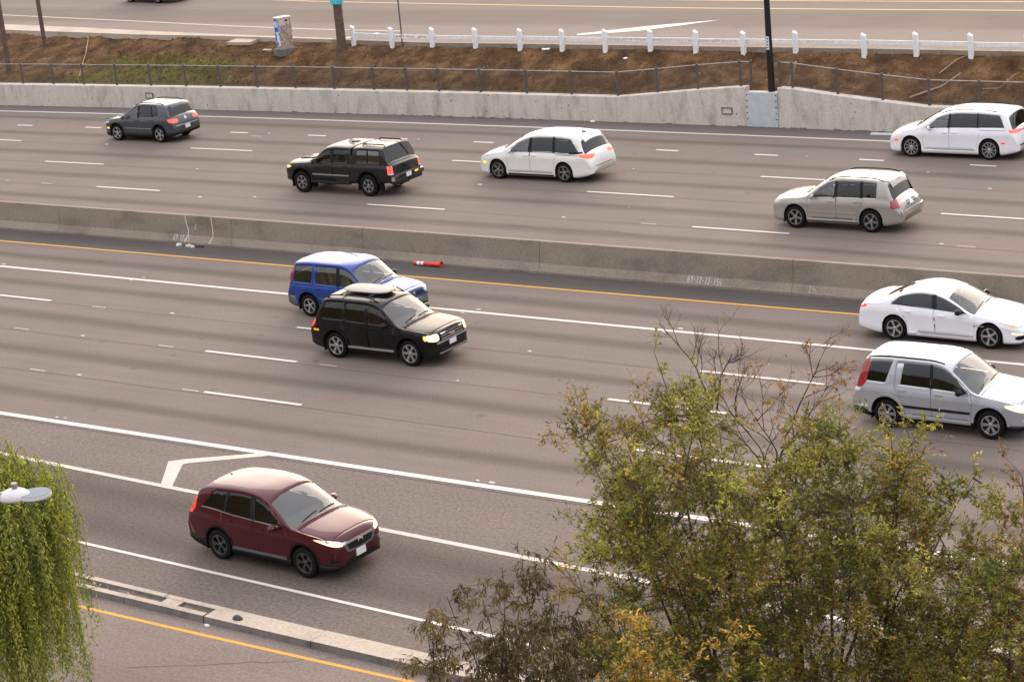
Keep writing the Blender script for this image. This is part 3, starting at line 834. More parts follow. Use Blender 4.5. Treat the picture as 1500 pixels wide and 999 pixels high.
for k in range(2600):
    x, t = rs.uniform(-97, -27), rs.random()
    y = bank_y(x, t); z = on_bank(x, y); s = rs.choice([rs.uniform(.012, .03), rs.uniform(.02, .07)])
    i = len(gv)
    for a in range(4):
        gv.append((x + s * math.cos(a * PI / 2 + k) * rs.uniform(.6, 1.3), y + s * math.sin(a * PI / 2 + k) * rs.uniform(.6, 1.3), z - .01))
    gv.append((x, y, z + s * rs.uniform(.5, 1.1)))
    gf += [(i + a, i + (a + 1) % 4, i + 4) for a in range(4)]
tag(me_obj('clods', gv, gf, M_SOIL), 'loose soil clods scattered over the bank', 'clods', kind='stuff')
gv, gf = [], []
for k in range(330):
    x, t = rs.uniform(-97, -27), rs.random() ** .7
    y = bank_y(x, t); z = on_bank(x, y) + .012; s = rs.uniform(.015, .045); a = rs.uniform(0, PI)
    i = len(gv)
    gv += [(x + s * math.cos(a), y + s * math.sin(a), z), (x - .6 * s * math.sin(a), y + .6 * s * math.cos(a), z + .02), (x - s * math.cos(a), y - s * math.sin(a), z + .005), (x + .6 * s * math.sin(a), y - .6 * s * math.cos(a), z + .02)]
    gf.append((i, i + 1, i + 2, i + 3))
tag(me_obj('litter_specks', gv, gf, M_LITTER), 'tiny pale litter specks strewn over the soil bank', 'litter', kind='stuff')

# ------------------------------------------------------------------ kerb and pavement of the frontage road
fk = empty('frontage_kerb', (-50, 84.4, ZF - 0.3)); tag(fk, 'pale concrete kerb edging the frontage road above the bank', 'kerb')
x = -150.0
while x < 40:
    e = x + 3.0; xm = [x + .008, (x + e) / 2, e - .008]
    wid = lambda q: float(np.interp(q, [-150, -92, -84, -77, -70], [1.6, 1.5, 1.1, .45, .28]))
    v, f = [], []
    for q_ in xm:
        y = kerb_far(q_); w = wid(q_)
        y0 = y - 0.15 - (w - .28)
        v += [(q_ + 50, y0 - 84.4, -0.22), (q_ + 50, y0 + .02 - 84.4, 0.32), (q_ + 50, y + 0.14 - 84.4, 0.33), (q_ + 50, y + 0.16 - 84.4, 0.0)]
    for i in range(2):
        for j in range(3): f.append((4 * i + j, 4 * i + 4 + j, 4 * i + 5 + j, 4 * i + 1 + j))
    f += [(0, 1, 2, 3), (11, 10, 9, 8)]
    me_obj('kerb_stone', v, f, [M_KERB if e < -66 else M_LEDGE], fk)
    x = e
b_ = Geo().box((0, 0, 0), (1.5, 0.85, 0.16)).build('concrete_slab', M_KERB); b_.location = (-74.9, 84.75, on_bank(-74.9, 84.75) + .06); b_.rotation_euler = (0.05, 0, .06)
tag(b_, 'flat pale concrete slab set in the bank beside the utility cabinet', 'slab')

# ------------------------------------------------------------------ white timber rail
rail = empty('guard_rail', (-50, 84.1, 2.4)); tag(rail, 'white painted timber guard rail with scrawled planks along the frontage road', 'guard rail')
WP = [-67.3, -64.75, -62.2, -59.65, -57.1, -54.75, -52.4, -50.0, -47.65, -45.25, -42.7, -39.45, -37.05, -34.6, -32.15, -29.7, -27.2, -24.7]
wpost = None
for x in WP:
    y = kerb_far(x) - 0.36; z = on_bank(x, y)
    z = min(max(z, 2.3), 2.55)
    if wpost is None:
        bm = bmesh.new()
        c, s = 0.10, 0.98
        vs = [bm.verts.new(p) for p in [(-.10, -.09, -.15), (.10, -.09, -.15), (.10, .09, -.15), (-.10, .09, -.15), (-.10, -.09, s - .0), (.10, -.09, s - .10), (.10, .09, s - .06), (-.10, .09, s + .04)]]
        for q_ in [(0, 3, 2, 1), (4, 5, 6, 7), (0, 1, 5, 4), (1, 2, 6, 5), (2, 3, 7, 6), (3, 0, 4, 7)]: bm.faces.new([vs[i] for i in q_])
        bmesh.ops.bevel(bm, geom=bm.edges[:], offset=0.012, segments=1, affect='EDGES')
        wpost = bm_obj('post', bm, M_RAILW, rail); o = wpost
    else:
        o = wpost.copy(); COL.objects.link(o); o.parent = rail
    o.location = (x + 50, y - 84.1, z - 2.4); o.rotation_euler = (rs.uniform(-.02, .02), rs.uniform(-.03, .03), rs.uniform(-.1, .1))
ZR = 3.06
planks = {}
for a, b in zip(WP[:-1], WP[1:]):
    ya, yb = kerb_far(a) - 0.36 + .13, kerb_far(b) - 0.36 + .13
    mid = ((a + b) / 2 + 50, (ya + yb) / 2 - 84.1, ZR - 2.4 + rs.uniform(-.015, .015))
    p_ = Geo().box((0, 0, 0), (b - a - .012, 0.05, 0.175)).build('plank', M_RAILW, rail)
    p_.location = mid; p_.rotation_euler = (0, rs.uniform(-.006, .006), math.atan2(yb - ya, b - a))
    planks[a] = p_
def plank_scrawl(a, x0, x1, mat, seed, h=0.13, lw=0.014):
    r = random.Random(seed); p = planks[a]; x = x0
    while x < x1:
        w = r.uniform(.07, .12); n = r.choice([4, 5, 6]); pts = [(x + r.random() * w, r.uniform(-h / 2, h / 2)) for _ in range(n)]
        v, f = [], []
        for i, (qx, qz) in enumerate(pts):
            A = pts[max(i - 1, 0)]; B = pts[min(i + 1, n - 1)]; d = Vector((B[0] - A[0], B[1] - A[1])); d = d.normalized() if d.length else Vector((1, 0))
            v += [(qx + d.y * lw / 2, -0.027, qz - d.x * lw / 2), (qx - d.y * lw / 2, -0.027, qz + d.x * lw / 2)]
            if i: f.append((2 * i - 2, 2 * i, 2 * i + 1, 2 * i - 1))
        me_obj('scrawl', v, f, mat, p); x += w * 1.15
plank_scrawl(-67.3, -.95, 1.0, M_FAINT, 1)
plank_scrawl(-64.75, -1.05, -.55, M_INK, 2, .16, .03); plank_scrawl(-64.75, -.4, .05, M_INK, 3, .12, .02); plank_scrawl(-64.75, .3, .75, M_INK, 4, .13, .028)
plank_scrawl(-52.4, -1.0, .95, M_FAINT, 5, .16); plank_scrawl(-52.4, -1.0, .9, M_INK, 15, .15, .008)
plank_scrawl(-50.0, -1.05, 1.1, M_FAINT, 6, .16); plank_scrawl(-50.0, -1.0, 1.05, M_INK, 16, .15, .006)
plank_scrawl(-47.65, -1.1, .8, M_FAINT, 7, .16); plank_scrawl(-47.65, -1.0, .8, M_INK, 17, .14, .007)
plank_scrawl(-42.7, -1.15, .1, M_GREENINK, 8, .15)

# ------------------------------------------------------------------ poles
def wood_pole(name, x, y, r, h, label, lean=0.0, z=None):
    e = empty(name, (x, y, (on_bank(x, y) if z is None else z) - .05)); tag(e, label, 'pole')
    Geo().tube([(0, 0, -.3), (0, 0, .05), (lean * h * .5, 0, h * .5), (lean * h, 0, h)], [r * 1.05, r, r * .9, r * .78], 12).build('shaft', M_WOOD, e, sharp=40)
    return e
wood_pole('utility_pole', -89.1, 84.4, 0.125, 10.5, 'slim brown timber pole rooted on the bank crest by the pale pavement', -0.012)
p1 = wood_pole('utility_pole', -88.7, 81.15, 0.15, 11, 'brown timber pole standing low on the bank close behind the fence', -0.008)
p2 = wood_pole('utility_pole', -67.75, 83.95, 0.235, 11, 'thick timber pole with a turquoise wrap between cabinet and white rail', 0.002)
M_TURQ = simple('turquoise_wrap', (0.05, 0.50, 0.60), 0.5, var=0.25, vscale=8)
wr = Geo(); wr.tube([(0.0, 0, 2.30), (0.0, 0, 2.34), (0.005, 0, 3.1)], [0.28, 0.31, 0.27], 9, cap=False); wr.box((0.24, -0.1, 2.5), (0.25, .05, .22), .3, .5); wr.box((-0.25, -0.1, 2.52), (0.2, .05, .2), .3, -.4)
wr.build('turquoise_wrap', M_TURQ, p2)
e = empty('sign_post', (-64.2, 84.25, on_bank(-64.2, 84.25) - .05)); tag(e, 'thin grey steel post between planks of the white rail', 'post')
Geo().tube([(0, 0, -.2), (0.01, 0, 3.4)], 0.035, 8).build('shaft', M_POST, e)
Geo().box((0.01, -.05, 3.1), (.45, .01, .6)).build('sign_panel', M_STEEL, e)
e = empty('lamp_post', (-42.42, WALL(-42.42) + 0.33, 1.3)); tag(e, 'tall black steel lamp post with a white sticker behind the cover plate', 'lamp post')
Geo().tube([(0, 0, -.2), (0, 0, 9.5)], [0.155, 0.085], 14).build('shaft', M_BLACK, e, sharp=40)
Geo().tube([(0, 0, 9.3), (-.1, -.9, 9.75), (-.2, -2.2, 9.9)], [0.05, .045, .035], 8).build('arm', M_BLACK, e)
Geo().box((-.23, -2.55, 9.88), (.28, .7, .1), 0.05, taper=.8).build('lamp_head', M_BLACK, e)
st = Geo().box((0.012, -0.1455, 2.28), (0.13, 0.006, 0.56)).build('sticker', simple('sticker_white', (.78, .77, .74), .5), e)
for k in range(4): Geo().box((0.012, -0.1505, 2.08 + .13 * k), (0.06, 0.004, 0.065)).build('numeral', M_INK, st)
# flashing box on the frontage side: utility cabinet with blue graffiti
cb = empty('utility_cabinet', (-71.25, 83.75, on_bank(-71.25, 83.75)), 1.23); tag(cb, 'beige pebbled utility cabinet with blue graffiti on one face', 'cabinet')
m, n, l, b = new_mat('pebble_coat'); setp(b, rough=.8)
tc = n.new('ShaderNodeTexCoord'); vo = n.new('ShaderNodeTexVoronoi'); vo.inputs['Scale'].default_value = 24; l.new(tc.outputs['Object'], vo.inputs['Vector'])
r_ = n.new('ShaderNodeValToRGB'); r_.color_ramp.elements[0].color = (.16, .11, .09, 1); r_.color_ramp.elements[1].color = (.50, .40, .33, 1); r_.color_ramp.elements[0].position = .25; r_.color_ramp.elements[1].position = .6
l.new(vo.outputs['Color'], r_.inputs[0]); l.new(r_.outputs[0], b.inputs['Base Color']); M_PEB = m
M_CABT = simple('cabinet_top', (.60, .50, .42), .6, var=.1)
Geo().box((0, 0, .02), (.98, .70, .34)).build('plinth', M_KERBD, cb)
Geo().box((0, 0, .79), (.72, .46, 1.2)).build('body', M_PEB, cb)
Geo().box((0, 0, 1.565), (.72, .46, .349)).build('upper_body', M_CABT, cb)
Geo().box((0, 0, 1.765), (.78, .52, .05)).build('top', simple('cabinet_lid', (.72, .64, .56), .6), cb)
Geo().box((.08, -.235, 1.60), (.14, .02, .09)).build('vent', M_BLACK, cb)
Geo().box((.08, -.235, 1.43), (.07, .02, .04)).build('lock', M_BLACK, cb)
Geo().box((.30, -.235, 1.52), (.05, .012, .3)).build('red_mark', simple('cabinet_red', (.5, .12, .12), .7), cb)
m, n, l, b = new_mat('blue_graffiti'); setp(b, rough=.6)
tc = n.new('ShaderNodeTexCoord'); nz = n.new('ShaderNodeTexNoise'); nz.inputs['Scale'].default_value = 4.5; nz.inputs['Detail'].default_value = 2; nz.inputs['Distortion'].default_value = 1.2; l.new(tc.outputs['Object'], nz.inputs['Vector'])
r_ = n.new('ShaderNodeValToRGB'); cr = r_.color_ramp; cr.interpolation = 'CONSTANT'
cr.elements[0].position = 0; cr.elements[0].color = (.02, .10, .42, 1); cr.elements[1].position = .50; cr.elements[1].color = (.45, .62, .80, 1)
e_ = cr.elements.new(.60); e_.color = (.75, .76, .78, 1)
l.new(nz.outputs[0], r_.inputs[0]); l.new(r_.outputs[0], b.inputs['Base Color'])
Geo().box((-.367, 0, 1.02), (.012, .44, 1.35)).build('graffiti_panel', m, cb)

# ------------------------------------------------------------------ odds and ends on the bank
def branchlet(name, pts, r, label, mat):
    g = Geo(); g.tube(pts, [r, r * .8, r * .65, r * .5][:len(pts)] if len(pts) <= 4 else [r * (1 - .5 * i / len(pts)) for i in range(len(pts))], 6)
    o = g.build(name, mat); tag(o, label, 'branch'); return o
M_DEAD = simple('dead_stem', (.33, .25, .17), .9, var=.3)
def bp_(x, t, dz=.04):
    y = bank_y(x, t); return (x, y, on_bank(x, y) + dz)
branchlet('dead_branch', [bp_(-91.3, .97), bp_(-88.2, .93), bp_(-86.6, .78, .1), bp_(-85.2, .55, .1), bp_(-84.0, .30, .08), bp_(-83.2, .12, .05), bp_(-82.4, .02, .03)], .03, 'long pale dead stem hanging down the bank past the timber pole', M_DEAD)
branchlet('dead_branch', [bp_(-36.3, .10, .05), bp_(-35.2, .35, .12), bp_(-34.6, .52, .2)], .045, 'straight grey dead branch leaning up the bank by the wall hump', M_DEAD)
branchlet('dead_branch', [bp_(-35.6, .55, .1), bp_(-35.1, .8, .12), bp_(-34.5, .95, .15)], .022, 'thin forked dead twig below the white rail', M_DEAD)
branchlet('dead_branch', [bp_(-33.4, .3, .05), bp_(-32.7, .32, .1), bp_(-32.3, .5, .2), bp_(-32.2, .62, .1)], .02, 'curled dead twig on the bank beyond the wall hump', M_DEAD)
o = Geo().box((0, 0, 0), (.11, .03, 1.15)).build('loose_board', M_BOARD); o.location = (-41.55, WALL(-41.5) + .62, 2.22); o.rotation_euler = (.15, .42, .1); tag(o, 'pale loose wooden board propped between two fence posts', 'board')
o = Geo().box((0, 0, 0), (1.0, .10, .07), 0, 0, .9).build('plastic_tube', M_LITTER); o.location = (-37.0, 80.1, .045); o.rotation_euler = (0, 0, .06); tag(o, 'white plastic strip lying against the foot of the retaining wall', 'debris')
o = Geo().box((0, 0, 0), (.5, .3, .08), taper=.7).build('pale_rock', M_KERB); o.location = (-31.4, bank_y(-31.4, .8), on_bank(-31.4, bank_y(-31.4, .8)) + .04); tag(o, 'flat pale rock on the bank crest by the white rail', 'rock')
for k, (x, t, s, lb) in enumerate([(-90.9, .93, .35, 'pale board scrap lying by the slim timber pole'), (-72.6, .72, .22, 'small pale rubble piece downhill of the utility cabinet'), (-55.6, .86, .20, 'pale litter scrap on the bank below the white rail'),
                                   (-51.0, .72, .18, 'tilted white litter scrap on the bank below the scrawled planks')]):
    x_, y_, z_ = bp_(x, t, .03)
    o = Geo().box((0, 0, 0), (s * 2, s * .7, .04)).build('scrap', M_LITTER if k != 1 else M_KERB); o.location = (x_, y_, z_); o.rotation_euler = (.3, .1, .5 * k); tag(o, lb, 'litter')
o = Geo().box((0, 0, 0), (.18, .12, .07), taper=.5).build('foil_scrap', M_REFL); o.location = (-51.15, WALL(-51.15) - .2, .06); tag(o, 'crumpled shiny wrapper on the shoulder at the wall foot', 'litter')
# ------------------------------------------------------------------ vehicles: materials
M_TYRE = simple('tyre_rubber', (0.009, 0.009, 0.0095), 0.85, spec=.15, bump=0.2, bscale=60)
M_TRIM = simple('black_trim', (0.009, 0.009, 0.010), 0.55, spec=.25, bump=0.1, bscale=80)
M_GREYTRIM = simple('grey_trim', (0.10, 0.10, 0.105), 0.6)
M_SILVTRIM = simple('silver_trim', (0.42, 0.42, 0.42), 0.35, 0.6)
M_CHROME = simple('chrome', (0.72, 0.72, 0.73), 0.12, 1.0)
M_UNDER = simple('underbody', (0.012, 0.012, 0.012), 0.9)
M_CABIN = simple('cabin_lining', (0.06, 0.058, 0.055), 0.85)
M_SEATD = simple('seat_dark', (0.045, 0.043, 0.042), 0.85)
M_SEATL = simple('seat_beige', (0.30, 0.26, 0.21), 0.85)
M_SEATR = simple('seat_red', (0.16, 0.025, 0.03), 0.85)
M_GL = glass('clear_glass', (0.78, 0.84, 0.80))
M_GW = glass('windscreen_glass', (0.74, 0.80, 0.75), ior=1.9)
M_GT = glass('privacy_glass', (0.10, 0.11, 0.12))
M_GR = glass('reflective_glass', (0.42, 0.46, 0.46), ior=2.35)
M_GC = glass('pale_glass', (0.82, 0.88, 0.84), ior=2.0)
M_GM = glass('grey_glass', (0.34, 0.38, 0.38))
M_ALLOY = simple('alloy_silver', (0.50, 0.50, 0.51), 0.32, 0.85)
M_ALLOYD = simple('alloy_dark', (0.13, 0.125, 0.12), 0.38, 0.8)
M_ALLOYM = simple('alloy_mid', (0.30, 0.295, 0.29), 0.35, 0.8)
M_HUB = simple('brake_dark', (0.05, 0.048, 0.046), 0.6, 0.5)
M_HEAD_ON = lamp('headlamp_lit', (1.0, 0.66, 0.28), 1.05, (0.5, 0.48, 0.45))
M_HEAD = simple('headlamp_lens', (0.55, 0.56, 0.57), 0.08, 0.3, coat=1.0)
M_TAIL_ON = lamp('tail_lamp_lit', (1.0, 0.03, 0.015), 0.75, (0.35, 0.012, 0.012))
M_TAIL_HOT = lamp('brake_lamp_lit', (1.0, 0.06, 0.025), 1.3, (0.4, 0.02, 0.015))
M_TAIL = simple('tail_lamp_lens', (0.30, 0.015, 0.02), 0.1, coat=1.0)
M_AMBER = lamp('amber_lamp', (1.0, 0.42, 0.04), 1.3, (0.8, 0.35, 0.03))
M_AMBERL = lamp('amber_lens', (1.0, 0.42, 0.04), 0.25, (0.75, 0.30, 0.04))
M_LPLATE = simple('licence_plate', (0.72, 0.72, 0.74), 0.5)

def pchip(xs, ys):
    xs, ys = np.array(xs, float), np.array(ys, float)
    h = np.diff(xs); d = np.diff(ys) / h
    m = np.zeros(len(xs)); m[0], m[-1] = d[0], d[-1]
    for i in range(1, len(xs) - 1):
        if d[i - 1] * d[i] > 0:
            w1, w2 = 2 * h[i] + h[i - 1], h[i] + 2 * h[i - 1]
            m[i] = (w1 + w2) / (w1 / d[i - 1] + w2 / d[i])
    def f(x):
        x = min(max(x, xs[0]), xs[-1])
        i = min(max(int(np.searchsorted(xs, x) - 1), 0), len(h) - 1)
        t = (x - xs[i]) / h[i]
        return float((1 + 2 * t) * (1 - t) ** 2 * ys[i] + t * (1 - t) ** 2 * h[i] * m[i] + t * t * (3 - 2 * t) * ys[i + 1] + t * t * (t - 1) * h[i] * m[i + 1])
    return f
def tab(t): return pchip([p[0] for p in t], [p[1] for p in t])

class Car:
    """x runs from the nose (0) to the tail (L); local +X is forwards, origin on the ground midway between the axles"""
    TROW = [0.0, 0.07, 0.36, 0.66, 0.90, 1.0]
    YROW = [1.0, 0.965, 0.91, 0.82, 0.66, 0.44, 0.22, 0.0]
    SIDE = [(0, .935), (.06, .966), (.13, .985), (.28, .981), (.48, .986), (.64, .991), (.735, 1.0), (.79, .999), (.91, .974), (1.0, .95)]
    def __init__(s, name, spec, mat, loc, rz, label, cat, group=None):
        s.S = spec; s.L = spec['L']; s.mat = mat
        wm = max(p[1] for p in spec['plan']); L = s.L
        kf = tab([(0, .62), (.02, .735), (.07, .82), (.18, .895), (.4, .955), (.8, 1), (L, 1)])
        kr = tab([(0, .86), (.02, .905), (.06, .935), (.14, .955), (.35, .98), (.8, 1), (L, 1)])
        pl = sorted(set([p[0] for p in spec['plan']] + [.02, .07, .18, .4, L - .35, L - .14, L - .06, L - .02]))
        base = tab(spec['plan'])
        spec = dict(spec); spec['plan'] = [(x, max(base(x), wm * min(kf(x), kr(L - x)))) for x in pl]
        spec['sill'] = spec['sill'][:-1] + [(L, spec['sill'][-1][1] - .05)]
        s.S = spec
        s.top, s.belt, s.sill, s.plan = tab(spec['top']), tab(spec['belt']), tab(spec['sill']), tab(spec['plan'])
        s.tum = spec.get('tum', 0.30); s.crown = spec.get('crown', 0.055); s.bow = spec.get('bow', (0.16, 0.05))
        s.fa, s.ra, s.R = spec['fa'], spec['fa'] + spec['wb'], spec['R']
        s.x0 = (s.fa + s.ra) / 2
        s.root = empty(name, loc, rz); tag(s.root, label, cat, group)
        k_ = spec.get('size', 1.05); s.root.scale = (k_, k_ * 1.02, k_ * 1.045)
        s.hull()
    def w(s, p):                       # (x from nose, y, z) -> local
        return Vector((s.x0 - p[0], p[1], p[2]))
    def section(s, x):
        L = s.L
        w, zs, zt = s.plan(x), s.sill(x), s.top(x)
        zb = min(s.belt(x), zt - 0.015)
        mid = s.S.get('mid', L * .55)
        zc = s.top(min(x, max(0, x - s.bow[0]))) if x < mid else s.top(min(L, x + s.bow[1]))
        zc = min(zc, zt)
        zr = zb + max(0.0, zc - s.crown - zb)
        pts = [(0.0, zs), (0.5 * w, zs), (0.90 * w, zs)]
        side = s.S.get('side', s.SIDE)
        for t, k in side: pts.append((w * k, zs + (zb - zs) * t))
        yb = w * side[-1][1]
        yr = yb - (zr - zb) * s.tum
        for t in s.TROW[1:]:
            pts.append((yb + (yr - yb) * t + 0.018 * math.sin(PI * t) * min(1, (zr - zb) * 3), zb + (zr - zb) * t))
        for k in s.YROW[1:]:
            pts.append((yr * k, zt - (zt - zr) * k ** s.S.get('pow', 2.6)))
        iR = 3 + len(side) + len(s.TROW) - 2
        q = list(pts)
        for i in (iR, iR + 1, iR - 1 if zr - zb > .15 else iR):
            q[i] = tuple(.25 * pts[i - 1][k] + .5 * pts[i][k] + .25 * pts[i + 1][k] for k in (0, 1))
        return q
    def railz(s, x):
        zt = s.top(x); zb = min(s.belt(x), zt - .015); mid = s.S.get('mid', s.L * .55)
        zc = min(zt, s.top(max(0, x - s.bow[0])) if x < mid else s.top(min(s.L, x + s.bow[1])))
        return zb + max(0.0, zc - s.crown - zb)
    def hull(s):
        S, L = s.S, s.L
        xs = [0, .012, .035, .07, .12, .18, .26, .36]
        xs += [x for x in frange(.46, L - .46, .095)] + [L - d for d in (.36, .27, .2, .14, .095, .06, .035, .012, 0)]
        must = list(S.get('xcut', [])) + [S['ws'][0], S['ws'][1], S['rw'][0], S['rw'][1], S['hood'][0], S['hood'][1]]
        for p in S['top']: must.append(p[0])
        for m_ in must:
            xs = [x for x in xs if abs(x - m_) > .022 or x in (0, L)] + [m_]
        xs = sorted(set(round(x, 4) for x in xs))
        s.xs = xs
        bm = bmesh.new(); seg = bm.faces.layers.int.new('seg'); row = bm.faces.layers.int.new('row')
        nside = len(S.get('side', s.SIDE)); nt = len(s.TROW) - 1; ny = len(s.YROW) - 1
        tags = [(0, 0), (0, 1), (0, 2)] + [(1, i) for i in range(nside - 1)] + [(2, i) for i in range(nt)] + [(3, i) for i in range(ny)]
        rings = []
        for x in xs:
            rings.append([bm.verts.new((x, y, z)) for y, z in s.section(x)])
        for a, b in zip(rings[:-1], rings[1:]):
            for j in range(len(a) - 1):
                fc = bm.faces.new((a[j], a[j + 1], b[j + 1], b[j]))
                fc[seg], fc[row] = tags[j]
        for rg, sg in ((rings[0], 4), (rings[-1], 5)):
            fc = bm.faces.new(rg); fc[seg] = sg
        bmesh.ops.remove_doubles(bm, verts=bm.verts[:], dist=0.0006)
        bmesh.ops.dissolve_degenerate(bm, edges=bm.edges[:], dist=0.0004)
        s.seg, s.row = seg, row
        # full closed copy to cast rays on
        vv, ff = [], []
        bm.verts.index_update()
        vs = [v.co.copy() for v in bm.verts]
        for sg in (1, -1):
            n = len(vv); vv += [s.w((v.x, v.y * sg, v.z)) for v in vs]
            ff += [[n + v.index for v in f_.verts] for f_ in bm.faces]
        s.bvh = BVHTree.FromPolygons(vv, ff)
        s.bm = bm
    # ---- cutting
    def cut(s, p, q, test):
        """cut the faces that pass test by the plane through side-view points p, q (x, z), parallel to y"""
        d = Vector((q[0] - p[0], 0, q[1] - p[1])).normalized(); nrm = Vector((d.z, 0, -d.x))
        fs = [f for f in s.bm.faces if test(f)]
        geom = set(fs)
        for f in fs: geom.update(f.edges); geom.update(f.verts)
        bmesh.ops.bisect_plane(s.bm, geom=list(geom), plane_co=Vector((p[0], 0, p[1])), plane_no=nrm, dist=1e-5)
    def build(s):
        S, seg, row = s.S, s.seg, s.row
        bm = s.bm
        Ra = s.R + S.get('arch', .065)
        zA = S.get('archz', 0.02)
        for ax in (s.fa, s.ra):
            near = lambda f: f[seg] in (0, 1) and abs(f.calc_center_median().x - ax) < Ra + .12 and f.calc_center_median().z < s.R + zA + Ra + .1
            n = 14
            pts = [(ax + Ra * math.cos(PI * k / n), s.R + zA + Ra * math.sin(PI * k / n)) for k in range(n + 1)]
            pts = [(ax + Ra, 0)] + pts + [(ax - Ra, 0)]
            for a, b in zip(pts[:-1], pts[1:]): s.cut(a, b, near)
            dead = []
            for f in bm.faces:
                if f[seg] in (0, 1):
                    c = f.calc_center_median()
                    if abs(c.x - ax) < Ra and (c.z < s.R + zA or math.hypot(c.x - ax, c.z - s.R - zA) < Ra * math.cos(PI / n / 2) * 1.0):
                        dead.append(f)
            bmesh.ops.delete(bm, geom=dead, context='FACES')
        def lx(line, z, zb=None):
            (xa, za), (xb, zb_) = line
            return xa + (xb - xa) * (z - za) / (zb_ - za)
        g_ok = lambda f: f[seg] == 2
        side_ok = lambda f: f[seg] in (1, 2)
        for d in S['doors']:
            for ln in (d['f'], d['r']):
                xs_ = [p[0] for p in ln]
                for a, b in zip(ln[:-1], ln[1:]):
                    lo, hi = min(a[0], b[0]) - .25, max(a[0], b[0]) + .25
                    s.cut(a, b, lambda f: f[seg] in (1, 2) and lo < f.calc_center_median().x < hi)
            s.cut((0, d['z']), (1, d['z']), lambda f: f[seg] == 1 and d['f'][0][0] - .2 < f.calc_center_median().x < d['r'][0][0] + .2)
        for wd in S['wins']:
            for ln in wd['lines']:
                lo, hi = min(ln[0][0], ln[1][0]) - .3, max(ln[0][0], ln[1][0]) + .3
                s.cut(ln[0], ln[1], lambda f: f[seg] == 2 and lo < f.calc_center_median().x < hi)
        if 'clad' in S:
            for a, b in zip(S['clad'][:-1], S['clad'][1:]):
                s.cut(a, b, lambda f: f[seg] in (0, 1) and a[0] - .06 < f.calc_center_median().x < b[0] + .06)
            if S.get('cladends'):
                s.cut((0, S['cladends'][0]), (1, S['cladends'][0]), lambda f: f[seg] == 4)
                s.cut((0, S['cladends'][1]), (1, S['cladends'][1]), lambda f: f[seg] == 5)
        def inside(poly_lines, c):
            for (a, b) in poly_lines:      # inner side is to the right of a->b seen from the car's left ... tested by sign stored with the line
                pass
        def poly_x(ln, z):
            if z <= ln[0][1]: return ln[0][0]
            for a, b in zip(ln[:-1], ln[1:]):
                if z <= b[1]: return a[0] + (b[0] - a[0]) * (z - a[1]) / max(1e-6, b[1] - a[1])
            a, b = ln[-2], ln[-1]
            return a[0] + (b[0] - a[0]) * (z - a[1]) / max(1e-6, b[1] - a[1])
        pieces = {}
        for f in bm.faces:
            c = f.calc_center_median(); k = 'body'; sg = f[seg]
            door = None
            if sg in (1, 2):
                for i, d in enumerate(S['doors']):
                    if c.z > d['z'] and poly_x(d['f'], c.z) < c.x < poly_x(d['r'], c.z) and not (sg == 2 and f[row] == 4):
                        door = i
            if sg == 2 and f[row] in (1, 2, 3):
                for i, wd in enumerate(S['wins']):
                    ok = True
                    for a, b in wd['lines']:
                        xl = a[0] + (b[0] - a[0]) * (c.z - a[1]) / (b[1] - a[1]) if abs(b[1] - a[1]) > 1e-6 else None
                        side = wd['sgn'][wd['lines'].index((a, b))]
                        if (c.x - xl) * side < 0: ok = False
                    if ok: k = ('win', i, door)
            if k == 'body' and door is not None: k = ('door', door)
            if sg == 3:
                r = f[row]
                if r >= 1 and S['ws'][0] < c.x < S['ws'][1]: k = 'ws'
                elif r >= 1 and S['rw'][0] < c.x < S['rw'][1]: k = 'rw'
                elif r >= 1 and S['hood'][0] < c.x < S['hood'][1]: k = 'hood'
            if k == 'body':
                if sg == 0: k = 'under'
                elif 'clad' in S and sg in (1, 4, 5):
                    zc = np.interp(c.x, [p[0] for p in S['clad']], [p[1] for p in S['clad']])
                    if sg in (4, 5):
                        pass
                    if c.z < zc: k = 'clad'
            pieces.setdefault(k, []).append(f)
        rt = s.root
        def geo(faces, mirror=0):
            """list of faces -> bmesh in local space; mirror: 0 both halves merged, +1 left, -1 right"""
            nb = bmesh.new()
            for sgn in ((1, -1) if mirror == 0 else (mirror,)):
                mp = {}
                for f in faces:
                    vs = []
                    for v in f.verts:
                        if v.index not in mp: mp[v.index] = nb.verts.new(s.w((v.co.x, v.co.y * sgn, v.co.z)))
                        vs.append(mp[v.index])
                    if len(set(vs)) < 3: continue
                    try: nb.faces.new(vs if sgn > 0 else vs[::-1])
                    except ValueError: pass
            if mirror == 0: bmesh.ops.remove_doubles(nb, verts=nb.verts[:], dist=0.0004)
            # normals outwards
            for f in nb.faces:
                c = f.calc_center_median(); o = Vector((c.x * .55, 0, .75))
                if f.normal.dot(c - o) < 0 and f.calc_area() > 1e-8: pass
            bmesh.ops.recalc_face_normals(nb, faces=nb.faces[:])
            tot = sum((f.normal.dot(f.calc_center_median() - Vector((f.calc_center_median().x * .6, 0, .7))) * f.calc_area() for f in nb.faces))
            if tot < 0: bmesh.ops.reverse_faces(nb, faces=nb.faces[:])
            return nb
        bm.verts.index_update()
        def gap(nb, th=.0055):
            r = bmesh.ops.inset_region(nb, faces=nb.faces[:], thickness=th, use_boundary=True, use_even_offset=True)
            bmesh.ops.delete(nb, geom=r['faces'], context='FACES')
        def shell(o, th=.028):
            md = o.modifiers.new('thickness', 'SOLIDIFY'); md.thickness = th; md.offset = -1; md.material_offset = 1; md.use_rim = True; md.use_even_offset = False
            return o
        s.parts = {}
        s.body = shell(bm_obj('body', geo(pieces['body']), [s.mat, M_CABIN], rt, sharp=26))
        bm_obj('underbody', geo(pieces['under']), M_UNDER, rt)
        if 'clad' in pieces: shell(bm_obj('lower_cladding', geo(pieces['clad']), [S.get('cladmat', M_TRIM), M_CABIN], rt, sharp=26))
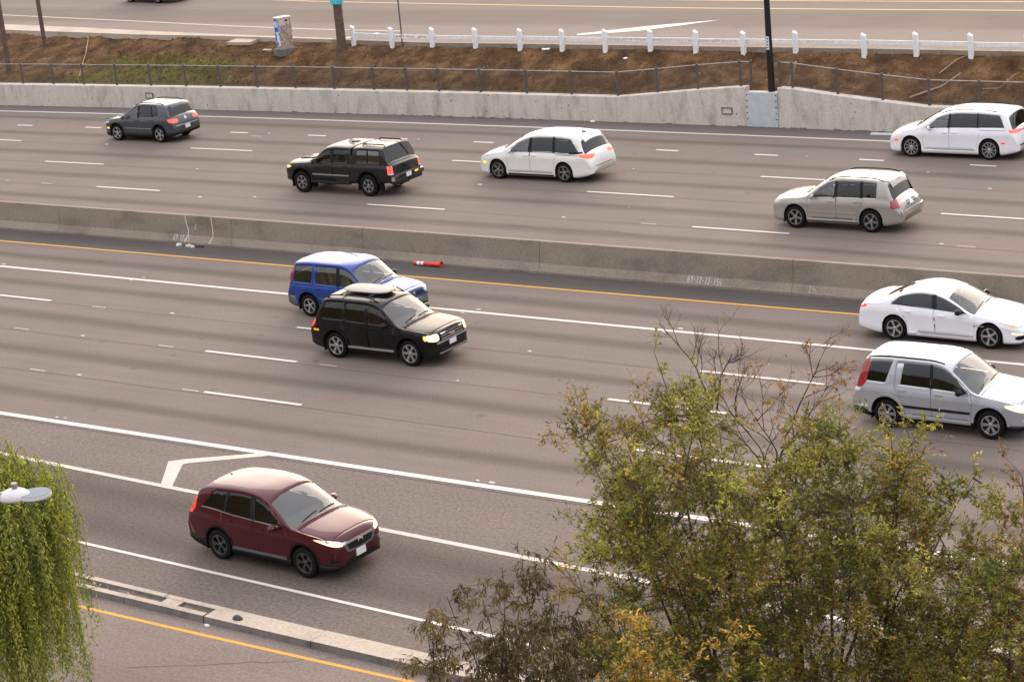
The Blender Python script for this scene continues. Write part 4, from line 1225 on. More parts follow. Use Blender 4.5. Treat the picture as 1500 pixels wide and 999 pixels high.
        if 'hood' in pieces:
            nb = geo(pieces['hood']); gap(nb, .005); shell(bm_obj('bonnet', nb, [s.mat, M_CABIN], rt, sharp=26), .02)
        def pane(name, nb, mat, parent, off=.007):
            nb.normal_update()
            for v in nb.verts: v.co -= v.normal * off
            return bm_obj(name, nb, mat, parent, smooth=True)
        if 'ws' in pieces: s.wsobj = pane('windscreen', geo(pieces['ws']), S.get('wsmat', M_GW), rt)
        if 'rw' in pieces: pane('rear_window', geo(pieces['rw']), S.get('rwmat', M_GT), rt)
        s.doors = {}
        for k, fs in pieces.items():
            if isinstance(k, tuple) and k[0] == 'door':
                for sd in (1, -1):
                    nb = geo(fs, sd); gap(nb)
                    o = shell(bm_obj('door', nb, [s.mat, M_CABIN], rt, sharp=26)); s.doors[(k[1], sd)] = o
        for k, fs in pieces.items():
            if isinstance(k, tuple) and k[0] == 'win':
                wd = S['wins'][k[1]]
                for sd in (1, -1):
                    par = s.doors.get((k[2], sd), rt) if k[2] is not None else rt
                    pane('window', geo(fs, sd), wd.get('mat', M_GT), par)
        bm.free()
        # wheel wells
        for ax in (s.fa, s.ra):
            for sd in (1, -1):
                g = Geo(); n = 14; y1 = s.plan(ax) - .03; y0 = y1 - .30; rr = Ra + .012
                v = []
                for k in range(n + 1):
                    t = PI * k / n
                    for y in (y0, y1): v.append(s.w((ax + rr * math.cos(t), sd * y, s.R + zA + rr * math.sin(t))))
                v += [s.w((ax + rr, sd * y0, .18)), s.w((ax + rr, sd * y1, .18)), s.w((ax - rr, sd * y0, .18)), s.w((ax - rr, sd * y1, .18))]
                b0 = 2 * (n + 1)
                f = [(2 * k, 2 * k + 1, 2 * k + 3, 2 * k + 2) for k in range(n)] + [(b0, b0 + 1, 1, 0), (2 * n, 2 * n + 1, b0 + 3, b0 + 2)]
                f.append(tuple([b0] + [2 * k for k in range(n + 1)] + [b0 + 2]))
                g.add(v, f); g.build('wheel_well', M_UNDER, rt)
        s.cabin()
        s.wheels()
        for d in S['doors']: pass
        for (i, sd), o in s.doors.items():
            d = S['doors'][i]
            hx, hz = d['h']
            P = [(hx - .10, sd * 1.2, hz), (hx + .10, sd * 1.2, hz + .008)]
            hp = s.cast(s.w((hx, sd * 2, hz)), Vector((0, -sd, 0)))
            if hp: Geo().box(Vector(hp[0]) + Vector((0, sd * .014, 0)), (.21, .03, .032)).build('handle', S.get('handlemat', s.mat), o)
        return s
    def cast(s, o, d):
        h = s.bvh.ray_cast(o, d)
        if h[0] is None: return None
        n = h[1]
        if n.dot(d) > 0: n = -n
        return h[0], n
    def cabin(s):
        S = s.S; rt = s.root; xw0, xw1 = S['ws']; zb = s.belt(xw1)
        sm = S.get('seat', M_SEATD)
        fx = S.get('seatx', xw1 + .45); w = s.plan(fx)
        floor = s.sill(fx) + .1
        end = S.get('cabend', S['rw'][0])
        Geo().box(s.w(((xw0 + end) / 2 + .1, 0, floor)), (end - xw0 - .1, w * 1.7, .04)).build('cabin_floor', M_CABIN, rt)
        zd = min(s.top(xw0 + .12), s.belt(xw0 + .4)) - .03
        bm = bmesh.new()
        a = Geo().box(s.w((xw0 + .52, 0, zd - .12)), (.55, w * 1.66, .22)); 
        a.build('dashboard', M_CABIN, rt)
        rows = S.get('rows', [fx, fx + .95])
        for i, x in enumerate(rows):
            for sd in (1, -1):
                y = sd * w * .42; g = Geo(); hb = zb - floor
                g.box(s.w((x - .12, y, floor + .25)), (.52, .50, .18))
                g.box(s.w((x + .17, y, floor + .25 + .30)), (.15, .48, .60), 0, -.20, .82)
                g.box(s.w((x + .27, y, floor + .25 + .70)), (.10, .26, .17), 0, -.15, .85)
                g.build('seat', S.get('seatf', sm) if i == 0 else sm, rt)
        g = Geo(); c = s.w((fx - .42, w * .42, zd + .0))
        n = 16
        g.tube([c + Vector((.05 * math.sin(2 * PI * k / n), .18 * math.cos(2 * PI * k / n), .17 * math.sin(2 * PI * k / n))) for k in range(n + 1)], .014, 6, cap=False)
        g.build('steering_wheel', M_TRIM, rt)
    def wheels(s):
        S = s.S; R = s.R; W = S.get('tw', .225); rr = R * S.get('rimk', .70)
        tw = W / 2
        T = Geo().lathe([(rr - .01, -tw + .02), (rr + .02, -tw), (R * .93, -tw), (R * .985, -tw + .02), (R, -tw + .05), (R, tw - .05), (R * .985, tw - .02), (R * .93, tw), (rr + .02, tw), (rr - .01, tw - .02), (rr - .03, tw - .03), (rr - .03, -tw + .03)], 40, 'Y')
        style, ns, rm = S.get('rim', ('spoke', 5, M_ALLOY))
        G = Geo()
        G.lathe([(rr + .004, tw - .008), (rr - .018, tw - .006), (rr - .026, tw - .03), (rr - .034, tw - .10), (rr - .034, -tw + .04)], 40, 'Y')
        face = tw - .022
        for k in range(ns):
            t0 = 2 * PI * k / ns
            if style == 'twin': offs = (-.16, .16)
            elif style == 'y': offs = (-.0, )
            else: offs = (0,)
            for o in offs:
                t = t0 + o * (5.0 / ns)
                wi, wo = {'spoke': (.055, .075), 'twin': (.035, .034), 'thin': (.034, .03), 'wide': (.085, .13), 'y': (.05, .04)}[style]
                k5 = rr / .23
                wi *= k5; wo *= k5
                d = Vector((math.cos(t0 + o * .3), 0, math.sin(t0 + o * .3))); d2 = Vector((math.cos(t), 0, math.sin(t))); p = Vector((-d2.z, 0, d2.x))
                A, B = d * .035, d2 * (rr - .014)
                v = []
                for c, wd, dep, out in ((A, wi, .05, face - .012), (A * .4 + B * .6, (wi + wo) / 2 * .9, .045, face - .004), (B, wo, .05, face)):
                    v += [c - p * wd / 2 + Vector((0, out, 0)), c + p * wd / 2 + Vector((0, out, 0)), c + p * wd / 2 + Vector((0, out - dep, 0)), c - p * wd / 2 + Vector((0, out - dep, 0))]
                f = []
                for i in range(2):
                    for j in range(4): f.append((4 * i + j, 4 * i + (j + 1) % 4, 4 * i + 4 + (j + 1) % 4, 4 * i + 4 + j))
                G.add(v, f)
                if style == 'y':
                    for q in (-1, 1):
                        e = Vector((math.cos(t + q * .28), 0, math.sin(t + q * .28))) * (rr - .014); m_ = A * .45 + B * .55
                        pp = (e - m_).normalized(); pq = Vector((-pp.z, 0, pp.x)) * wo * .42
                        u = Vector((0, face, 0)); w2 = Vector((0, face - .045, 0))
                        G.add([m_ - pq + u, m_ + pq + u, e + pq + u, e - pq + u, m_ - pq + w2, m_ + pq + w2, e + pq + w2, e - pq + w2], [(0, 1, 2, 3), (4, 7, 6, 5), (0, 4, 5, 1), (1, 5, 6, 2), (2, 6, 7, 3), (3, 7, 4, 0)])
        G.lathe([(0.0, face - .002), (.03, face - .002), (.05, face - .012), (.055, face - .05)], 16, 'Y')
        H = Geo().lathe([(0, face - .085), (rr * .62, face - .085), (rr * .64, face - .1), (rr * .3, face - .12), (rr - .03, face - .14), (rr - .03, -tw + .06)], 28, 'Y')
        first = None
        for ax in (s.fa, s.ra):
            for sd in (1, -1):
                yc = s.plan(ax) - W / 2 + S.get('wo', -.012)
                if first is None:
                    wob = H.build('wheel', M_HUB, s.root, sharp=40)
                    ty = T.build('tyre', M_TYRE, wob, sharp=50); ri = G.build('rim', rm, wob, sharp=35)
                    first = wob; o = wob
                else:
                    o = copy_tree(first, s.root)
                o.location = s.w((ax, sd * yc, R))
                o.rotation_euler = (0, random.Random(ax * 10 + sd).uniform(0, 6), 0) if sd > 0 else (0, random.Random(ax * 9).uniform(0, 6), PI)
                if sd < 0: o.rotation_euler = (0, 0, PI)
    # ---- surface panels (lamps, grilles, mouldings): outline points (x from nose, y, z), pressed on to the skin along direction d
    def panel(s, name, pts, d, mat, parent=None, off=.006, grid=.05, rnd=0, both=False, skirt=.02):
        out = []
        for sd in ((1, -1) if both else (1,)):
            P = [s.w((p[0], p[1] * sd, p[2])) for p in pts]
            D = Vector((-d[0], d[1] * sd, d[2])).normalized()      # d given in nose-x coordinates
            e1 = D.cross(Vector((0, 0, 1)))
            if e1.length < .1: e1 = Vector((0, 1, 0))
            e1.normalize(); e2 = e1.cross(D)
            q = [(p.dot(e1), p.dot(e2)) for p in P]
            for _ in range(rnd):
                nq = []
                for a, b in zip(q, q[1:] + q[:1]):
                    nq += [(a[0] * .75 + b[0] * .25, a[1] * .75 + b[1] * .25), (a[0] * .25 + b[0] * .75, a[1] * .25 + b[1] * .75)]
                q = nq
            dq = []
            for a, b in zip(q, q[1:] + q[:1]):
                n = max(1, int(math.hypot(b[0] - a[0], b[1] - a[1]) / grid))
                dq += [(a[0] + (b[0] - a[0]) * k / n, a[1] + (b[1] - a[1]) * k / n) for k in range(n)]
            nb = len(dq)
            xs = [a for a, b in dq]; ys = [b for a, b in dq]
            inn = []
            def isin(x, y):
                c = False
                for (x1, y1), (x2, y2) in zip(dq, dq[1:] + dq[:1]):
                    if (y1 > y) != (y2 > y) and x < (x2 - x1) * (y - y1) / (y2 - y1) + x1: c = not c
                return c
            gx = min(xs) + grid / 2
            while gx < max(xs):
                gy = min(ys) + grid / 2
                while gy < max(ys):
                    if isin(gx, gy) and min((gx - a) ** 2 + (gy - b) ** 2 for a, b in dq) > (grid * .35) ** 2: inn.append((gx, gy))
                    gy += grid
                gx += grid
            allp = [Vector(p) for p in dq + inn]
            r = delaunay_2d_cdt(allp, [], [list(range(nb))], 1, 1e-6)
            v2, fcs = r[0], r[2]
            dep = P[0].dot(D)
            top, low = [], []
            for p in v2:
                base = e1 * p[0] + e2 * p[1]
                o = base + D * (dep - 3.0)
                h = s.cast(o, D)
                if h is None:
                    lc, n_, _, _ = s.bvh.find_nearest(base + D * dep)
                    if n_.dot(D) > 0: n_ = -n_
                    h = (lc, n_)
                top.append(h[0] + h[1] * off); low.append(h[0] - h[1] * skirt)
            n = len(top); v = top + low; f = [tuple(c) for c in fcs]
            cnt = {}
            for c in fcs:
                for a, b in zip(c, list(c[1:]) + [c[0]]): cnt[(a, b)] = 1
            for (a, b) in list(cnt):
                if (b, a) not in cnt: f.append((b, a, a + n, b + n))
            o = me_obj(name, v, f, mat, parent or s.root, sharp=40)
            bmx = bmesh.new(); bmx.from_mesh(o.data); bmesh.ops.recalc_face_normals(bmx, faces=bmx.faces[:]); bmx.to_mesh(o.data); bmx.free()
            out.append(o)
        return out
    SIDEV, FRONT, REAR = (0, -1, 0), (1, 0, 0), (-1, 0, 0)
    def mirror(s, x, z, mat=None, size=(.13, .20, .15)):
        for sd in (1, -1):
            h = s.cast(s.w((x, sd * 2, z - .06)), Vector((0, -sd, 0)))
            y = abs(h[0].y) if h else s.plan(x) * .95
            bm = bmesh.new(); bmesh.ops.create_cube(bm, size=1)
            for v in bm.verts:
                k = .72 if v.co.x > 0 else 1.0
                v.co = Vector((v.co.x * size[0], v.co.y * size[1] * (1 if v.co.x < 0 else .85), v.co.z * size[2] * k))
            bmesh.ops.bevel(bm, geom=bm.edges[:], offset=.03, segments=2, affect='EDGES')
            o = bm_obj('mirror', bm, mat or s.mat, s.root, smooth=True)
            o.location = s.w((x, sd * (y + .06 + size[1] / 2), z + .03)); o.rotation_euler = (0, 0, sd * .12)
            Geo().box((0, -sd * (size[1] / 2 + .03), -.05), (.06, .14, .04)).build('mirror_arm', M_TRIM, o)
            Geo().box((-size[0] / 2 - .001, 0, 0), (.006, size[1] * .8, size[2] * .75)).build('mirror_glass', M_CHROME, o)
    def rails(s, x0, x1, y, mat=M_TRIM, h=.05, r=.018):
        for sd in (1, -1):
            pts = []
            for k in range(9):
                x = x0 + (x1 - x0) * k / 8
                c = s.cast(s.w((x, sd * y, 3)), Vector((0, 0, -1)))
                up = h * min(1, min(k, 8 - k) / 1.2)
                pts.append(c[0] + Vector((0, 0, up)))
            Geo().tube(pts, r, 8).build('roof_rail', mat, s.root, smooth=True)
    def plate(s, rear, x, z, y=0):
        d = s.REAR if rear else s.FRONT
        s.panel('licence_plate', [(x, y - .155, z - .08), (x, y + .155, z - .08), (x, y + .155, z + .08), (x, y - .155, z + .08)], d, M_LPLATE, off=.018, grid=.2)
    def archtrim(s, mat, wdt=.07, off=.012):
        Ra = s.R + s.S.get('arch', .065); zA = s.S.get('archz', .02)
        for ax in (s.fa, s.ra):
            n = 12; z0 = max(.0, .04)
            ou = [(ax + (Ra + wdt) * math.cos(PI * k / n), 1.5, s.R + zA + (Ra + wdt) * math.sin(PI * k / n)) for k in range(n + 1)]
            inn = [(ax + (Ra + .004) * math.cos(PI * k / n), 1.5, s.R + zA + (Ra + .004) * math.sin(PI * k / n)) for k in range(n, -1, -1)]
            s.panel('arch_trim', ou + inn, s.SIDEV, mat, off=off, grid=.06, both=True)
    def pillars(s, mat, pairs=None):
        W = s.S['wins']
        for i in (pairs if pairs is not None else range(len(W) - 1)):
            ra, fb = W[i]['lines'][1], W[i + 1]['lines'][0]
            at_ = lambda ln, z: ln[0][0] + (ln[1][0] - ln[0][0]) * (z - ln[0][1]) / (ln[1][1] - ln[0][1])
            xm = (ra[0][0] + fb[0][0]) / 2; zb, zr = s.belt(xm), s.railz(xm)
            z0, z1 = zb + .05 * (zr - zb), zb + .91 * (zr - zb)
            s.panel('pillar_trim', [(at_(ra, z0) - .004, 1.5, z0), (at_(fb, z0) + .004, 1.5, z0), (at_(fb, z1) + .004, 1.5, z1), (at_(ra, z1) - .004, 1.5, z1)], s.SIDEV, mat, off=.003, grid=.09, both=True)
    def beltstrip(s, name, x0, x1, dz, h, mat, off=.008):
        n = 10; xs = [x0 + (x1 - x0) * k / n for k in range(n + 1)]
        lo = [(x, 1.5, s.belt(x) + dz) for x in xs]; hi = [(x, 1.5, s.belt(x) + dz + h) for x in xs[::-1]]
        s.panel(name, lo + hi, s.SIDEV, mat, off=off, grid=.1, both=True)
    def wipers(s):
        x0, x1 = s.S['ws']
        for y0, y1 in ((.05, .62), (-.55, .0)):
            pts = []
            for k in range(6):
                t = k / 5; y = y0 + (y1 - y0) * t
                c = s.cast(s.w((x0 + .03 + .06 * t, y, 3)), Vector((0, 0, -1)))
                if c: pts.append(c[0] + Vector((0, 0, .012)))
            if len(pts) > 2: Geo().tube(pts, .009, 5).build('wiper', M_TRIM, s.root)
# ------------------------------------------------------------------ vehicles: shapes
def win(f, r, mat, *extra):
    """side window between a front and a rear pillar line; each line is ((x, z), (x, z))"""
    d = dict(lines=[f, r], sgn=[1, -1], mat=mat)
    for ln, sg in extra: d['lines'].append(ln); d['sgn'].append(sg)
    return d

CRV4 = dict(size=1.01, L=4.557, fa=.91, wb=2.62, R=.345, tum=.29, pow=3.2, arch=.06, mid=2.6,
    top=[(0, .74), (.02, .85), (.07, .92), (.2, .98), (.5, 1.04), (.85, 1.085), (1.06, 1.11), (1.13, 1.14), (1.50, 1.40), (1.88, 1.61), (2.08, 1.675), (2.45, 1.715), (2.9, 1.72), (3.5, 1.695), (4.0, 1.63), (4.10, 1.58), (4.33, 1.18), (4.44, 1.0), (4.53, .84), (4.557, .70)],
    belt=[(0, .70), (.2, .88), (.6, .98), (1.1, 1.02), (2, 1.055), (3, 1.10), (3.7, 1.16), (4.2, 1.17), (4.45, .96), (4.557, .66)],
    sill=[(0, .32), (.1, .22), (.4, .19), (3.9, .20), (4.3, .26), (4.557, .40)],
    plan=[(0, .48), (.02, .60), (.07, .70), (.18, .79), (.4, .865), (.8, .905), (2.3, .91), (3.6, .91), (4.0, .885), (4.3, .83), (4.45, .77), (4.53, .69), (4.557, .60)],
    ws=(1.12, 1.87), rw=(4.12, 4.34), hood=(.16, 1.04), seatx=2.3,
    doors=[dict(f=[(1.38, .3), (1.36, .8), (1.40, 1.04), (2.02, 1.56)], r=[(2.36, .3), (2.37, 1.05), (2.42, 1.7)], z=.33, h=(2.16, .93)),
           dict(f=[(2.36, .3), (2.37, 1.05), (2.42, 1.7)], r=[(3.10, .3), (3.13, .62), (3.40, .95), (3.38, 1.12), (3.28, 1.7)], z=.33, h=(3.13, .99))],
    wins=[win(((1.50, 1.05), (2.10, 1.53)), ((2.28, 1.0), (2.33, 1.6)), M_GM), win(((2.43, 1.0), (2.47, 1.6)), ((3.22, 1.1), (3.13, 1.6)), M_GT),
          win(((3.30, 1.1), (3.20, 1.6)), ((3.98, 1.16), (3.62, 1.53)), M_GT)],
    clad=[(0, .34), (.5, .36), (.9, .36), (1.4, .34), (3.0, .34), (3.5, .38), (4.0, .42), (4.557, .48)], cladends=(.36, .5), rim=('y', 5, M_ALLOYD), rimk=.68, seat=M_SEATD)

ESC = dict(L=4.437, pow=3.4, fa=.87, wb=2.62, R=.36, tum=.24, arch=.075, mid=2.6, crown=.05, bow=(.13, .04),
    top=[(0, .78), (.02, .90), (.06, .965), (.2, 1.0), (.6, 1.04), (1.05, 1.085), (1.12, 1.11), (1.45, 1.36), (1.80, 1.585), (1.98, 1.65), (2.3, 1.69), (3.2, 1.695), (3.85, 1.665), (3.97, 1.62), (4.14, 1.27), (4.26, 1.06), (4.38, .96), (4.437, .80)],
    belt=[(0, .74), (.15, .92), (.6, .985), (1.2, 1.025), (2.4, 1.05), (3.6, 1.075), (4.1, 1.08), (4.3, .96), (4.437, .74)],
    sill=[(0, .36), (.1, .27), (.4, .24), (3.9, .25), (4.3, .30), (4.437, .42)],
    plan=[(0, .56), (.02, .70), (.06, .77), (.18, .84), (.4, .885), (.8, .903), (2.3, .903), (3.7, .903), (4.1, .88), (4.3, .835), (4.4, .76), (4.437, .66)],
    ws=(1.12, 1.80), rw=(3.99, 4.16), hood=(.14, 1.03), seatx=2.25, seatf=M_SEATR, seat=M_SEATR,
    doors=[dict(f=[(1.36, .36), (1.34, .8), (1.38, 1.06), (1.90, 1.60)], r=[(2.30, .36), (2.31, 1.06), (2.35, 1.7)], z=.40, h=(2.12, .95)),
           dict(f=[(2.30, .36), (2.31, 1.06), (2.35, 1.7)], r=[(3.02, .36), (3.06, .64), (3.22, .95), (3.22, 1.12), (3.16, 1.7)], z=.40, h=(3.02, .98))],
    wins=[win(((1.46, 1.05), (1.94, 1.56)), ((2.23, 1.0), (2.26, 1.6)), M_GM), win(((2.37, 1.0), (2.40, 1.6)), ((3.06, 1.1), (3.02, 1.6)), M_GM),
          win(((3.18, 1.1), (3.12, 1.6)), ((3.98, 1.08), (3.78, 1.6)), M_GM)],
    rim=('spoke', 6, M_ALLOY), tw=.235)

CRV1 = dict(L=4.30, pow=3.4, fa=.80, wb=2.62, R=.335, tum=.22, arch=.08, mid=2.5, crown=.05, bow=(.12, .04),
    top=[(0, .66), (.02, .76), (.06, .84), (.2, .89), (.6, .955), (1.05, 1.02), (1.12, 1.05), (1.40, 1.30), (1.68, 1.535), (1.85, 1.61), (2.2, 1.65), (3.2, 1.65), (3.95, 1.61), (4.03, 1.56), (4.12, 1.20), (4.18, 1.0), (4.27, .80), (4.30, .62)],
    belt=[(0, .62), (.15, .80), (.6, .90), (1.1, .95), (2.4, .97), (3.6, .985), (4.0, .985), (4.2, .85), (4.30, .56)],
    sill=[(0, .36), (.1, .27), (.4, .25), (3.8, .26), (4.2, .32), (4.30, .42)],
    plan=[(0, .56), (.02, .68), (.06, .75), (.18, .815), (.4, .86), (.8, .875), (2.3, .875), (3.6, .875), (4.0, .855), (4.2, .81), (4.27, .74), (4.30, .66)],
    ws=(1.12, 1.67), rw=(4.04, 4.13), hood=(.14, 1.03), seatx=2.2, seat=M_SEATL, rwmat=M_GM,
    doors=[dict(f=[(1.26, .36), (1.25, .8), (1.28, .96), (1.76, 1.56)], r=[(2.22, .36), (2.23, 1.0), (2.26, 1.7)], z=.40, h=(2.06, .87)),
           dict(f=[(2.22, .36), (2.23, 1.0), (2.26, 1.7)], r=[(2.98, .36), (3.02, .62), (3.20, .9), (3.20, 1.05), (3.16, 1.7)], z=.40, h=(3.02, .88))],
    wins=[win(((1.37, .97), (1.80, 1.52)), ((2.16, .95), (2.19, 1.6)), M_GC), win(((2.28, .95), (2.30, 1.6)), ((3.10, 1.0), (3.06, 1.6)), M_GC),
          win(((3.26, 1.0), (3.22, 1.6)), ((3.98, .99), (3.90, 1.6)), M_GC)],
    clad=[(0, .56), (.55, .56), (.58, .42), (3.9, .42), (3.93, .60), (4.30, .60)], cladends=(.56, .6), cladmat=M_GREYTRIM, rim=('spoke', 5, M_ALLOY), rimk=.66, tw=.205)

CRV2 = dict(L=4.42, pow=3.4, fa=.86, wb=2.62, R=.342, tum=.26, arch=.07, mid=2.5, crown=.05, bow=(.14, .04),
    top=[(0, .68), (.02, .79), (.06, .87), (.2, .93), (.6, 1.0), (1.08, 1.065), (1.15, 1.09), (1.50, 1.36), (1.82, 1.58), (2.0, 1.65), (2.35, 1.69), (3.3, 1.69), (4.0, 1.65), (4.10, 1.60), (4.24, 1.22), (4.30, 1.02), (4.39, .82), (4.42, .66)],
    belt=[(0, .64), (.15, .82), (.6, .93), (1.15, .99), (2.4, 1.02), (3.6, 1.05), (4.1, 1.06), (4.3, .90), (4.42, .60)],
    sill=[(0, .34), (.1, .25), (.4, .22), (3.8, .23), (4.25, .30), (4.42, .42)],
    plan=[(0, .52), (.02, .66), (.06, .74), (.18, .82), (.4, .87), (.8, .89), (2.3, .893), (3.7, .89), (4.1, .87), (4.3, .825), (4.39, .75), (4.42, .66)],
    ws=(1.15, 1.81), rw=(4.12, 4.25), hood=(.14, 1.06), seatx=2.3, seat=M_SEATD,
    doors=[dict(f=[(1.33, .34), (1.31, .8), (1.35, 1.02), (1.90, 1.60)], r=[(2.33, .34), (2.34, 1.05), (2.38, 1.75)], z=.37, h=(2.14, .93)),
           dict(f=[(2.33, .34), (2.34, 1.05), (2.38, 1.75)], r=[(3.06, .34), (3.08, .62), (3.28, .95), (3.28, 1.1), (3.20, 1.75)], z=.37, h=(3.08, .95))],
    wins=[win(((1.45, 1.03), (1.95, 1.56)), ((2.29, 1.0), (2.32, 1.7)), M_GM), win(((2.36, 1.0), (2.39, 1.7)), ((3.12, 1.06), (3.02, 1.7)), M_GM),
          win(((3.52, 1.06), (3.30, 1.7)), ((4.02, 1.06), (3.86, 1.7)), M_GM)],
    clad=[(0, .36), (.5, .36), (3.9, .34), (4.1, .44), (4.42, .44)], cladends=(.37, .45), rim=('twin', 6, M_ALLOY), rimk=.66, tw=.21)

MALI = dict(size=1.005, L=4.93, fa=.95, wb=2.83, R=.338, tum=.42, arch=.05, mid=2.9, crown=.055, bow=(.18, .10),
    top=[(0, .50), (.02, .60), (.07, .67), (.3, .78), (.8, .885), (1.30, .955), (1.38, .985), (1.8, 1.20), (2.18, 1.365), (2.45, 1.43), (2.85, 1.455), (3.2, 1.44), (3.5, 1.385), (3.9, 1.25), (4.28, 1.10), (4.4, 1.07), (4.72, 1.055), (4.80, 1.03), (4.87, .88), (4.91, .72), (4.93, .58)],
    belt=[(0, .46), (.2, .64), (.8, .80), (1.4, .885), (2.2, .94), (3.2, .985), (3.9, 1.01), (4.4, 1.005), (4.8, .92), (4.93, .54)],
    sill=[(0, .24), (.1, .18), (.5, .16), (4.2, .17), (4.7, .24), (4.93, .34)],
    plan=[(0, .46), (.02, .60), (.08, .72), (.2, .80), (.45, .87), (.9, .915), (2.4, .927), (3.8, .925), (4.3, .89), (4.65, .83), (4.84, .75), (4.91, .66), (4.93, .56)],
    ws=(1.38, 2.16), rw=(3.52, 4.22), hood=(.22, 1.28), seatx=2.5, cabend=3.5, rwmat=M_GM,
    doors=[dict(f=[(1.40, .25), (1.37, .7), (1.42, .93), (2.2, 1.38)], r=[(2.55, .25), (2.57, .98), (2.64, 1.5)], z=.27, h=(2.36, .80)),
           dict(f=[(2.55, .25), (2.57, .98), (2.64, 1.5)], r=[(3.36, .25), (3.40, .55), (3.62, .9), (3.66, 1.02), (3.50, 1.5)], z=.27, h=(3.36, .86))],
    wins=[win(((1.66, .93), (2.28, 1.34)), ((2.50, .9), (2.56, 1.45)), M_GM), win(((2.62, .9), (2.68, 1.45)), ((3.90, 1.01), (3.42, 1.40)), M_GM)],
    rim=('spoke', 5, M_ALLOY), rimk=.70, tw=.225)

TAC = dict(L=5.39, fa=.92, wb=3.235, R=.395, tum=.17, arch=.11, archz=.04, mid=2.6, crown=.06, bow=(.13, .0), pow=4.2,
    top=[(0, .86), (.03, 1.0), (.08, 1.07), (.25, 1.11), (.8, 1.16), (1.28, 1.20), (1.35, 1.23), (1.65, 1.46), (1.98, 1.69), (2.15, 1.75), (2.5, 1.79), (3.30, 1.78), (3.37, 1.76), (3.40, 1.50), (3.45, 1.50), (3.48, 1.77), (4.0, 1.80), (4.85, 1.79), (4.92, 1.75), (5.12, 1.28), (5.18, 1.19), (5.22, 1.17), (5.26, 1.14), (5.29, .80), (5.36, .70), (5.39, .62)],
    belt=[(0, .80), (.15, .98), (.6, 1.08), (1.3, 1.135), (2.4, 1.155), (3.4, 1.165), (5.0, 1.175), (5.22, 1.12), (5.29, .77), (5.39, .58)],
    sill=[(0, .52), (.1, .42), (.4, .42), (1.3, .42), (3.3, .43), (4.8, .50), (5.2, .52), (5.39, .50)],
    plan=[(0, .60), (.03, .75), (.08, .81), (.2, .87), (.45, .925), (.9, .945), (2.4, .945), (4.8, .945), (5.1, .935), (5.22, .92), (5.28, .92), (5.36, .88), (5.39, .80)],
    ws=(1.35, 1.97), rw=(4.94, 5.13), hood=(.16, 1.26), seatx=2.4, cabend=3.3, rwmat=M_GT,
    doors=[dict(f=[(1.46, .5), (1.44, .9), (1.48, 1.16), (2.02, 1.72)], r=[(2.45, .5), (2.46, 1.2), (2.5, 1.85)], z=.52, h=(2.28, 1.06)),
           dict(f=[(2.45, .5), (2.46, 1.2), (2.5, 1.85)], r=[(3.24, .5), (3.26, .8), (3.33, 1.0), (3.33, 1.2), (3.28, 1.85)], z=.52, h=(3.08, 1.06))],
    wins=[win(((1.60, 1.17), (2.06, 1.70)), ((2.38, 1.1), (2.42, 1.8)), M_GL), win(((2.52, 1.1), (2.55, 1.8)), ((3.14, 1.1), (3.06, 1.8)), M_GM),
          win(((3.66, 1.1), (3.66, 1.8001)), ((4.74, 1.1), (4.70, 1.8)), M_GR)],
    rim=('y', 6, M_ALLOYM), rimk=.62, tw=.27, wo=.02)

ODY = dict(L=5.16, fa=.97, wb=3.0, R=.352, tum=.34, arch=.05, mid=3.0, crown=.055, bow=(.20, .05),
    top=[(0, .60), (.02, .71), (.07, .80), (.25, .91), (.6, 1.01), (1.0, 1.085), (1.08, 1.12), (1.5, 1.36), (1.98, 1.58), (2.25, 1.66), (2.7, 1.715), (3.5, 1.72), (4.3, 1.68), (4.62, 1.63), (4.70, 1.58), (4.93, 1.13), (5.02, 1.02), (5.12, .84), (5.16, .66)],
    belt=[(0, .56), (.2, .80), (.6, .92), (1.1, 1.0), (2.2, 1.05), (3.4, 1.06), (3.9, 1.02), (4.6, 1.04), (4.85, 1.08), (5.02, .92), (5.16, .60)],
    sill=[(0, .26), (.1, .19), (.5, .17), (4.4, .18), (4.9, .25), (5.16, .38)],
    plan=[(0, .50), (.02, .64), (.08, .76), (.2, .85), (.45, .93), (.9, .985), (2.4, .99), (4.0, .99), (4.6, .955), (4.9, .90), (5.06, .83), (5.14, .73), (5.16, .63)],
    ws=(1.08, 1.97), rw=(4.72, 4.95), hood=(.18, .98), seatx=2.25, rows=[2.25, 3.2, 4.05],
    doors=[dict(f=[(1.44, .28), (1.42, .8), (1.46, 1.03), (2.2, 1.62)], r=[(2.46, .28), (2.48, 1.06), (2.54, 1.75)], z=.30, h=(2.30, .93)),
           dict(f=[(2.46, .28), (2.48, 1.06), (2.54, 1.75)], r=[(3.50, .28), (3.53, .62), (3.64, .9), (3.64, 1.1), (3.58, 1.75)], z=.30, h=(2.66, .94))],
    wins=[win(((1.52, 1.04), (2.20, 1.58)), ((2.40, 1.0), (2.45, 1.7)), M_GC), win(((2.53, 1.0), (2.57, 1.7)), ((3.52, 1.0), (3.47, 1.7)), M_GT),
          win(((3.62, 1.0), (3.57, 1.7)), ((4.72, 1.05), (4.24, 1.58)), M_GT)],
    rim=('twin', 5, M_ALLOYM), rimk=.72, tw=.235)

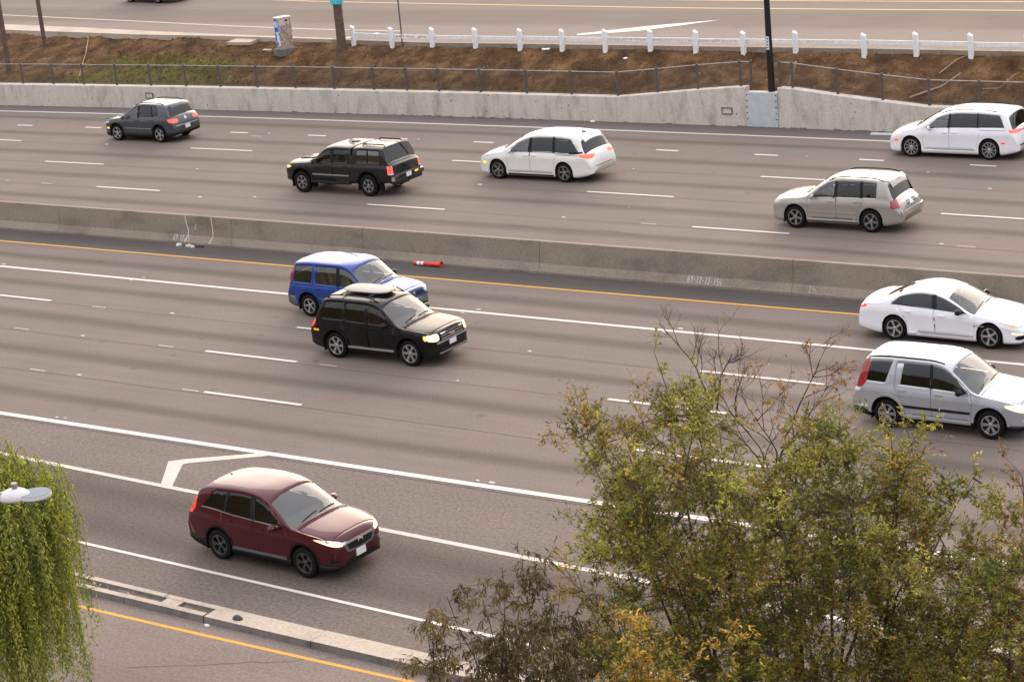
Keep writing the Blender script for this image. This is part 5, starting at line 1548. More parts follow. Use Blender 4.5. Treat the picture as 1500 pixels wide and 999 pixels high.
PAC = dict(size=1.03, L=5.17, fa=.98, wb=3.09, R=.368, tum=.33, arch=.05, mid=3.0, crown=.055, bow=(.20, .05),
    top=[(0, .60), (.02, .72), (.07, .82), (.25, .93), (.6, 1.03), (.98, 1.10), (1.06, 1.14), (1.5, 1.39), (2.0, 1.62), (2.3, 1.70), (2.8, 1.75), (3.6, 1.75), (4.4, 1.71), (4.72, 1.66), (4.80, 1.61), (5.0, 1.16), (5.07, 1.05), (5.14, .86), (5.17, .68)],
    belt=[(0, .56), (.2, .80), (.6, .93), (1.1, 1.02), (2.2, 1.07), (3.4, 1.10), (4.4, 1.13), (4.85, 1.14), (5.04, .96), (5.17, .62)],
    sill=[(0, .26), (.1, .19), (.5, .17), (4.4, .18), (4.9, .25), (5.17, .38)],
    plan=[(0, .52), (.02, .66), (.08, .78), (.2, .87), (.45, .95), (.9, 1.0), (2.4, 1.005), (4.0, 1.005), (4.6, .97), (4.9, .92), (5.08, .84), (5.15, .74), (5.17, .64)],
    ws=(1.06, 1.99), rw=(4.82, 5.02), hood=(.18, .96), seatx=2.3, rows=[2.3, 3.2, 4.1],
    doors=[dict(f=[(1.48, .28), (1.45, .8), (1.50, 1.06), (2.2, 1.62)], r=[(2.50, .28), (2.52, 1.08), (2.58, 1.75)], z=.32, h=(2.36, .95)),
           dict(f=[(2.50, .28), (2.52, 1.08), (2.58, 1.75)], r=[(3.58, .28), (3.60, .62), (3.72, .9), (3.72, 1.14), (3.66, 1.75)], z=.32, h=(2.72, .955))],
    wins=[win(((1.58, 1.07), (2.24, 1.62)), ((2.44, 1.0), (2.49, 1.75)), M_GC), win(((2.52, 1.0), (2.56, 1.75)), ((3.62, 1.0), (3.58, 1.75)), M_GT),
          win(((3.66, 1.0), (3.62, 1.75)), ((4.70, 1.14), (4.44, 1.62)), M_GT)],
    rim=('thin', 10, M_ALLOY), rimk=.74, tw=.235)

TIG = dict(size=1.04, L=4.43, pow=3.4, fa=.87, wb=2.604, R=.35, tum=.30, arch=.06, mid=2.5, crown=.055, bow=(.15, .05),
    top=[(0, .66), (.02, .77), (.06, .85), (.2, .92), (.6, .995), (1.02, 1.06), (1.10, 1.09), (1.45, 1.33), (1.85, 1.56), (2.05, 1.62), (2.4, 1.665), (3.2, 1.665), (3.9, 1.61), (4.02, 1.56), (4.22, 1.17), (4.30, 1.03), (4.40, .84), (4.43, .68)],
    belt=[(0, .62), (.15, .80), (.6, .93), (1.1, .99), (2.2, 1.03), (3.2, 1.065), (3.9, 1.11), (4.15, 1.10), (4.32, .93), (4.43, .62)],
    sill=[(0, .30), (.1, .22), (.4, .20), (3.8, .21), (4.2, .28), (4.43, .42)],
    plan=[(0, .52), (.02, .65), (.07, .74), (.18, .82), (.4, .88), (.8, .903), (2.3, .905), (3.6, .905), (4.0, .885), (4.25, .835), (4.38, .76), (4.43, .64)],
    ws=(1.10, 1.84), rw=(4.04, 4.23), hood=(.14, 1.0), seatx=2.2,
    doors=[dict(f=[(1.34, .3), (1.32, .8), (1.36, 1.02), (1.98, 1.58)], r=[(2.28, .3), (2.29, 1.03), (2.33, 1.7)], z=.34, h=(2.10, .92)),
           dict(f=[(2.28, .3), (2.29, 1.03), (2.33, 1.7)], r=[(3.03, .3), (3.06, .62), (3.26, .95), (3.26, 1.1), (3.18, 1.7)], z=.34, h=(3.04, .96))],
    wins=[win(((1.44, 1.02), (2.02, 1.55)), ((2.22, 1.0), (2.26, 1.6)), M_GC), win(((2.33, 1.0), (2.36, 1.6)), ((3.12, 1.06), (3.04, 1.6)), M_GM),
          win(((3.17, 1.06), (3.09, 1.6)), ((3.58, 1.09), (3.34, 1.56)), M_GM)],
    clad=[(0, .36), (.5, .37), (.9, .37), (1.3, .34), (3.0, .34), (3.5, .40), (4.0, .46), (4.43, .46)], cladends=(.37, .47), rim=('spoke', 5, M_ALLOY), rimk=.70, tw=.235)

HIGH = dict(L=4.69, pow=3.4, fa=.91, wb=2.715, R=.36, tum=.27, arch=.06, mid=2.6, crown=.05, bow=(.15, .05),
    top=[(0, .70), (.02, .81), (.06, .89), (.2, .95), (.6, 1.015), (1.10, 1.07), (1.18, 1.10), (1.55, 1.35), (1.95, 1.58), (2.15, 1.64), (2.5, 1.68), (3.4, 1.68), (4.10, 1.63), (4.2, 1.58), (4.42, 1.14), (4.50, 1.02), (4.66, .90), (4.69, .74)],
    belt=[(0, .66), (.15, .84), (.6, .95), (1.2, 1.0), (2.4, 1.04), (3.6, 1.06), (4.2, 1.07), (4.45, .95), (4.69, .64)],
    sill=[(0, .32), (.1, .24), (.4, .22), (4.0, .23), (4.5, .30), (4.69, .42)],
    plan=[(0, .54), (.02, .67), (.06, .76), (.18, .835), (.4, .89), (.8, .91), (2.3, .913), (3.8, .913), (4.2, .89), (4.5, .845), (4.64, .78), (4.69, .68)],
    ws=(1.18, 1.93), rw=(4.22, 4.44), hood=(.14, 1.08), seatx=2.35,
    doors=[dict(f=[(1.38, .32), (1.36, .8), (1.40, 1.03), (2.04, 1.60)], r=[(2.40, .32), (2.41, 1.05), (2.45, 1.75)], z=.36, h=(2.20, .93)),
           dict(f=[(2.40, .32), (2.41, 1.05), (2.45, 1.75)], r=[(3.16, .32), (3.18, .64), (3.38, .95), (3.38, 1.1), (3.34, 1.75)], z=.36, h=(3.16, .95))],
    wins=[win(((1.50, 1.03), (2.08, 1.56)), ((2.34, 1.0), (2.38, 1.7)), M_GC), win(((2.42, 1.0), (2.46, 1.7)), ((3.26, 1.05), (3.24, 1.7)), M_GT),
          win(((3.36, 1.05), (3.34, 1.7)), ((3.84, 1.06), (3.82, 1.7)), M_GT)],
    rim=('spoke', 5, M_ALLOYM), rimk=.68, tw=.235)

P_RED = paint('paint_dark_red', (0.068, 0.0035, 0.008), .22, coat=.8)
P_BLACK = paint('paint_black', (0.002, 0.002, 0.0024), coat=.5)
P_BLUE = paint('paint_blue', (0.010, 0.048, 0.25), .2, coat=.8)
P_SILV = paint('paint_silver', (0.44, 0.455, 0.485), .5)
P_WHITE = paint('paint_white', (0.83, 0.83, 0.86))
P_PEARL = paint('paint_pearl_white', (0.78, 0.77, 0.73))
P_CHAR = paint('paint_charcoal', (0.014, 0.016, 0.015), .2, coat=.55)
P_GREY = paint('paint_grey', (0.065, 0.072, 0.078), .4)
P_BEIGE = paint('paint_silver_beige', (0.40, 0.38, 0.345), .5)
P_SAGE = paint('paint_pale_sage', (0.50, 0.52, 0.46), .4)

def sidebox(c, name, x0, x1, z0, z1, mat, off=.012, dz=0.0):
    c.panel(name, [(x0, 1.5, z0), (x1, 1.5, z0 + dz), (x1, 1.5, z1 + dz), (x0, 1.5, z1)], c.SIDEV, mat, off=off, grid=.08, both=True)
def rearbox(c, name, y0, y1, z0, z1, mat, off=.008, both=False, rnd=0):
    return c.panel(name, [(c.L, y0, z0), (c.L, y1, z0), (c.L, y1, z1), (c.L, y0, z1)], c.REAR, mat, off=off, grid=.06, both=both, rnd=rnd)
def frontbox(c, name, y0, y1, z0, z1, mat, off=.008, both=False, rnd=0):
    return c.panel(name, [(0, y0, z0), (0, y1, z0), (0, y1, z1), (0, y0, z1)], c.FRONT, mat, off=off, grid=.06, both=both, rnd=rnd)
def corner_lamp(c, name, pts, mat, d=(.72, -.69, 0), off=.006, rnd=1):
    return c.panel(name, pts, d, mat, off=off, grid=.045, rnd=rnd, both=True)
RC = (-.72, -.69, 0)      # rear corner direction
def handle_trim(c, mat): pass

# ---- dark red crossover on the exit lane
c = Car('crossover_car', CRV4, P_RED, (-31.60, 35.13, 0.002), -.048, 'dark red compact crossover with lit headlamps driving in the exit lane', 'car').build()
corner_lamp(c, 'headlight', [(.06, .44, .74), (.16, .62, .77), (.52, .86, .90), (.58, .88, .93), (.30, .76, .92), (.09, .50, .84)], M_HEAD_ON)
frontbox(c, 'grille', -.44, .44, .60, .76, M_TRIM, .006)
frontbox(c, 'grille_bar', -.52, .52, .755, .815, M_CHROME, .02)
c.panel('grille_bar', [(0, -.54, .77), (0, -.46, .78), (0, -.36, .61), (0, 0, .575), (0, .36, .61), (0, .46, .78), (0, .54, .77), (0, .42, .57), (0, 0, .53), (0, -.42, .57)], c.FRONT, M_GREYTRIM, off=.012)
for nm, (y0, y1, z0, z1) in {'a': (-.085, -.055, .69, .81), 'b': (.055, .085, .69, .81), 'c': (-.055, .055, .735, .765)}.items(): frontbox(c, 'emblem', y0, y1, z0, z1, M_CHROME, .034)
frontbox(c, 'lower_intake', -.50, .50, .30, .40, M_TRIM, .006)
c.plate(False, 0, .47)
corner_lamp(c, 'fog_lamp_pocket', [(.10, .58, .42), (.24, .76, .42), (.26, .78, .50), (.12, .62, .50)], M_TRIM)
corner_lamp(c, 'tail_lamp', [(4.52, .62, .98), (4.30, .86, .98), (4.16, .86, 1.14), (4.10, .78, 1.45), (4.20, .70, 1.45), (4.40, .70, 1.12)], M_TAIL_ON, RC)
c.mirror(1.62, 1.05); c.wipers()
c.beltstrip('window_moulding', 1.48, 3.96, .012, .022, M_CHROME); c.pillars(M_TRIM)
c.plate(True, 4.5, .80)
c.panel('side_moulding', [(1.42, 1.5, .34), (3.08, 1.5, .34), (3.08, 1.5, .40), (1.42, 1.5, .40)], c.SIDEV, M_GREYTRIM, off=.014, both=True)
c.archtrim(M_TRIM, .045, .008)
Geo().tube([c.w((3.6, 0, 1.63)), c.w((3.8, 0, 1.69))], [.03, .008], 8).build('antenna', P_RED, c.root)

# ---- black SUV
c = Car('sport_utility_car', ESC, P_BLACK, (-38.87, 48.93, 0), 0, 'black boxy sport utility with lit headlamps and pale luggage on its roof', 'car').build()
corner_lamp(c, 'headlight', [(.03, .56, .72), (.12, .70, .72), (.28, .84, .75), (.30, .84, .90), (.12, .72, .91), (.04, .58, .90)], M_HEAD_ON)
corner_lamp(c, 'indicator', [(.27, .83, .74), (.36, .86, .77), (.36, .86, .88), (.29, .84, .89)], M_AMBER)
frontbox(c, 'grille', -.52, .52, .70, .91, M_TRIM, .006)
for z in (.72, .79, .86): frontbox(c, 'grille_bar', -.50, .50, z, z + .035, M_CHROME, .02)
c.panel('emblem', [(0, .11 * math.cos(t), .80 + .045 * math.sin(t)) for t in [k * PI / 6 for k in range(12)]], c.FRONT, M_CHROME, off=.035)
frontbox(c, 'bumper_bar', -.70, .70, .64, .69, M_SILVTRIM, .02)
c.plate(False, 0, .58)
frontbox(c, 'lower_intake', -.55, .55, .40, .49, M_TRIM, .012)
frontbox(c, 'skid_strip', -.62, .62, .355, .385, M_SILVTRIM, .02)
corner_lamp(c, 'tail_lamp', [(4.40, .72, .84), (4.22, .86, .84), (4.16, .86, 1.06), (4.22, .80, 1.09), (4.36, .74, 1.06)], M_TAIL_ON, RC)
c.panel('side_marker', [(4.06, 1.5, .74), (4.26, 1.5, .74), (4.26, 1.5, .80), (4.06, 1.5, .80)], c.SIDEV, M_AMBERL, both=True)
c.panel('side_step', [(1.40, 1.5, .36), (3.02, 1.5, .36), (3.02, 1.5, .41), (1.40, 1.5, .41)], c.SIDEV, M_SILVTRIM, off=.03, both=True)
c.archtrim(P_BLACK, .06, .03); c.mirror(1.58, 1.08, M_TRIM); c.wipers()
c.rails(2.0, 3.9, .60, M_TRIM, .07)
for x in (2.35, 3.35): Geo().tube([c.w((x, -.60, 1.745)), c.w((x, .60, 1.745))], .02, 8).build('cross_bar', M_TRIM, c.root)
c.plate(True, 4.4, .85)
bd = Geo()
outl = [(.85 * math.copysign(abs(math.cos(t)) ** .6, math.cos(t)), .42 * math.copysign(abs(math.sin(t)) ** .6, math.sin(t))) for t in [k * 2 * PI / 24 for k in range(24)]]
v = [(x, y, .0) for x, y in outl] + [(x, y, .02) for x, y in outl] + [(x * .95, y * .9, .04) for x, y in outl]
bd.add(v, [(r_ * 24 + i, r_ * 24 + (i + 1) % 24, r_ * 24 + 24 + (i + 1) % 24, r_ * 24 + 24 + i) for r_ in range(2) for i in range(24)] + [tuple(range(48, 72)), tuple(range(23, -1, -1))])
o = bd.build('luggage_board', simple('board_pale', (.30, .28, .25), .5, var=.1), None, sharp=40)
o.location = (-38.87 - .66, 48.93 + .1, 1.935); o.rotation_euler = (0, 0, .02); tag(o, 'pale flat luggage carried on the roof bars of the black sport utility', 'luggage')

# ---- blue older crossover
c = Car('crossover_car', CRV1, P_BLUE, (-42.62, 52.28, 0), 0, 'bright blue older crossover with grey bumpers and spare wheel on the tailgate', 'car').build()
corner_lamp(c, 'headlight', [(.03, .52, .64), (.16, .74, .64), (.28, .82, .66), (.28, .82, .78), (.16, .74, .79), (.04, .54, .78)], M_HEAD)
frontbox(c, 'grille', -.46, .46, .66, .77, M_TRIM, .006)
c.panel('emblem', [(0, .07 * math.cos(t), .72 + .05 * math.sin(t)) for t in [k * PI / 6 for k in range(12)]], c.FRONT, M_CHROME, off=.02)
c.plate(False, 0, .50)
corner_lamp(c, 'indicator', [(.10, .66, .48), (.24, .78, .48), (.24, .78, .54), (.10, .66, .54)], M_AMBERL)
corner_lamp(c, 'tail_lamp', [(4.20, .78, 1.02), (4.06, .86, 1.02), (4.0, .82, 1.50), (4.04, .76, 1.52), (4.12, .72, 1.45)], M_TAIL, RC)
c.archtrim(P_BLUE, .06, .022); c.mirror(1.46, .99, M_TRIM); c.wipers(); c.pillars(M_TRIM, [0])
sidebox(c, 'side_moulding', 1.30, 2.98, .56, .61, M_GREYTRIM, .012)
sw = copy_tree([o for o in c.root.children if o.name.startswith('wheel') and not o.name.startswith('wheel_well')][0], c.root)
sw.name = 'spare_wheel'; sw.location = c.w((4.36, -.08, .93)); sw.rotation_euler = (0, 0, PI / 2)
c.plate(True, 4.3, .50, .45)

# ---- silver crossover, second generation
c = Car('crossover_car', CRV2, P_SILV, (-20.80, 48.55, 0), 0, 'silver crossover with black side strip and tall tail lamps', 'car').build()
corner_lamp(c, 'headlight', [(.04, .50, .68), (.18, .74, .68), (.46, .87, .78), (.50, .88, .84), (.24, .78, .86), (.05, .54, .82)], M_HEAD_ON)
frontbox(c, 'grille', -.44, .44, .69, .80, M_TRIM, .006); frontbox(c, 'grille_bar', -.44, .44, .735, .76, M_CHROME, .02)
frontbox(c, 'lower_intake', -.42, .42, .40, .52, M_TRIM, .006); c.plate(False, 0, .57)
corner_lamp(c, 'fog_lamp', [(.06, .58, .44), (.18, .72, .44), (.18, .72, .52), (.06, .58, .52)], M_HEAD)
corner_lamp(c, 'tail_lamp', [(4.32, .78, .92), (4.12, .87, .92), (4.0, .86, 1.15), (3.96, .76, 1.60), (4.06, .70, 1.60), (4.22, .74, 1.15)], M_TAIL, RC)
corner_lamp(c, 'reversing_lamp', [(4.34, .78, .84), (4.16, .87, .84), (4.15, .87, .92), (4.33, .78, .92)], M_LPLATE, RC)
sidebox(c, 'side_moulding', 1.36, 3.06, .54, .60, M_TRIM, .014)
sidebox(c, 'sill_moulding', 1.34, 3.06, .30, .36, P_SILV, .012)
c.archtrim(P_SILV, .06, .022); c.mirror(1.55, 1.05, M_TRIM); c.wipers(); c.pillars(M_TRIM, [0]); c.rails(2.05, 4.0, .63, M_TRIM, .015, .02)
sidebox(c, 'rear_bumper_strip', 3.98, 4.3, .47, .52, M_LPLATE, .014)

# ---- white saloon
c = Car('saloon_car', MALI, P_WHITE, (-23.60, 55.40, 0), 0, 'white low saloon car driving along the yellow line by the median', 'car').build()
corner_lamp(c, 'headlight', [(.10, .56, .60), (.30, .78, .63), (.62, .89, .74), (.66, .90, .77), (.34, .80, .72), (.12, .60, .66)], M_HEAD)
corner_lamp(c, 'indicator', [(.24, .74, .62), (.50, .86, .70), (.52, .87, .73), (.26, .75, .66)], M_AMBERL, off=.012)
corner_lamp(c, 'running_lamp', [(.14, .62, .41), (.36, .82, .45), (.37, .83, .49), (.15, .63, .455)], M_HEAD_ON)
frontbox(c, 'grille', -.56, .56, .28, .50, M_TRIM, .006); frontbox(c, 'upper_grille', -.50, .50, .53, .58, M_TRIM, .006); frontbox(c, 'grille_bar', -.56, .56, .50, .53, M_CHROME, .016)
for z in (.33, .39, .45): frontbox(c, 'grille_slat', -.5, .5, z, z + .012, M_SILVTRIM, .012)
corner_lamp(c, 'fog_pocket', [(.06, .60, .30), (.26, .78, .28), (.28, .80, .38), (.08, .64, .42)], M_TRIM)
corner_lamp(c, 'tail_lamp', [(4.90, .56, .86), (4.78, .80, .84), (4.58, .86, .90), (4.60, .84, .97), (4.80, .74, .98), (4.88, .58, .95)], M_TAIL_ON, RC)
c.mirror(1.78, .95, M_TRIM); c.wipers(); c.plate(True, 4.9, .75)
c.beltstrip('window_moulding', 1.7, 3.85, .006, .016, M_TRIM, .005); c.pillars(M_TRIM)
c.panel('badge', [(1.10, 1.5, .60), (1.42, 1.5, .60), (1.42, 1.5, .62), (1.10, 1.5, .62)], c.SIDEV, M_SILVTRIM, both=True)
c.panel('shark_fin', [(3.3, -.03, 1.44), (3.48, -.03, 1.44), (3.48, .03, 1.44), (3.3, .03, 1.44)], (0, 0, -1), P_WHITE, off=.05)

# ---- charcoal pickup with canopy
c = Car('pickup_truck', TAC, P_CHAR, (-54.42, 67.02, 0), PI, 'dark charcoal pickup truck with matching camper canopy over its bed', 'pickup truck').build()
corner_lamp(c, 'headlight', [(.05, .60, .86), (.16, .80, .87), (.34, .90, .90), (.36, .91, 1.0), (.16, .82, 1.0), (.05, .64, .98)], M_HEAD)
corner_lamp(c, 'indicator', [(.20, .84, .90), (.40, .92, .93), (.40, .92, .99), (.22, .85, .99)], M_AMBER, off=.01)
frontbox(c, 'grille', -.55, .55, .72, .98, M_TRIM, .006); c.plate(False, 0, .62)
corner_lamp(c, 'tail_lamp', [(5.27, .78, .88), (5.20, .93, .88), (5.13, .94, .88), (5.13, .94, 1.13), (5.20, .92, 1.13), (5.25, .80, 1.13)], M_TAIL_HOT, RC, rnd=0)
corner_lamp(c, 'reversing_lamp', [(5.29, .78, .83), (5.20, .93, .83), (5.14, .94, .83), (5.14, .94, .875), (5.20, .92, .875), (5.27, .80, .875)], M_LPLATE, RC, rnd=0)
sidebox(c, 'side_moulding', 1.46, 3.25, .70, .745, M_SILVTRIM, .012)
Geo().tube([c.w((1.40, .93, .44)), c.w((3.30, .93, .44))], .055, 8).build('side_step', M_TRIM, c.root); Geo().tube([c.w((1.40, -.93, .44)), c.w((3.30, -.93, .44))], .055, 8).build('side_step', M_TRIM, c.root)
sidebox(c, 'bed_gap', 3.40, 3.445, .48, 1.16, M_UNDER, .003)
sidebox(c, 'canopy_seam', 3.48, 5.14, 1.165, 1.19, M_UNDER, .004)
sidebox(c, 'window_divider', 4.14, 4.20, 1.22, 1.68, M_TRIM, .004)
bmp = [(5.20, .96, .62), (5.39, .88, .62), (5.39, .88, .74), (5.20, .96, .74)]
Geo().box(c.w((5.33, 0, .68)), (.10, 1.16, .13)).build('bumper', M_TRIM, c.root)
for sd in (1, -1): Geo().box(c.w((5.33, sd * .75, .68)), (.15, .36, .15), sd * .12, 0, .9).build('bumper_end', M_CHROME, c.root)
rearbox(c, 'tailgate_panel', -.74, .74, .86, 1.12, P_CHAR, .012); Geo().box(c.w((5.30, 0, 1.03)), (.03, .24, .06)).build('tailgate_handle', M_TRIM, c.root)
Geo().box(c.w((5.395, -.0, .70)), (.012, .31, .16)).build('licence_plate', M_LPLATE, c.root)
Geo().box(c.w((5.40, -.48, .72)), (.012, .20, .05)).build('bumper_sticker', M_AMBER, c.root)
c.archtrim(P_CHAR, .07, .035); c.mirror(1.70, 1.20, M_TRIM, (.14, .22, .20)); c.wipers(); c.pillars(M_TRIM, [0])
for sd in (1, -1): Geo().tube([c.w((3.75, sd * .52, 1.79)), c.w((3.8, sd * .52, 1.845)), c.w((4.75, sd * .52, 1.84)), c.w((4.8, sd * .52, 1.785))], .022, 8).build('roof_rail', M_TRIM, c.root)
c.panel('vent_cover', [(2.85, -.2, 1.8), (3.1, -.2, 1.8), (3.1, .05, 1.8), (2.85, .05, 1.8)], (0, 0, -1), M_TRIM, off=.02)
c.panel('bonnet_scoop', [(.45, -.3, 1.2), (1.15, -.3, 1.2), (1.15, .3, 1.2), (.45, .3, 1.2)], (0, 0, -1), P_CHAR, off=.03)
Geo().tube([c.w((4.9, .45, .40)), c.w((5.25, .50, .40))], .035, 8).build('exhaust_pipe', M_SILVTRIM, c.root)
Geo().box(c.w((5.36, 0, .50)), (.12, .08, .08)).build('tow_hitch', M_TRIM, c.root)

# ---- pearl white van
c = Car('minivan', ODY, P_PEARL, (-47.48, 70.84, 0), PI, 'pearl white minivan with glowing swept tail lamps and rear spoiler', 'minivan').build()
corner_lamp(c, 'headlight', [(.08, .52, .70), (.24, .76, .72), (.60, .93, .86), (.62, .93, .90), (.28, .80, .85), (.10, .56, .80)], M_HEAD)
c.panel('side_marker', [(.28, 1.5, .58), (.46, 1.5, .58), (.46, 1.5, .645), (.28, 1.5, .645)], c.SIDEV, M_AMBER, both=True)
frontbox(c, 'grille', -.5, .5, .52, .68, M_TRIM)
corner_lamp(c, 'tail_lamp', [(5.13, .40, .93), (5.08, .70, .87), (4.95, .90, .90), (4.62, .955, .99), (4.66, .95, 1.02), (4.94, .86, 1.06), (5.06, .64, 1.02), (5.12, .42, .99)], M_TAIL_HOT, (-.85, -.53, 0))
rearbox(c, 'tailgate_bar', -.46, .46, .93, .965, M_CHROME, .014); rearbox(c, 'bumper_slot', -.58, .58, .56, .58, M_TRIM, .004)
c.plate(True, 5.1, .79)
c.panel('quarter_trim', [(4.24, 1.5, 1.05), (4.86, 1.5, 1.09), (4.82, 1.5, 1.14), (4.24, 1.5, 1.11)], c.SIDEV, M_TRIM, off=.004, both=True)
c.panel('rear_spoiler', [(4.58, -.62, 1.6), (4.76, -.58, 1.6), (4.76, .58, 1.6), (4.58, .62, 1.6)], (0, 0, -1), P_PEARL, off=.03)
c.panel('shark_fin', [(4.3, -.03, 1.7), (4.45, -.03, 1.7), (4.45, .03, 1.7), (4.3, .03, 1.7)], (0, 0, -1), M_TRIM, off=.05)
c.panel('slide_track', [(3.66, 1.5, .985), (4.62, 1.5, .985), (4.62, 1.5, 1.0), (3.66, 1.5, 1.0)], c.SIDEV, M_TRIM, off=.003, both=True)
c.mirror(1.70, 1.06); c.wipers(); c.pillars(M_TRIM); c.beltstrip('window_moulding', 1.5, 4.75, .006, .022, M_TRIM, .005)
sidebox(c, 'sill_moulding', 1.44, 3.5, .20, .26, M_TRIM, .006)

# ---- grey crossover
c = Car('crossover_car', TIG, P_GREY, (-71.70, 73.87, 0), PI, 'dark grey crossover with roof rails and lit twin tail lamps', 'car').build()
corner_lamp(c, 'headlight', [(.06, .54, .68), (.18, .74, .70), (.44, .87, .80), (.46, .88, .86), (.20, .77, .83), (.07, .58, .78)], M_HEAD)
c.panel('side_marker', [(.26, 1.5, .52), (.42, 1.5, .52), (.42, 1.5, .585), (.26, 1.5, .585)], c.SIDEV, M_AMBER, both=True)
frontbox(c, 'grille', -.5, .5, .62, .72, M_TRIM)
corner_lamp(c, 'tail_lamp', [(4.38, .50, .88), (4.34, .70, .86), (4.18, .86, .88), (4.08, .88, .94), (4.08, .88, 1.02), (4.22, .82, 1.03), (4.34, .62, 1.01), (4.37, .52, .98)], M_TAIL_HOT, (-.8, -.6, 0))
c.panel('emblem', [(4.3, .065 * math.cos(t), .98 + .065 * math.sin(t)) for t in [k * PI / 7 for k in range(14)]], c.REAR, M_CHROME, off=.012)
c.panel('emblem_face', [(4.3, -.04, 1.02), (4.3, -.025, 1.02), (4.3, 0, .955), (4.3, .025, 1.02), (4.3, .04, 1.02), (4.3, 0, .935)], c.REAR, M_TRIM, off=.016)
rearbox(c, 'bumper_ledge', -.70, .70, .70, .745, M_SILVTRIM, .012); c.plate(True, 4.4, .62)
sidebox(c, 'side_moulding', 1.36, 3.02, .58, .605, M_SILVTRIM, .01)
c.rails(2.0, 3.75, .62, M_TRIM, .05); c.mirror(1.56, 1.04, M_TRIM); c.wipers(); c.pillars(M_TRIM); c.archtrim(M_TRIM, .045, .008)
c.panel('rear_spoiler', [(3.92, -.58, 1.6), (4.08, -.54, 1.6), (4.08, .54, 1.6), (3.92, .58, 1.6)], (0, 0, -1), P_GREY, off=.02)

# ---- bright white van
c = Car('minivan', PAC, P_WHITE, (-32.56, 77.58, 0), PI, 'bright white minivan with dark roof rails passing the wall hump', 'minivan').build()
corner_lamp(c, 'headlight', [(.08, .54, .74), (.24, .80, .76), (.52, .94, .86), (.54, .95, .91), (.26, .84, .88), (.10, .60, .82)], M_HEAD_ON)
c.panel('side_marker', [(.30, 1.5, .58), (.46, 1.5, .58), (.46, 1.5, .64), (.30, 1.5, .64)], c.SIDEV, M_TAIL_ON, both=True)
c.panel('side_marker', [(4.54, 1.5, .60), (4.70, 1.5, .60), (4.70, 1.5, .66), (4.54, 1.5, .66)], c.SIDEV, M_TAIL_ON, both=True)
frontbox(c, 'grille', -.5, .5, .56, .68, M_TRIM)
corner_lamp(c, 'tail_lamp', [(5.13, .36, 1.0), (5.06, .70, .96), (4.94, .90, .98), (4.80, .94, 1.02), (4.82, .93, 1.12), (4.96, .86, 1.12), (5.06, .64, 1.08), (5.10, .38, 1.07)], M_TAIL_HOT, (-.85, -.53, 0))
c.plate(True, 5.1, .86); rearbox(c, 'bumper_slot', -.7, .7, .50, .55, M_TRIM, .006); rearbox(c, 'tailgate_bar', -.36, .36, 1.0, 1.025, M_TAIL, .01)
c.rails(2.1, 4.4, .68, M_TRIM, .03, .016); c.mirror(1.78, 1.09); c.wipers(); c.pillars(M_TRIM)
sidebox(c, 'sill_moulding', 1.9, 3.5, .33, .35, M_SILVTRIM, .008)
c.panel('slide_track', [(3.74, 1.5, 1.06), (4.72, 1.5, 1.07), (4.72, 1.5, 1.082), (3.74, 1.5, 1.072)], c.SIDEV, M_TRIM, off=.003, both=True)

# ---- silver beige crossover
c = Car('sport_utility_car', HIGH, P_BEIGE, (-32.20, 66.40, 0), PI, 'silver beige sport utility with black roof rails and unlit tail lamps', 'car').build()
corner_lamp(c, 'headlight', [(.05, .54, .72), (.16, .76, .74), (.40, .88, .82), (.42, .89, .88), (.18, .79, .88), (.06, .58, .83)], M_HEAD)
frontbox(c, 'grille', -.48, .48, .68, .80, M_TRIM)
corner_lamp(c, 'tail_lamp', [(4.56, .70, .82), (4.42, .86, .80), (4.32, .89, .82), (4.32, .88, 1.0), (4.40, .84, 1.06), (4.50, .72, 1.06)], M_TAIL, RC, rnd=0)
c.panel('bumper', [(4.69, -.80, .56), (4.69, .80, .56), (4.69, .80, .70), (4.69, -.80, .70)], c.REAR, P_BEIGE, off=.05)
rearbox(c, 'plate_recess', -.36, .36, .84, .97, M_GREYTRIM, .003); c.plate(True, 4.6, .90)
sidebox(c, 'side_moulding', 1.38, 3.16, .56, .60, P_BEIGE, .014); sidebox(c, 'sill_moulding', 1.36, 3.16, .27, .32, M_GREYTRIM, .01)
c.rails(2.1, 4.1, .66, M_TRIM, .05); c.mirror(1.62, 1.06); c.wipers(); c.pillars(M_TRIM, [0, 1])
c.panel('rear_spoiler', [(4.08, -.60, 1.6), (4.28, -.55, 1.6), (4.28, .55, 1.6), (4.08, .60, 1.6)], (0, 0, -1), P_BEIGE, off=.022)
rearbox(c, 'stop_lamp', -.14, .14, 1.545, 1.57, M_TAIL, .03)


# ---- car on the frontage road, seen only up to its sills
SAL = dict(MALI); SAL['wb'] = 2.62; SAL['L'] = 4.72
for kk in ('top', 'belt', 'sill', 'plan'): SAL[kk] = [(x * 4.72 / 4.93, z) for x, z in MALI[kk]]
q_ = 4.72 / 4.93
SAL['ws'] = tuple(x * q_ for x in MALI['ws']); SAL['rw'] = tuple(x * q_ for x in MALI['rw']); SAL['hood'] = tuple(x * q_ for x in MALI['hood']); SAL['fa'] = .91
SAL['doors'] = [dict(f=[(x * q_, z) for x, z in d['f']], r=[(x * q_, z) for x, z in d['r']], z=d['z'], h=(d['h'][0] * q_, d['h'][1])) for d in MALI['doors']]
SAL['wins'] = [dict(lines=[tuple((x * q_, z) for x, z in ln) for ln in w_['lines']], sgn=w_['sgn'], mat=w_['mat']) for w_ in MALI['wins']]
SAL['clad'] = [(0, .40), (4.72, .40)]; SAL['cladends'] = (.4, .4); SAL['cladmat'] = P_SAGE
c = Car('saloon_car', SAL, P_CHAR, (-92.05, 96.75, ZF), PI - .14, 'dark saloon with a pale lower body on the frontage road', 'car').build()
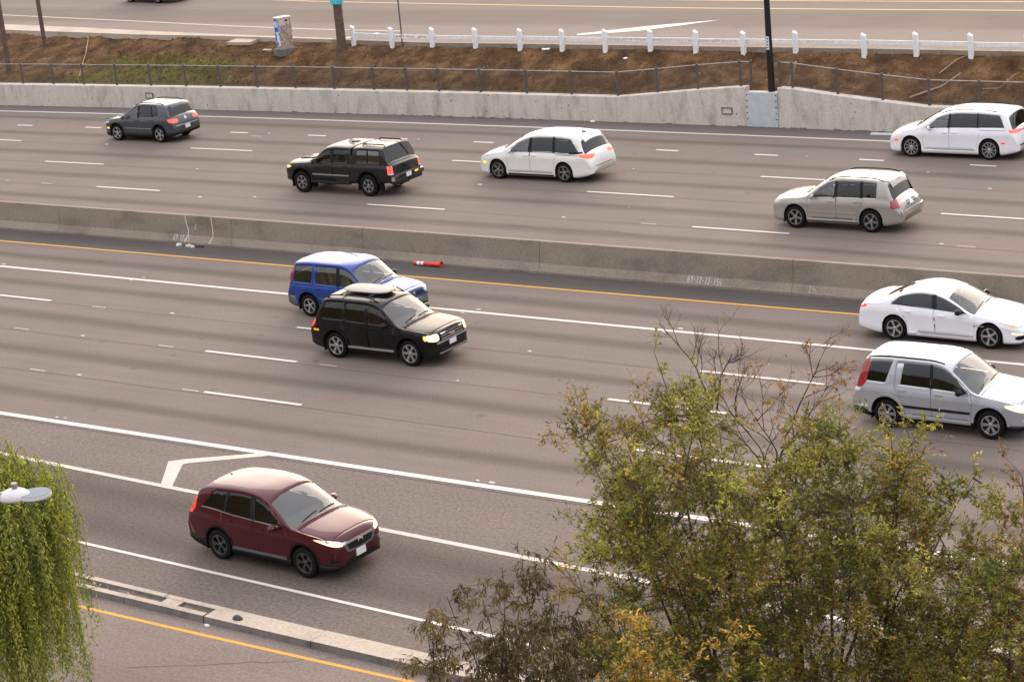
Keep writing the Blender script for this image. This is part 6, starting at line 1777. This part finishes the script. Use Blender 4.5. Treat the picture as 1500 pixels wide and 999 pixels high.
corner_lamp(c, 'tail_lamp', [(4.70, .56, .86), (4.58, .80, .84), (4.40, .86, .90), (4.42, .84, .97), (4.60, .74, .98), (4.68, .58, .95)], M_TAIL, RC)
corner_lamp(c, 'headlight', [(.10, .56, .60), (.30, .78, .63), (.62, .89, .74), (.66, .90, .77), (.34, .80, .72), (.12, .60, .66)], M_HEAD)
c.mirror(1.70, .95)
# ------------------------------------------------------------------ trees of the near verge
def leaf_mat(name, trans=0.35):
    m = bpy.data.materials.new(name); m.use_nodes = True
    n, l = m.node_tree.nodes, m.node_tree.links
    b = n['Principled BSDF']; b.inputs['Roughness'].default_value = .55; b.inputs['Specular IOR Level'].default_value = .3
    at = n.new('ShaderNodeAttribute'); at.attribute_name = 'tint'
    l.new(at.outputs['Color'], b.inputs['Base Color'])
    tr = n.new('ShaderNodeBsdfTranslucent'); l.new(at.outputs['Color'], tr.inputs[0])
    mx = n.new('ShaderNodeMixShader'); mx.inputs[0].default_value = trans
    l.new(b.outputs[0], mx.inputs[1]); l.new(tr.outputs[0], mx.inputs[2]); l.new(mx.outputs[0], n['Material Output'].inputs[0])
    return m
M_LEAF = leaf_mat('leaf', .30)
M_BARK = simple('bark', (.075, .052, .038), .9, var=.35, vscale=9, bump=.5, bscale=25)
M_TWIG = simple('twig_bark', (.085, .046, .034), .9, var=.3, vscale=9)

class Tree:
    def __init__(s, seed, pal, leaf, droop=0.0):
        s.r = random.Random(seed); s.V, s.F, s.C = [], [], []
        s.wood = Geo(); s.twig = Geo(); s.k = 1.0; s.pal = pal; s.leaf = leaf; s.droop = droop
    def pick(s):
        t = s.r.random(); a = 0
        for w, c in s.pal:
            a += w
            if t <= a: break
        k = s.r.uniform(.7, 1.25) * s.k
        return (c[0] * k * s.r.uniform(.92, 1.08), c[1] * k, c[2] * k, 1)
    def put_leaf(s, p, d, col=None):
        L = s.leaf[0] * s.r.uniform(.65, 1.25); w = s.leaf[1] * s.r.uniform(.7, 1.2)
        d = d.normalized(); up = Vector((s.r.gauss(0, .6), s.r.gauss(0, .6), 1)).normalized()
        e = d.cross(up)
        if e.length < .05: e = d.orthogonal()
        e.normalize(); nn = e.cross(d)
        i = len(s.V); c = col or s.pick()
        s.V += [p, p + d * L * .45 + e * w / 2 + nn * .1 * w, p + d * L + nn * -.12 * L, p + d * L * .45 - e * w / 2 + nn * .1 * w]
        s.F.append((i, i + 1, i + 2, i + 3)); s.C += [c] * 4
    def walk(s, p, d, length, n, wander, lift):
        pts = [p.copy()]; d = d.normalized()
        for _ in range(n):
            d = (d + Vector((s.r.gauss(0, wander), s.r.gauss(0, wander), s.r.gauss(0, wander) + lift))).normalized()
            pts.append(pts[-1] + d * length / n)
        return pts
    def spray(s, p, d, length, leaves, r0=.006, twigs=5, col=None, lift=.05, bare=0.0):
        """a leafy shoot with side twigs"""
        pts = s.walk(p, d, length, 5, .16, lift)
        s.k = s.r.choice([.62, .8, 1.0, 1.0, 1.2, 1.4])
        s.twig.tube(pts, [r0 * (1 - .75 * i / 5) for i in range(6)], 3, cap=False)
        for k in range(twigs):
            t = s.r.uniform(.15, 1.0) * 4.99; i = int(t)
            q = pts[i].lerp(pts[i + 1], t - i); dd = (pts[i + 1] - pts[i]).normalized()
            sd = (dd + Vector((s.r.gauss(0, .8), s.r.gauss(0, .8), s.r.gauss(.1, .6)))).normalized()
            ln = length * s.r.uniform(.25, .6)
            tp = s.walk(q, sd, ln, 3, .2, lift - s.droop * .5)
            s.twig.tube(tp, [r0 * .5, r0 * .4, r0 * .3, r0 * .15], 3, cap=False)
            if s.r.random() < bare: continue
            for j in range(leaves):
                u = s.r.uniform(.1, 1.0) * 2.99; jj = int(u)
                lp = tp[jj].lerp(tp[jj + 1], u - jj)
                ld = ((tp[jj + 1] - tp[jj]).normalized() * .6 + Vector((s.r.gauss(0, .7), s.r.gauss(0, .7), s.r.gauss(.0, .5) - s.droop))).normalized()
                s.put_leaf(lp, ld, col)
    def limb(s, a, b, r0, sag=.15, n=9):
        """a bent main limb from a to b; returns its points"""
        a, b = Vector(a), Vector(b); L = (b - a).length
        m1 = a.lerp(b, .35) + Vector((s.r.gauss(0, .08), s.r.gauss(0, .08), -sag * .2)) * L * .8
        m2 = a.lerp(b, .7) + Vector((s.r.gauss(0, .06), s.r.gauss(0, .06), 0)) * L * .6
        pts = []
        for k in range(n + 1):
            t = k / n; q = ((1 - t) ** 3) * a + 3 * t * (1 - t) ** 2 * m1 + 3 * t * t * (1 - t) * m2 + t ** 3 * b
            pts.append(q + Vector((s.r.gauss(0, .012), s.r.gauss(0, .012), 0)) * L * .4 * (0 < k < n))
        s.wood.tube(pts, [max(.004, r0 * (1 - .93 * (k / n) ** .8)) for k in range(n + 1)], 6, cap=False)
        return pts
    def done(s, name, label, group=None):
        o = empty(name, s.base); tag(o, label, 'tree', group)
        b = Vector(s.base)
        s.wood.v = [tuple(Vector(p) - b) for p in s.wood.v]; s.twig.v = [tuple(Vector(p) - b) for p in s.twig.v]
        s.wood.build('trunk', M_BARK, o, smooth=True)
        if s.twig.f: tag(s.twig.build('twigs', M_TWIG, o), kind='stuff')
        if s.F:
            cr = me_obj('crown', [p - b for p in s.V], s.F, M_LEAF, o)
            ca = cr.data.color_attributes.new('tint', 'FLOAT_COLOR', 'POINT')
            ca.data.foreach_set('color', [x for c in s.C for x in c])
        return o

def hill_z(y): return float(np.interp(-y, [-26, -20, -12, -4, 6], [-.05, 1.0, 4.0, 7.0, 9.0]))
# crown points, metres: x, y, z (and how many shoots, how far they spread)
CROWN_GREEN = [(-14.78, 22.59, 9.6, 22, 0.62), (-14.67, 22.19, 9.24, 18, 0.55), (-14.25, 22.34, 8.86, 30, 0.85), (-14.32, 23.59, 10.1, 9, 0.42), (-13.96, 23.35, 9.4, 24, 0.7), (-13.64, 23.3, 9.83, 22, 0.7), (-13.89, 24.08, 8.78, 26, 0.8), (-14.1, 23.03, 8.63, 30, 0.9), (-13.05, 24.09, 8.29, 30, 0.9), (-12.39, 23.76, 8.87, 24, 0.8), (-12.21, 24.31, 8.9, 24, 0.75), (-11.42, 23.36, 8.86, 28, 0.9), (-11.03, 23.77, 9.27, 20, 0.65), (-11.14, 24.38, 8.53, 28, 0.85), (-10.48, 24.12, 8.19, 30, 0.9), (-10.61, 25.37, 8.15, 14, 0.55), (-10.25, 24.76, 7.56, 26, 0.9), (-14.28, 21.72, 8.32, 32, 0.95), (-13.57, 21.71, 8.24, 34, 1), (-12.87, 22.59, 8.2, 36, 1), (-11.91, 22.43, 8.12, 36, 1), (-11.09, 23.07, 7.99, 36, 1), (-12.96, 21.61, 7.63, 36, 1), (-12.21, 21.81, 7.48, 36, 1), (-11.47, 22.22, 7.44, 36, 1), (-10.73, 22.8, 7.32, 34, 1), (-10.2, 23.48, 7.22, 28, 1), (-13.77, 21.34, 7.51, 30, 0.9), (-9.72, 24.11, 7.23, 18, 0.9), (-13.0, 23.21, 8.23, 26, 0.9)]
BARE_LIMBS = [((-13.61, 25.15, 7.94), (-14.34, 24.97, 9.23), 0.05), ((-14.32, 24.99, 8.92), (-14.81, 24.93, 10.0), 0.02), ((-14.24, 25.03, 8.82), (-13.88, 25.01, 10.06), 0.02), ((-13.4, 25.04, 7.9), (-13.16, 25.05, 9.32), 0.3), ((-13.35, 25.07, 8.1), (-12.78, 25.14, 9.53), 0.3), ((-13.54, 25.19, 7.62), (-13.54, 24.97, 9.31), 0.35), ((-13.2, 25.03, 8.53), (-12.6, 25.12, 9.75), 0.25)]
CROWN_DARK = [(-14.58, 18.43, 8.37), (-14.73, 19.07, 8.34), (-14.79, 19.78, 8.22), (-14.0, 19.24, 8.78), (-14.15, 19.88, 8.67), (-13.48, 19.25, 8.69), (-13.64, 19.87, 8.23), (-14.91, 19.7, 7.55), (-14.02, 19.23, 8.17), (-15.08, 19.18, 7.41), (-13.59, 19.17, 8.09), (-13.52, 19.95, 7.95), (-14.74, 19.82, 7.01), (-14.53, 18.85, 7.44), (-14.02, 19.97, 7.08), (-13.15, 19.47, 7.69)]
CROWN_YELLOW = [(-11.94, 18.48, 8.8, 14), (-12.14, 19.24, 8.36, 14), (-12.33, 18.82, 8.21, 12), (-11.71, 18.92, 8.32, 12), (-11.37, 18.84, 8.17, 12), (-12.22, 19.19, 7.9, 16), (-11.27, 19.47, 8.62, 5), (-10.99, 19.35, 8.35, 7), (-11.48, 18.77, 7.97, 10)]
CROWN_RUSSET = [(-9.18, 23.47, 9.02), (-9.51, 23.98, 7.97), (-9.26, 23.87, 7.5), (-9.47, 23.57, 6.84), (-9.21, 23.46, 6.66), (-9.24, 24.09, 8.24)]
CLUSTERS = [(-13.23, 23.72, 5.2), (-14.77, 22.9, 8.81), (-10.0, 23.15, 6.65), (-13.58, 23.27, 6.81), (-11.54, 23.54, 6.82), (-13.2, 21.1, 8.47), (-9.41, 23.77, 6.18), (-10.18, 25.35, 6.79), (-11.93, 23.08, 8.17), (-13.16, 20.95, 9.29), (-13.3, 22.47, 7.63), (-11.19, 25.11, 7.97), (-13.89, 22.65, 6.33), (-11.65, 25.08, 5.0), (-10.19, 22.45, 6.18), (-13.87, 23.26, 5.04), (-13.2, 21.28, 8.54), (-12.62, 22.34, 5.73), (-13.8, 21.76, 6.64), (-13.05, 22.44, 9.73), (-13.4, 21.2, 7.46), (-14.69, 22.75, 7.33), (-14.17, 23.29, 5.36), (-13.11, 21.35, 6.54), (-10.46, 24.0, 6.46), (-11.45, 24.07, 5.98), (-10.54, 24.64, 7.23), (-14.27, 23.69, 4.98), (-15.44, 22.97, 4.83), (-14.12, 22.33, 7.07), (-10.39, 23.07, 6.01), (-14.83, 22.69, 5.91), (-9.58, 23.36, 7.79), (-11.46, 24.53, 8.09), (-11.56, 21.81, 8.2), (-12.41, 23.47, 5.74), (-14.11, 22.16, 8.45), (-11.56, 22.84, 8.47), (-14.36, 23.68, 7.23), (-11.5, 23.59, 5.76), (-12.98, 23.77, 5.53), (-14.08, 20.93, 6.49), (-13.18, 22.36, 6.24), (-13.78, 21.68, 8.06), (-12.25, 23.92, 5.37), (-12.15, 23.99, 7.44), (-13.39, 21.99, 6.31), (-11.56, 23.9, 6.64), (-13.21, 22.5, 5.79), (-9.96, 24.03, 6.33), (-13.95, 21.66, 6.72), (-13.74, 21.08, 9.89), (-9.93, 24.66, 8.06), (-13.77, 21.08, 8.72), (-9.91, 25.31, 5.57), (-11.73, 23.69, 7.58), (-9.17, 23.23, 6.95), (-11.6, 24.36, 6.45), (-11.21, 22.98, 6.35), (-9.88, 24.97, 7.79), (-14.21, 22.75, 7.35), (-11.59, 23.93, 8.13), (-12.96, 21.52, 9.14), (-10.52, 24.16, 6.69), (-10.07, 24.72, 6.43), (-11.1, 23.92, 6.48), (-11.99, 23.24, 9.32), (-13.96, 21.24, 9.7), (-13.32, 23.89, 6.32), (-14.49, 23.06, 9.07), (-13.58, 22.32, 7.56), (-11.46, 25.32, 8.52), (-13.39, 23.75, 5.52), (-11.47, 23.91, 5.56), (-13.72, 23.78, 5.51), (-10.13, 24.85, 5.46), (-12.19, 24.94, 6.86), (-10.94, 23.97, 7.58), (-15.3, 22.86, 5.9), (-8.81, 22.97, 6.82), (-9.55, 22.73, 7.72), (-13.38, 23.44, 5.44), (-12.03, 21.58, 7.86), (-10.44, 23.33, 6.19), (-11.34, 24.34, 5.93), (-11.07, 24.95, 7.62), (-12.75, 21.99, 7.51), (-12.77, 21.52, 9.22), (-13.77, 24.12, 7.3), (-13.23, 21.17, 9.48), (-12.33, 24.58, 6.31), (-14.0, 20.92, 6.67), (-11.01, 22.61, 8.71), (-14.59, 23.48, 4.84), (-11.42, 24.79, 6.33), (-12.29, 23.29, 7.41), (-13.47, 23.72, 6.05), (-11.4, 23.03, 9.27), (-13.62, 24.03, 6.07), (-13.3, 21.5, 8.88), (-10.26, 24.1, 6.52), (-12.57, 22.46, 8.08), (-13.9, 23.68, 6.94), (-12.03, 23.64, 9.05), (-10.9, 22.13, 7.28), (-11.97, 21.99, 6.79), (-13.09, 22.86, 6.82), (-13.11, 22.85, 7.5), (-12.47, 21.93, 6.43), (-9.48, 23.19, 7.66), (-10.31, 22.52, 7.8), (-9.65, 24.51, 6.19), (-12.89, 24.48, 8.16), (-12.51, 24.27, 5.42), (-9.81, 23.26, 5.9), (-9.16, 22.87, 6.36), (-12.33, 23.8, 7.18), (-12.75, 21.48, 7.87), (-10.48, 23.75, 7.51), (-13.2, 22.72, 8.39), (-11.37, 22.43, 9.25), (-12.3, 23.29, 6.89), (-11.22, 22.59, 7.75), (-10.02, 25.78, 6.08), (-13.37, 21.75, 8.14), (-12.59, 22.3, 7.2), (-10.85, 22.87, 7.76), (-13.48, 22.07, 5.66), (-13.91, 23.07, 7.76), (-12.52, 21.53, 10.12), (-11.38, 25.28, 6.7), (-12.16, 21.39, 9.07), (-12.15, 22.97, 5.66), (-14.58, 22.68, 7.74), (-11.06, 23.38, 5.92), (-10.12, 25.31, 5.27), (-11.39, 24.93, 7.44), (-12.3, 24.66, 6.48), (-9.63, 23.46, 7.37), (-14.49, 23.26, 7.41), (-12.93, 23.02, 8.76), (-11.19, 25.34, 5.51), (-12.53, 24.05, 6.01), (-9.54, 23.56, 6.83), (-10.05, 23.41, 6.34), (-12.7, 23.42, 6.43), (-12.99, 21.13, 7.0), (-13.09, 22.98, 7.27), (-10.76, 23.32, 5.88), (-13.12, 22.08, 9.84), (-10.8, 23.46, 5.99), (-10.54, 25.19, 6.46), (-11.13, 24.44, 5.76), (-13.23, 24.15, 5.52), (-14.55, 23.18, 7.55), (-11.83, 22.9, 6.16), (-11.35, 22.8, 9.13), (-11.51, 22.77, 6.15), (-11.17, 25.33, 4.78), (-11.19, 24.22, 7.96), (-13.98, 21.32, 8.01), (-10.83, 23.96, 7.75), (-13.37, 23.72, 7.23), (-12.64, 23.64, 8.27), (-10.66, 23.88, 6.18), (-13.75, 23.23, 9.31), (-9.83, 24.25, 5.62), (-12.98, 23.13, 7.37), (-13.67, 21.97, 8.79), (-12.49, 24.02, 8.5), (-12.74, 22.48, 8.5), (-11.16, 25.21, 5.95), (-11.78, 21.97, 8.85), (-11.78, 24.37, 7.21), (-11.66, 25.16, 8.09), (-14.6, 22.87, 7.9), (-11.36, 25.12, 5.96), (-14.45, 21.58, 7.44), (-12.83, 22.92, 6.34), (-11.97, 22.09, 6.37), (-12.56, 24.3, 6.44), (-12.18, 24.95, 6.49), (-11.36, 23.92, 7.5), (-13.36, 23.99, 5.35), (-10.97, 25.15, 5.85), (-13.72, 21.03, 8.32), (-12.92, 21.49, 7.75), (-11.99, 21.77, 8.88), (-11.54, 22.31, 8.28), (-11.74, 23.3, 7.44), (-12.44, 23.0, 7.2), (-14.08, 21.75, 7.21), (-12.26, 24.3, 8.22), (-11.85, 24.9, 6.7), (-11.91, 22.0, 7.58), (-9.16, 22.97, 6.77), (-10.44, 22.99, 6.96), (-10.24, 22.69, 6.7), (-14.18, 22.03, 5.89), (-9.52, 24.94, 6.95), (-9.68, 25.51, 6.34), (-9.13, 23.07, 7.95), (-12.67, 23.14, 7.6), (-10.14, 24.22, 7.64), (-10.98, 23.42, 7.4), (-13.17, 22.11, 6.21), (-10.47, 23.02, 9.05), (-12.88, 23.67, 8.04), (-13.28, 22.39, 9.04), (-14.05, 22.72, 9.43), (-11.21, 22.49, 9.62), (-13.09, 21.82, 6.88), (-13.41, 22.74, 6.28), (-9.85, 22.84, 6.49), (-11.98, 22.57, 6.06), (-11.77, 22.3, 7.02), (-12.14, 23.19, 8.01), (-11.75, 22.87, 7.3), (-11.45, 24.33, 7.85), (-10.9, 25.16, 7.94), (-13.87, 21.23, 6.41), (-12.91, 21.67, 8.67), (-13.76, 22.81, 6.37), (-10.94, 22.14, 6.46), (-13.14, 22.15, 7.31), (-10.0, 25.74, 5.85), (-12.53, 21.98, 9.79), (-12.43, 22.0, 7.9), (-13.11, 20.86, 6.99), (-14.2, 21.53, 6.54), (-9.61, 24.24, 6.75), (-12.43, 24.75, 6.63), (-13.89, 22.92, 9.09), (-10.67, 22.21, 8.44), (-11.04, 22.6, 8.15), (-10.95, 24.08, 8.76), (-12.83, 23.45, 6.22), (-12.03, 22.25, 7.16), (-13.39, 24.24, 7.69), (-11.24, 24.76, 5.22), (-9.35, 24.49, 6.74), (-11.77, 25.0, 4.79), (-9.73, 24.04, 6.9), (-13.09, 23.31, 5.24), (-9.91, 22.87, 7.4), (-11.78, 22.91, 6.88), (-12.12, 22.14, 6.86), (-11.83, 25.14, 5.22), (-12.68, 24.72, 6.43), (-10.51, 24.09, 5.8), (-13.54, 20.9, 6.86), (-11.04, 24.26, 8.44), (-8.81, 23.38, 7.87), (-12.25, 24.8, 7.65), (-10.08, 23.64, 7.79), (-9.82, 24.25, 7.2), (-13.26, 24.2, 4.85), (-11.25, 25.04, 6.35), (-13.33, 23.2, 8.38), (-10.49, 23.66, 6.74), (-14.96, 22.93, 5.97), (-11.43, 22.46, 8.91), (-13.8, 22.19, 7.46), (-12.68, 24.31, 7.09), (-12.21, 22.94, 8.01)]
PEPPER_C = (-23.76, 19.92, 7.59)
PEPPER_R = (1.27, 1.32)
LAMP_HEAD = (-20.36, 17.74, 9.41)
def V3(x, y, z): return Vector((x, y, z))

# ---- large olive green tree: fork low, many upright shoots (crown points in metres)
GREEN = [(.32, (0.215, 0.235, 0.035)), (.26, (0.32, 0.315, 0.055)), (.15, (0.105, 0.13, 0.03)), (.13, (0.42, 0.34, 0.055)), (.08, (0.56, 0.38, 0.045)), (.06, (0.24, 0.125, 0.05))]
DEEP = [(w_, tuple(k * .62 for k in c_)) for w_, c_ in GREEN]
T = Tree(11, GREEN, (.066, .025))
T.base = (-12.9, 24.2, hill_z(24.2))
B = Vector(T.base)
forks = [B + V3(-.25, -.1, 2.6), B + V3(.35, .15, 2.9), B + V3(.05, .25, 3.4)]
for f_ in forks: T.limb(B + V3(0, 0, -.2), f_, .16, .05)
skel = []
for (x, y, z, dens_, thin) in CROWN_GREEN[:16]:
    tip = V3(x, y, z)
    f_ = min(forks, key=lambda q: (q.xy - tip.xy).length + T.r.uniform(0, .6))
    P = T.limb(f_, tip, .045, .1, 11)
    skel += P[3:]
    for k in range(int(dens_ * .8)):
        t = 1 - T.r.random() ** 1.2 * .5
        u = t * 10.99; i = int(u); q = P[i].lerp(P[i + 1], u - i)
        d = V3(T.r.gauss(0, .9), T.r.gauss(0, .9), T.r.uniform(-.1, 1.0)) + (P[i + 1] - P[i]).normalized() * .6
        T.spray(q, d, (.26 + .5 * (1 - t) / .5) * thin * T.r.uniform(.7, 1.4), 8, .005, 7, lift=.03)
    T.spray(P[-1], V3(T.r.gauss(0, .2), T.r.gauss(0, .2), 1), .34, 6, .004, 5, lift=.08)
for c_ in CLUSTERS:
    c_ = Vector(c_)
    low = [q for q in skel if q.z < c_.z + .1] or skel
    a_ = min(low, key=lambda q: (q - c_).length)
    if (a_ - c_).length > .12: T.limb(a_, c_, .016, -.1, 6)
    skel.append(c_)
    T.pal = T.r.choice([GREEN, GREEN, GREEN, DEEP, DEEP, [(.5, (.34, .33, .05)), (.3, (.22, .25, .04)), (.2, (.48, .38, .05))], [(.5, (.10, .125, .03)), (.3, (.17, .19, .035)), (.2, (.26, .25, .05))], [(.35, (.42, .27, .05)), (.35, (.26, .25, .045)), (.3, (.20, .11, .045))]])
    for k in range(8):
        d = V3(T.r.gauss(0, 1), T.r.gauss(0, 1), T.r.gauss(.35, .7))
        T.spray(c_, d, T.r.uniform(.26, .62), 8, .005, 8, lift=.02)
T.done('olive_green_tree', 'broad olive green tree with upright leafy shoots beside the slip road')

# ---- bare twiggy tree behind it
ORANGE = [(.5, (.34, .15, .035)), (.3, (.42, .24, .04)), (.2, (.22, .10, .04))]
T = Tree(23, ORANGE, (.075, .036))
T.base = (-13.6, 26.1, hill_z(25.9)); B = Vector(T.base)
def twigs(T, p, d, L, r, lev, leaf_p):
    n = 6; pts = T.walk(p, d, L, n, .13, .035)
    T.twig.tube(pts, [r * (1 - .6 * i / n) for i in range(n + 1)], 4 if lev > 1 else 3, cap=False)
    if lev == 0:
        if T.r.random() < leaf_p * 1.5:
            for _ in range(T.r.choice([1, 1, 2, 3])): T.put_leaf(pts[T.r.randint(2, n)], V3(T.r.gauss(0, .6), T.r.gauss(0, .6), -.3))
        return
    for k in range(5 if lev > 1 else 4):
        u = T.r.uniform(.3, 1) * (n - .01); i = int(u); q = pts[i].lerp(pts[i + 1], u - i); dd = (pts[i + 1] - pts[i]).normalized()
        twigs(T, q, dd + V3(T.r.gauss(0, .6), T.r.gauss(0, .6), T.r.gauss(.05, .4)), L * T.r.uniform(.38, .66), r * .52, lev - 1, leaf_p)
for (a, b, lp) in BARE_LIMBS:
    T.limb(B + V3(0, 0, -.1), a, .05, .05)
    twigs(T, Vector(a), Vector(b) - Vector(a), (Vector(b) - Vector(a)).length * .86, .015, 3, lp)
T.done('bare_tree', 'nearly bare twiggy tree with a few orange leaves behind the green tree')

# ---- dark narrow-leaved tree
DARKP = [(.42, (.115, .078, .034)), (.25, (.165, .112, .045)), (.2, (.115, .115, .032)), (.13, (.24, .18, .055))]
T = Tree(31, DARKP, (.115, .021), droop=.65)
T.base = (-14.9, 20.6, hill_z(20.6)); B = Vector(T.base)
fk_ = B + V3(-.1, .1, 2.2); T.limb(B + V3(0, 0, -.2), fk_, .1, .05)
for (x, y, z) in CROWN_DARK:
    tip = V3(x, y, z); P = T.limb(fk_ + V3(0, 0, T.r.uniform(0, .6)), tip, .03, .1, 9)
    for k in range(19):
        t = 1 - T.r.random() * .6; u = t * 8.99; i = int(u); q = P[i].lerp(P[i + 1], u - i)
        T.spray(q, V3(T.r.gauss(0, .8), T.r.gauss(0, .8), T.r.uniform(-.2, .7)), T.r.uniform(.28, .6), 9, .005, 6, lift=-.02)
T.done('dark_narrow_leaved_tree', 'dark brownish tree with drooping narrow leaves overhanging the kerb')

# ---- yellow-leaved shrub
YEL_P = [(.5, (.52, .33, .05)), (.25, (.38, .27, .045)), (.15, (.55, .26, .04)), (.1, (.14, .13, .03))]
T = Tree(41, YEL_P, (.072, .026), droop=.1)
T.base = (-12.9, 19.9, hill_z(19.9)); B = Vector(T.base)
for (x, y, z, n_) in CROWN_YELLOW:
    tip = V3(x, y, z); P = T.limb(B + V3(0, 0, -.1), tip, .03, .05, 9)
    for k in range(n_):
        t = 1 - T.r.random() ** 1.3 * .22; u = t * 8.99; i = int(u); q = P[i].lerp(P[i + 1], u - i)
        T.spray(q, V3(T.r.gauss(0, .6), T.r.gauss(0, .6), T.r.uniform(.2, 1)), T.r.uniform(.15, .36), 6, .004, 5)
T.done('yellow_leaved_shrub', 'slender shrub with golden yellow leaves below the olive tree')

# ---- russet tree at the verge
RUS = [(.35, (.22, .12, .045)), (.3, (.33, .19, .05)), (.35, (.16, .14, .04))]
T = Tree(51, RUS, (.075, .03), droop=.1)
T.base = (-9.5, 23.3, hill_z(23.3)); B = Vector(T.base)
for (x, y, z) in CROWN_RUSSET:
    tip = V3(x, y, z); P = T.limb(B + V3(0, 0, -.2), tip, .07, .05, 9)
    for k in range(16):
        t = 1 - T.r.random() * .45; u = t * 8.99; i = int(u); q = P[i].lerp(P[i + 1], u - i)
        T.spray(q, V3(T.r.gauss(0, .7), T.r.gauss(0, .7), T.r.uniform(.0, 1)), T.r.uniform(.3, .7), 7, .006, 7)
T.done('russet_tree', 'sparse russet leaved tree with a thick leaning stem')

# ---- weeping pepper tree
PEP = [(.40, (0.36, 0.40, 0.055)), (.30, (0.26, 0.31, 0.05)), (.20, (0.50, 0.50, 0.08)), (.10, (0.15, 0.20, 0.045))]
T = Tree(61, PEP, (.066, .021), droop=.5)
PC = Vector(PEPPER_C)
T.base = (PC.x - .4, PC.y - .3, hill_z(PC.y - .3)); B = Vector(T.base)
top_ = PC + V3(-.2, -.1, .3)
T.limb(B + V3(0, 0, -.2), top_ + V3(0, 0, -.6), .16, .05)
RX, RZ = PEPPER_R
for k in range(64):
    a = T.r.uniform(0, 2 * PI); e = math.asin(T.r.uniform(.05, 1.0))
    tip = PC + V3(RX * math.cos(a) * math.cos(e), RX * math.sin(a) * math.cos(e), RZ * math.sin(e)) * (1 - .38 * T.r.random() ** 1.6)
    P = T.limb(top_ + V3(0, 0, -.8), tip, .025, -.2, 7)
    for j in range(26):
        u = (1 - T.r.random() * .45) * 6.99; i = int(u); q = P[i].lerp(P[i + 1], u - i) + V3(T.r.gauss(0, .12), T.r.gauss(0, .12), T.r.gauss(0, .1))
        L = T.r.choice([T.r.uniform(.3, 1.0), T.r.uniform(.6, 2.0), T.r.uniform(1.6, 3.2), T.r.uniform(1.6, 3.2)]); n = 9
        out = (q - PC); out.z = 0; out = out.normalized() if out.length > .01 else V3(1, 0, 0)
        pts = []
        sw = V3(T.r.gauss(0, .06), T.r.gauss(0, .06), 0)
        for m_ in range(n + 1):
            t = m_ / n; pts.append(q + out * (.16 + .10 * T.r.random() * 0 + .08 * math.sin(j)) * math.sin(min(1, t * 2) * PI / 2) + sw * t * 1.6 + V3(0, 0, .06 * math.sin(t * PI) - L * t ** 1.25))
        T.twig.tube(pts, [.003 * (1 - .6 * m_ / n) for m_ in range(n + 1)], 3, cap=False)
        cc = T.pick()
        for m_ in range(int(L * 60)):
            u = T.r.random() * (n - .01); i = int(u); lp = pts[i].lerp(pts[i + 1], u - i)
            k_ = T.r.uniform(.8, 1.2)
            T.put_leaf(lp + V3(T.r.gauss(0, .02), T.r.gauss(0, .02), 0), V3(T.r.gauss(0, .8), T.r.gauss(0, .8), -.7), (cc[0] * k_, cc[1] * k_, cc[2] * k_, 1))
T.done('weeping_pepper_tree', 'bright green weeping pepper tree behind the street light head')

# ------------------------------------------------------------------ street light
hd = Vector(LAMP_HEAD); ax = Vector((rgt.x, rgt.y, 0)).normalized()
sl = empty('street_light', (hd.x - ax.x * 1.9, hd.y - ax.y * 1.9, hill_z(hd.y - ax.y * 1.9)), math.atan2(ax.y, ax.x)); tag(sl, 'pale grey street light with flat round lamp head and sensor cap', 'street light')
hz_ = hd.z - sl.location.z
M_LAMPW = simple('lamp_housing', (.62, .60, .60), .45, var=.05); M_LAMPG = simple('lamp_fins', (.20, .235, .265), .75, 0, spec=.2)
Geo().tube([(0, 0, -.3), (0, 0, hz_ * .5), (0, 0, hz_ - .1)], [.11, .09, .07], 12).build('pole', M_STEEL, sl, sharp=40)
Geo().tube([(0, 0, hz_ - .15), (.5, 0, hz_ - .02), (1.2, 0, hz_ + .02), (1.66, 0, hz_ + .015)], [.035, .033, .03, .03], 10).build('arm', M_STEEL, sl, smooth=True)
hp = Geo()
n = 28; R_ = .20; cx = 2.05
ringt, v, f = [], [], []
for zz, k in ((-.045, .93), (-.03, 1.0), (.0, 1.0), (.012, .985)):
    for i in range(n):
        t = 2 * PI * i / n; v.append((cx + R_ * k * math.cos(t) * 1.05, R_ * k * math.sin(t), hz_ + zz - .02))
f = [(j * n + i, j * n + (i + 1) % n, (j + 1) * n + (i + 1) % n, (j + 1) * n + i) for j in range(3) for i in range(n)] + [tuple(range(n - 1, -1, -1))]
hp.add(v, f); head = hp.build('lamp_head', M_LAMPW, sl, sharp=40)
Geo().lathe([(0, .008), (R_ * .93, .006), (R_ * .985, -.004)], 28, M=Matrix.Translation((cx, 0, hz_ - .008)) @ Matrix.Diagonal((1.05, 1, 1, 1))).build('cooling_disc', M_LAMPG, head, sharp=40)
bm = bmesh.new(); bmesh.ops.create_uvsphere(bm, u_segments=20, v_segments=12, radius=1)
for v_ in bm.verts:
    c_ = v_.co.copy()
    v_.co = Vector((1.80 + c_.x * .20 + (.0 if c_.x > 0 else -.02), c_.y * .15, hz_ - .05 + max(c_.z, -.15) * .13))
bm_obj('housing', bm, M_LAMPW, head, smooth=True)
Geo().lathe([(.0, .075), (.04, .075), (.045, .06), (.045, .02), (.034, .018), (.034, 0)], 14, M=Matrix.Translation((1.80, 0, hz_ + .075))).build('photocell', M_GREYTRIM if False else M_STEEL, head, sharp=40)
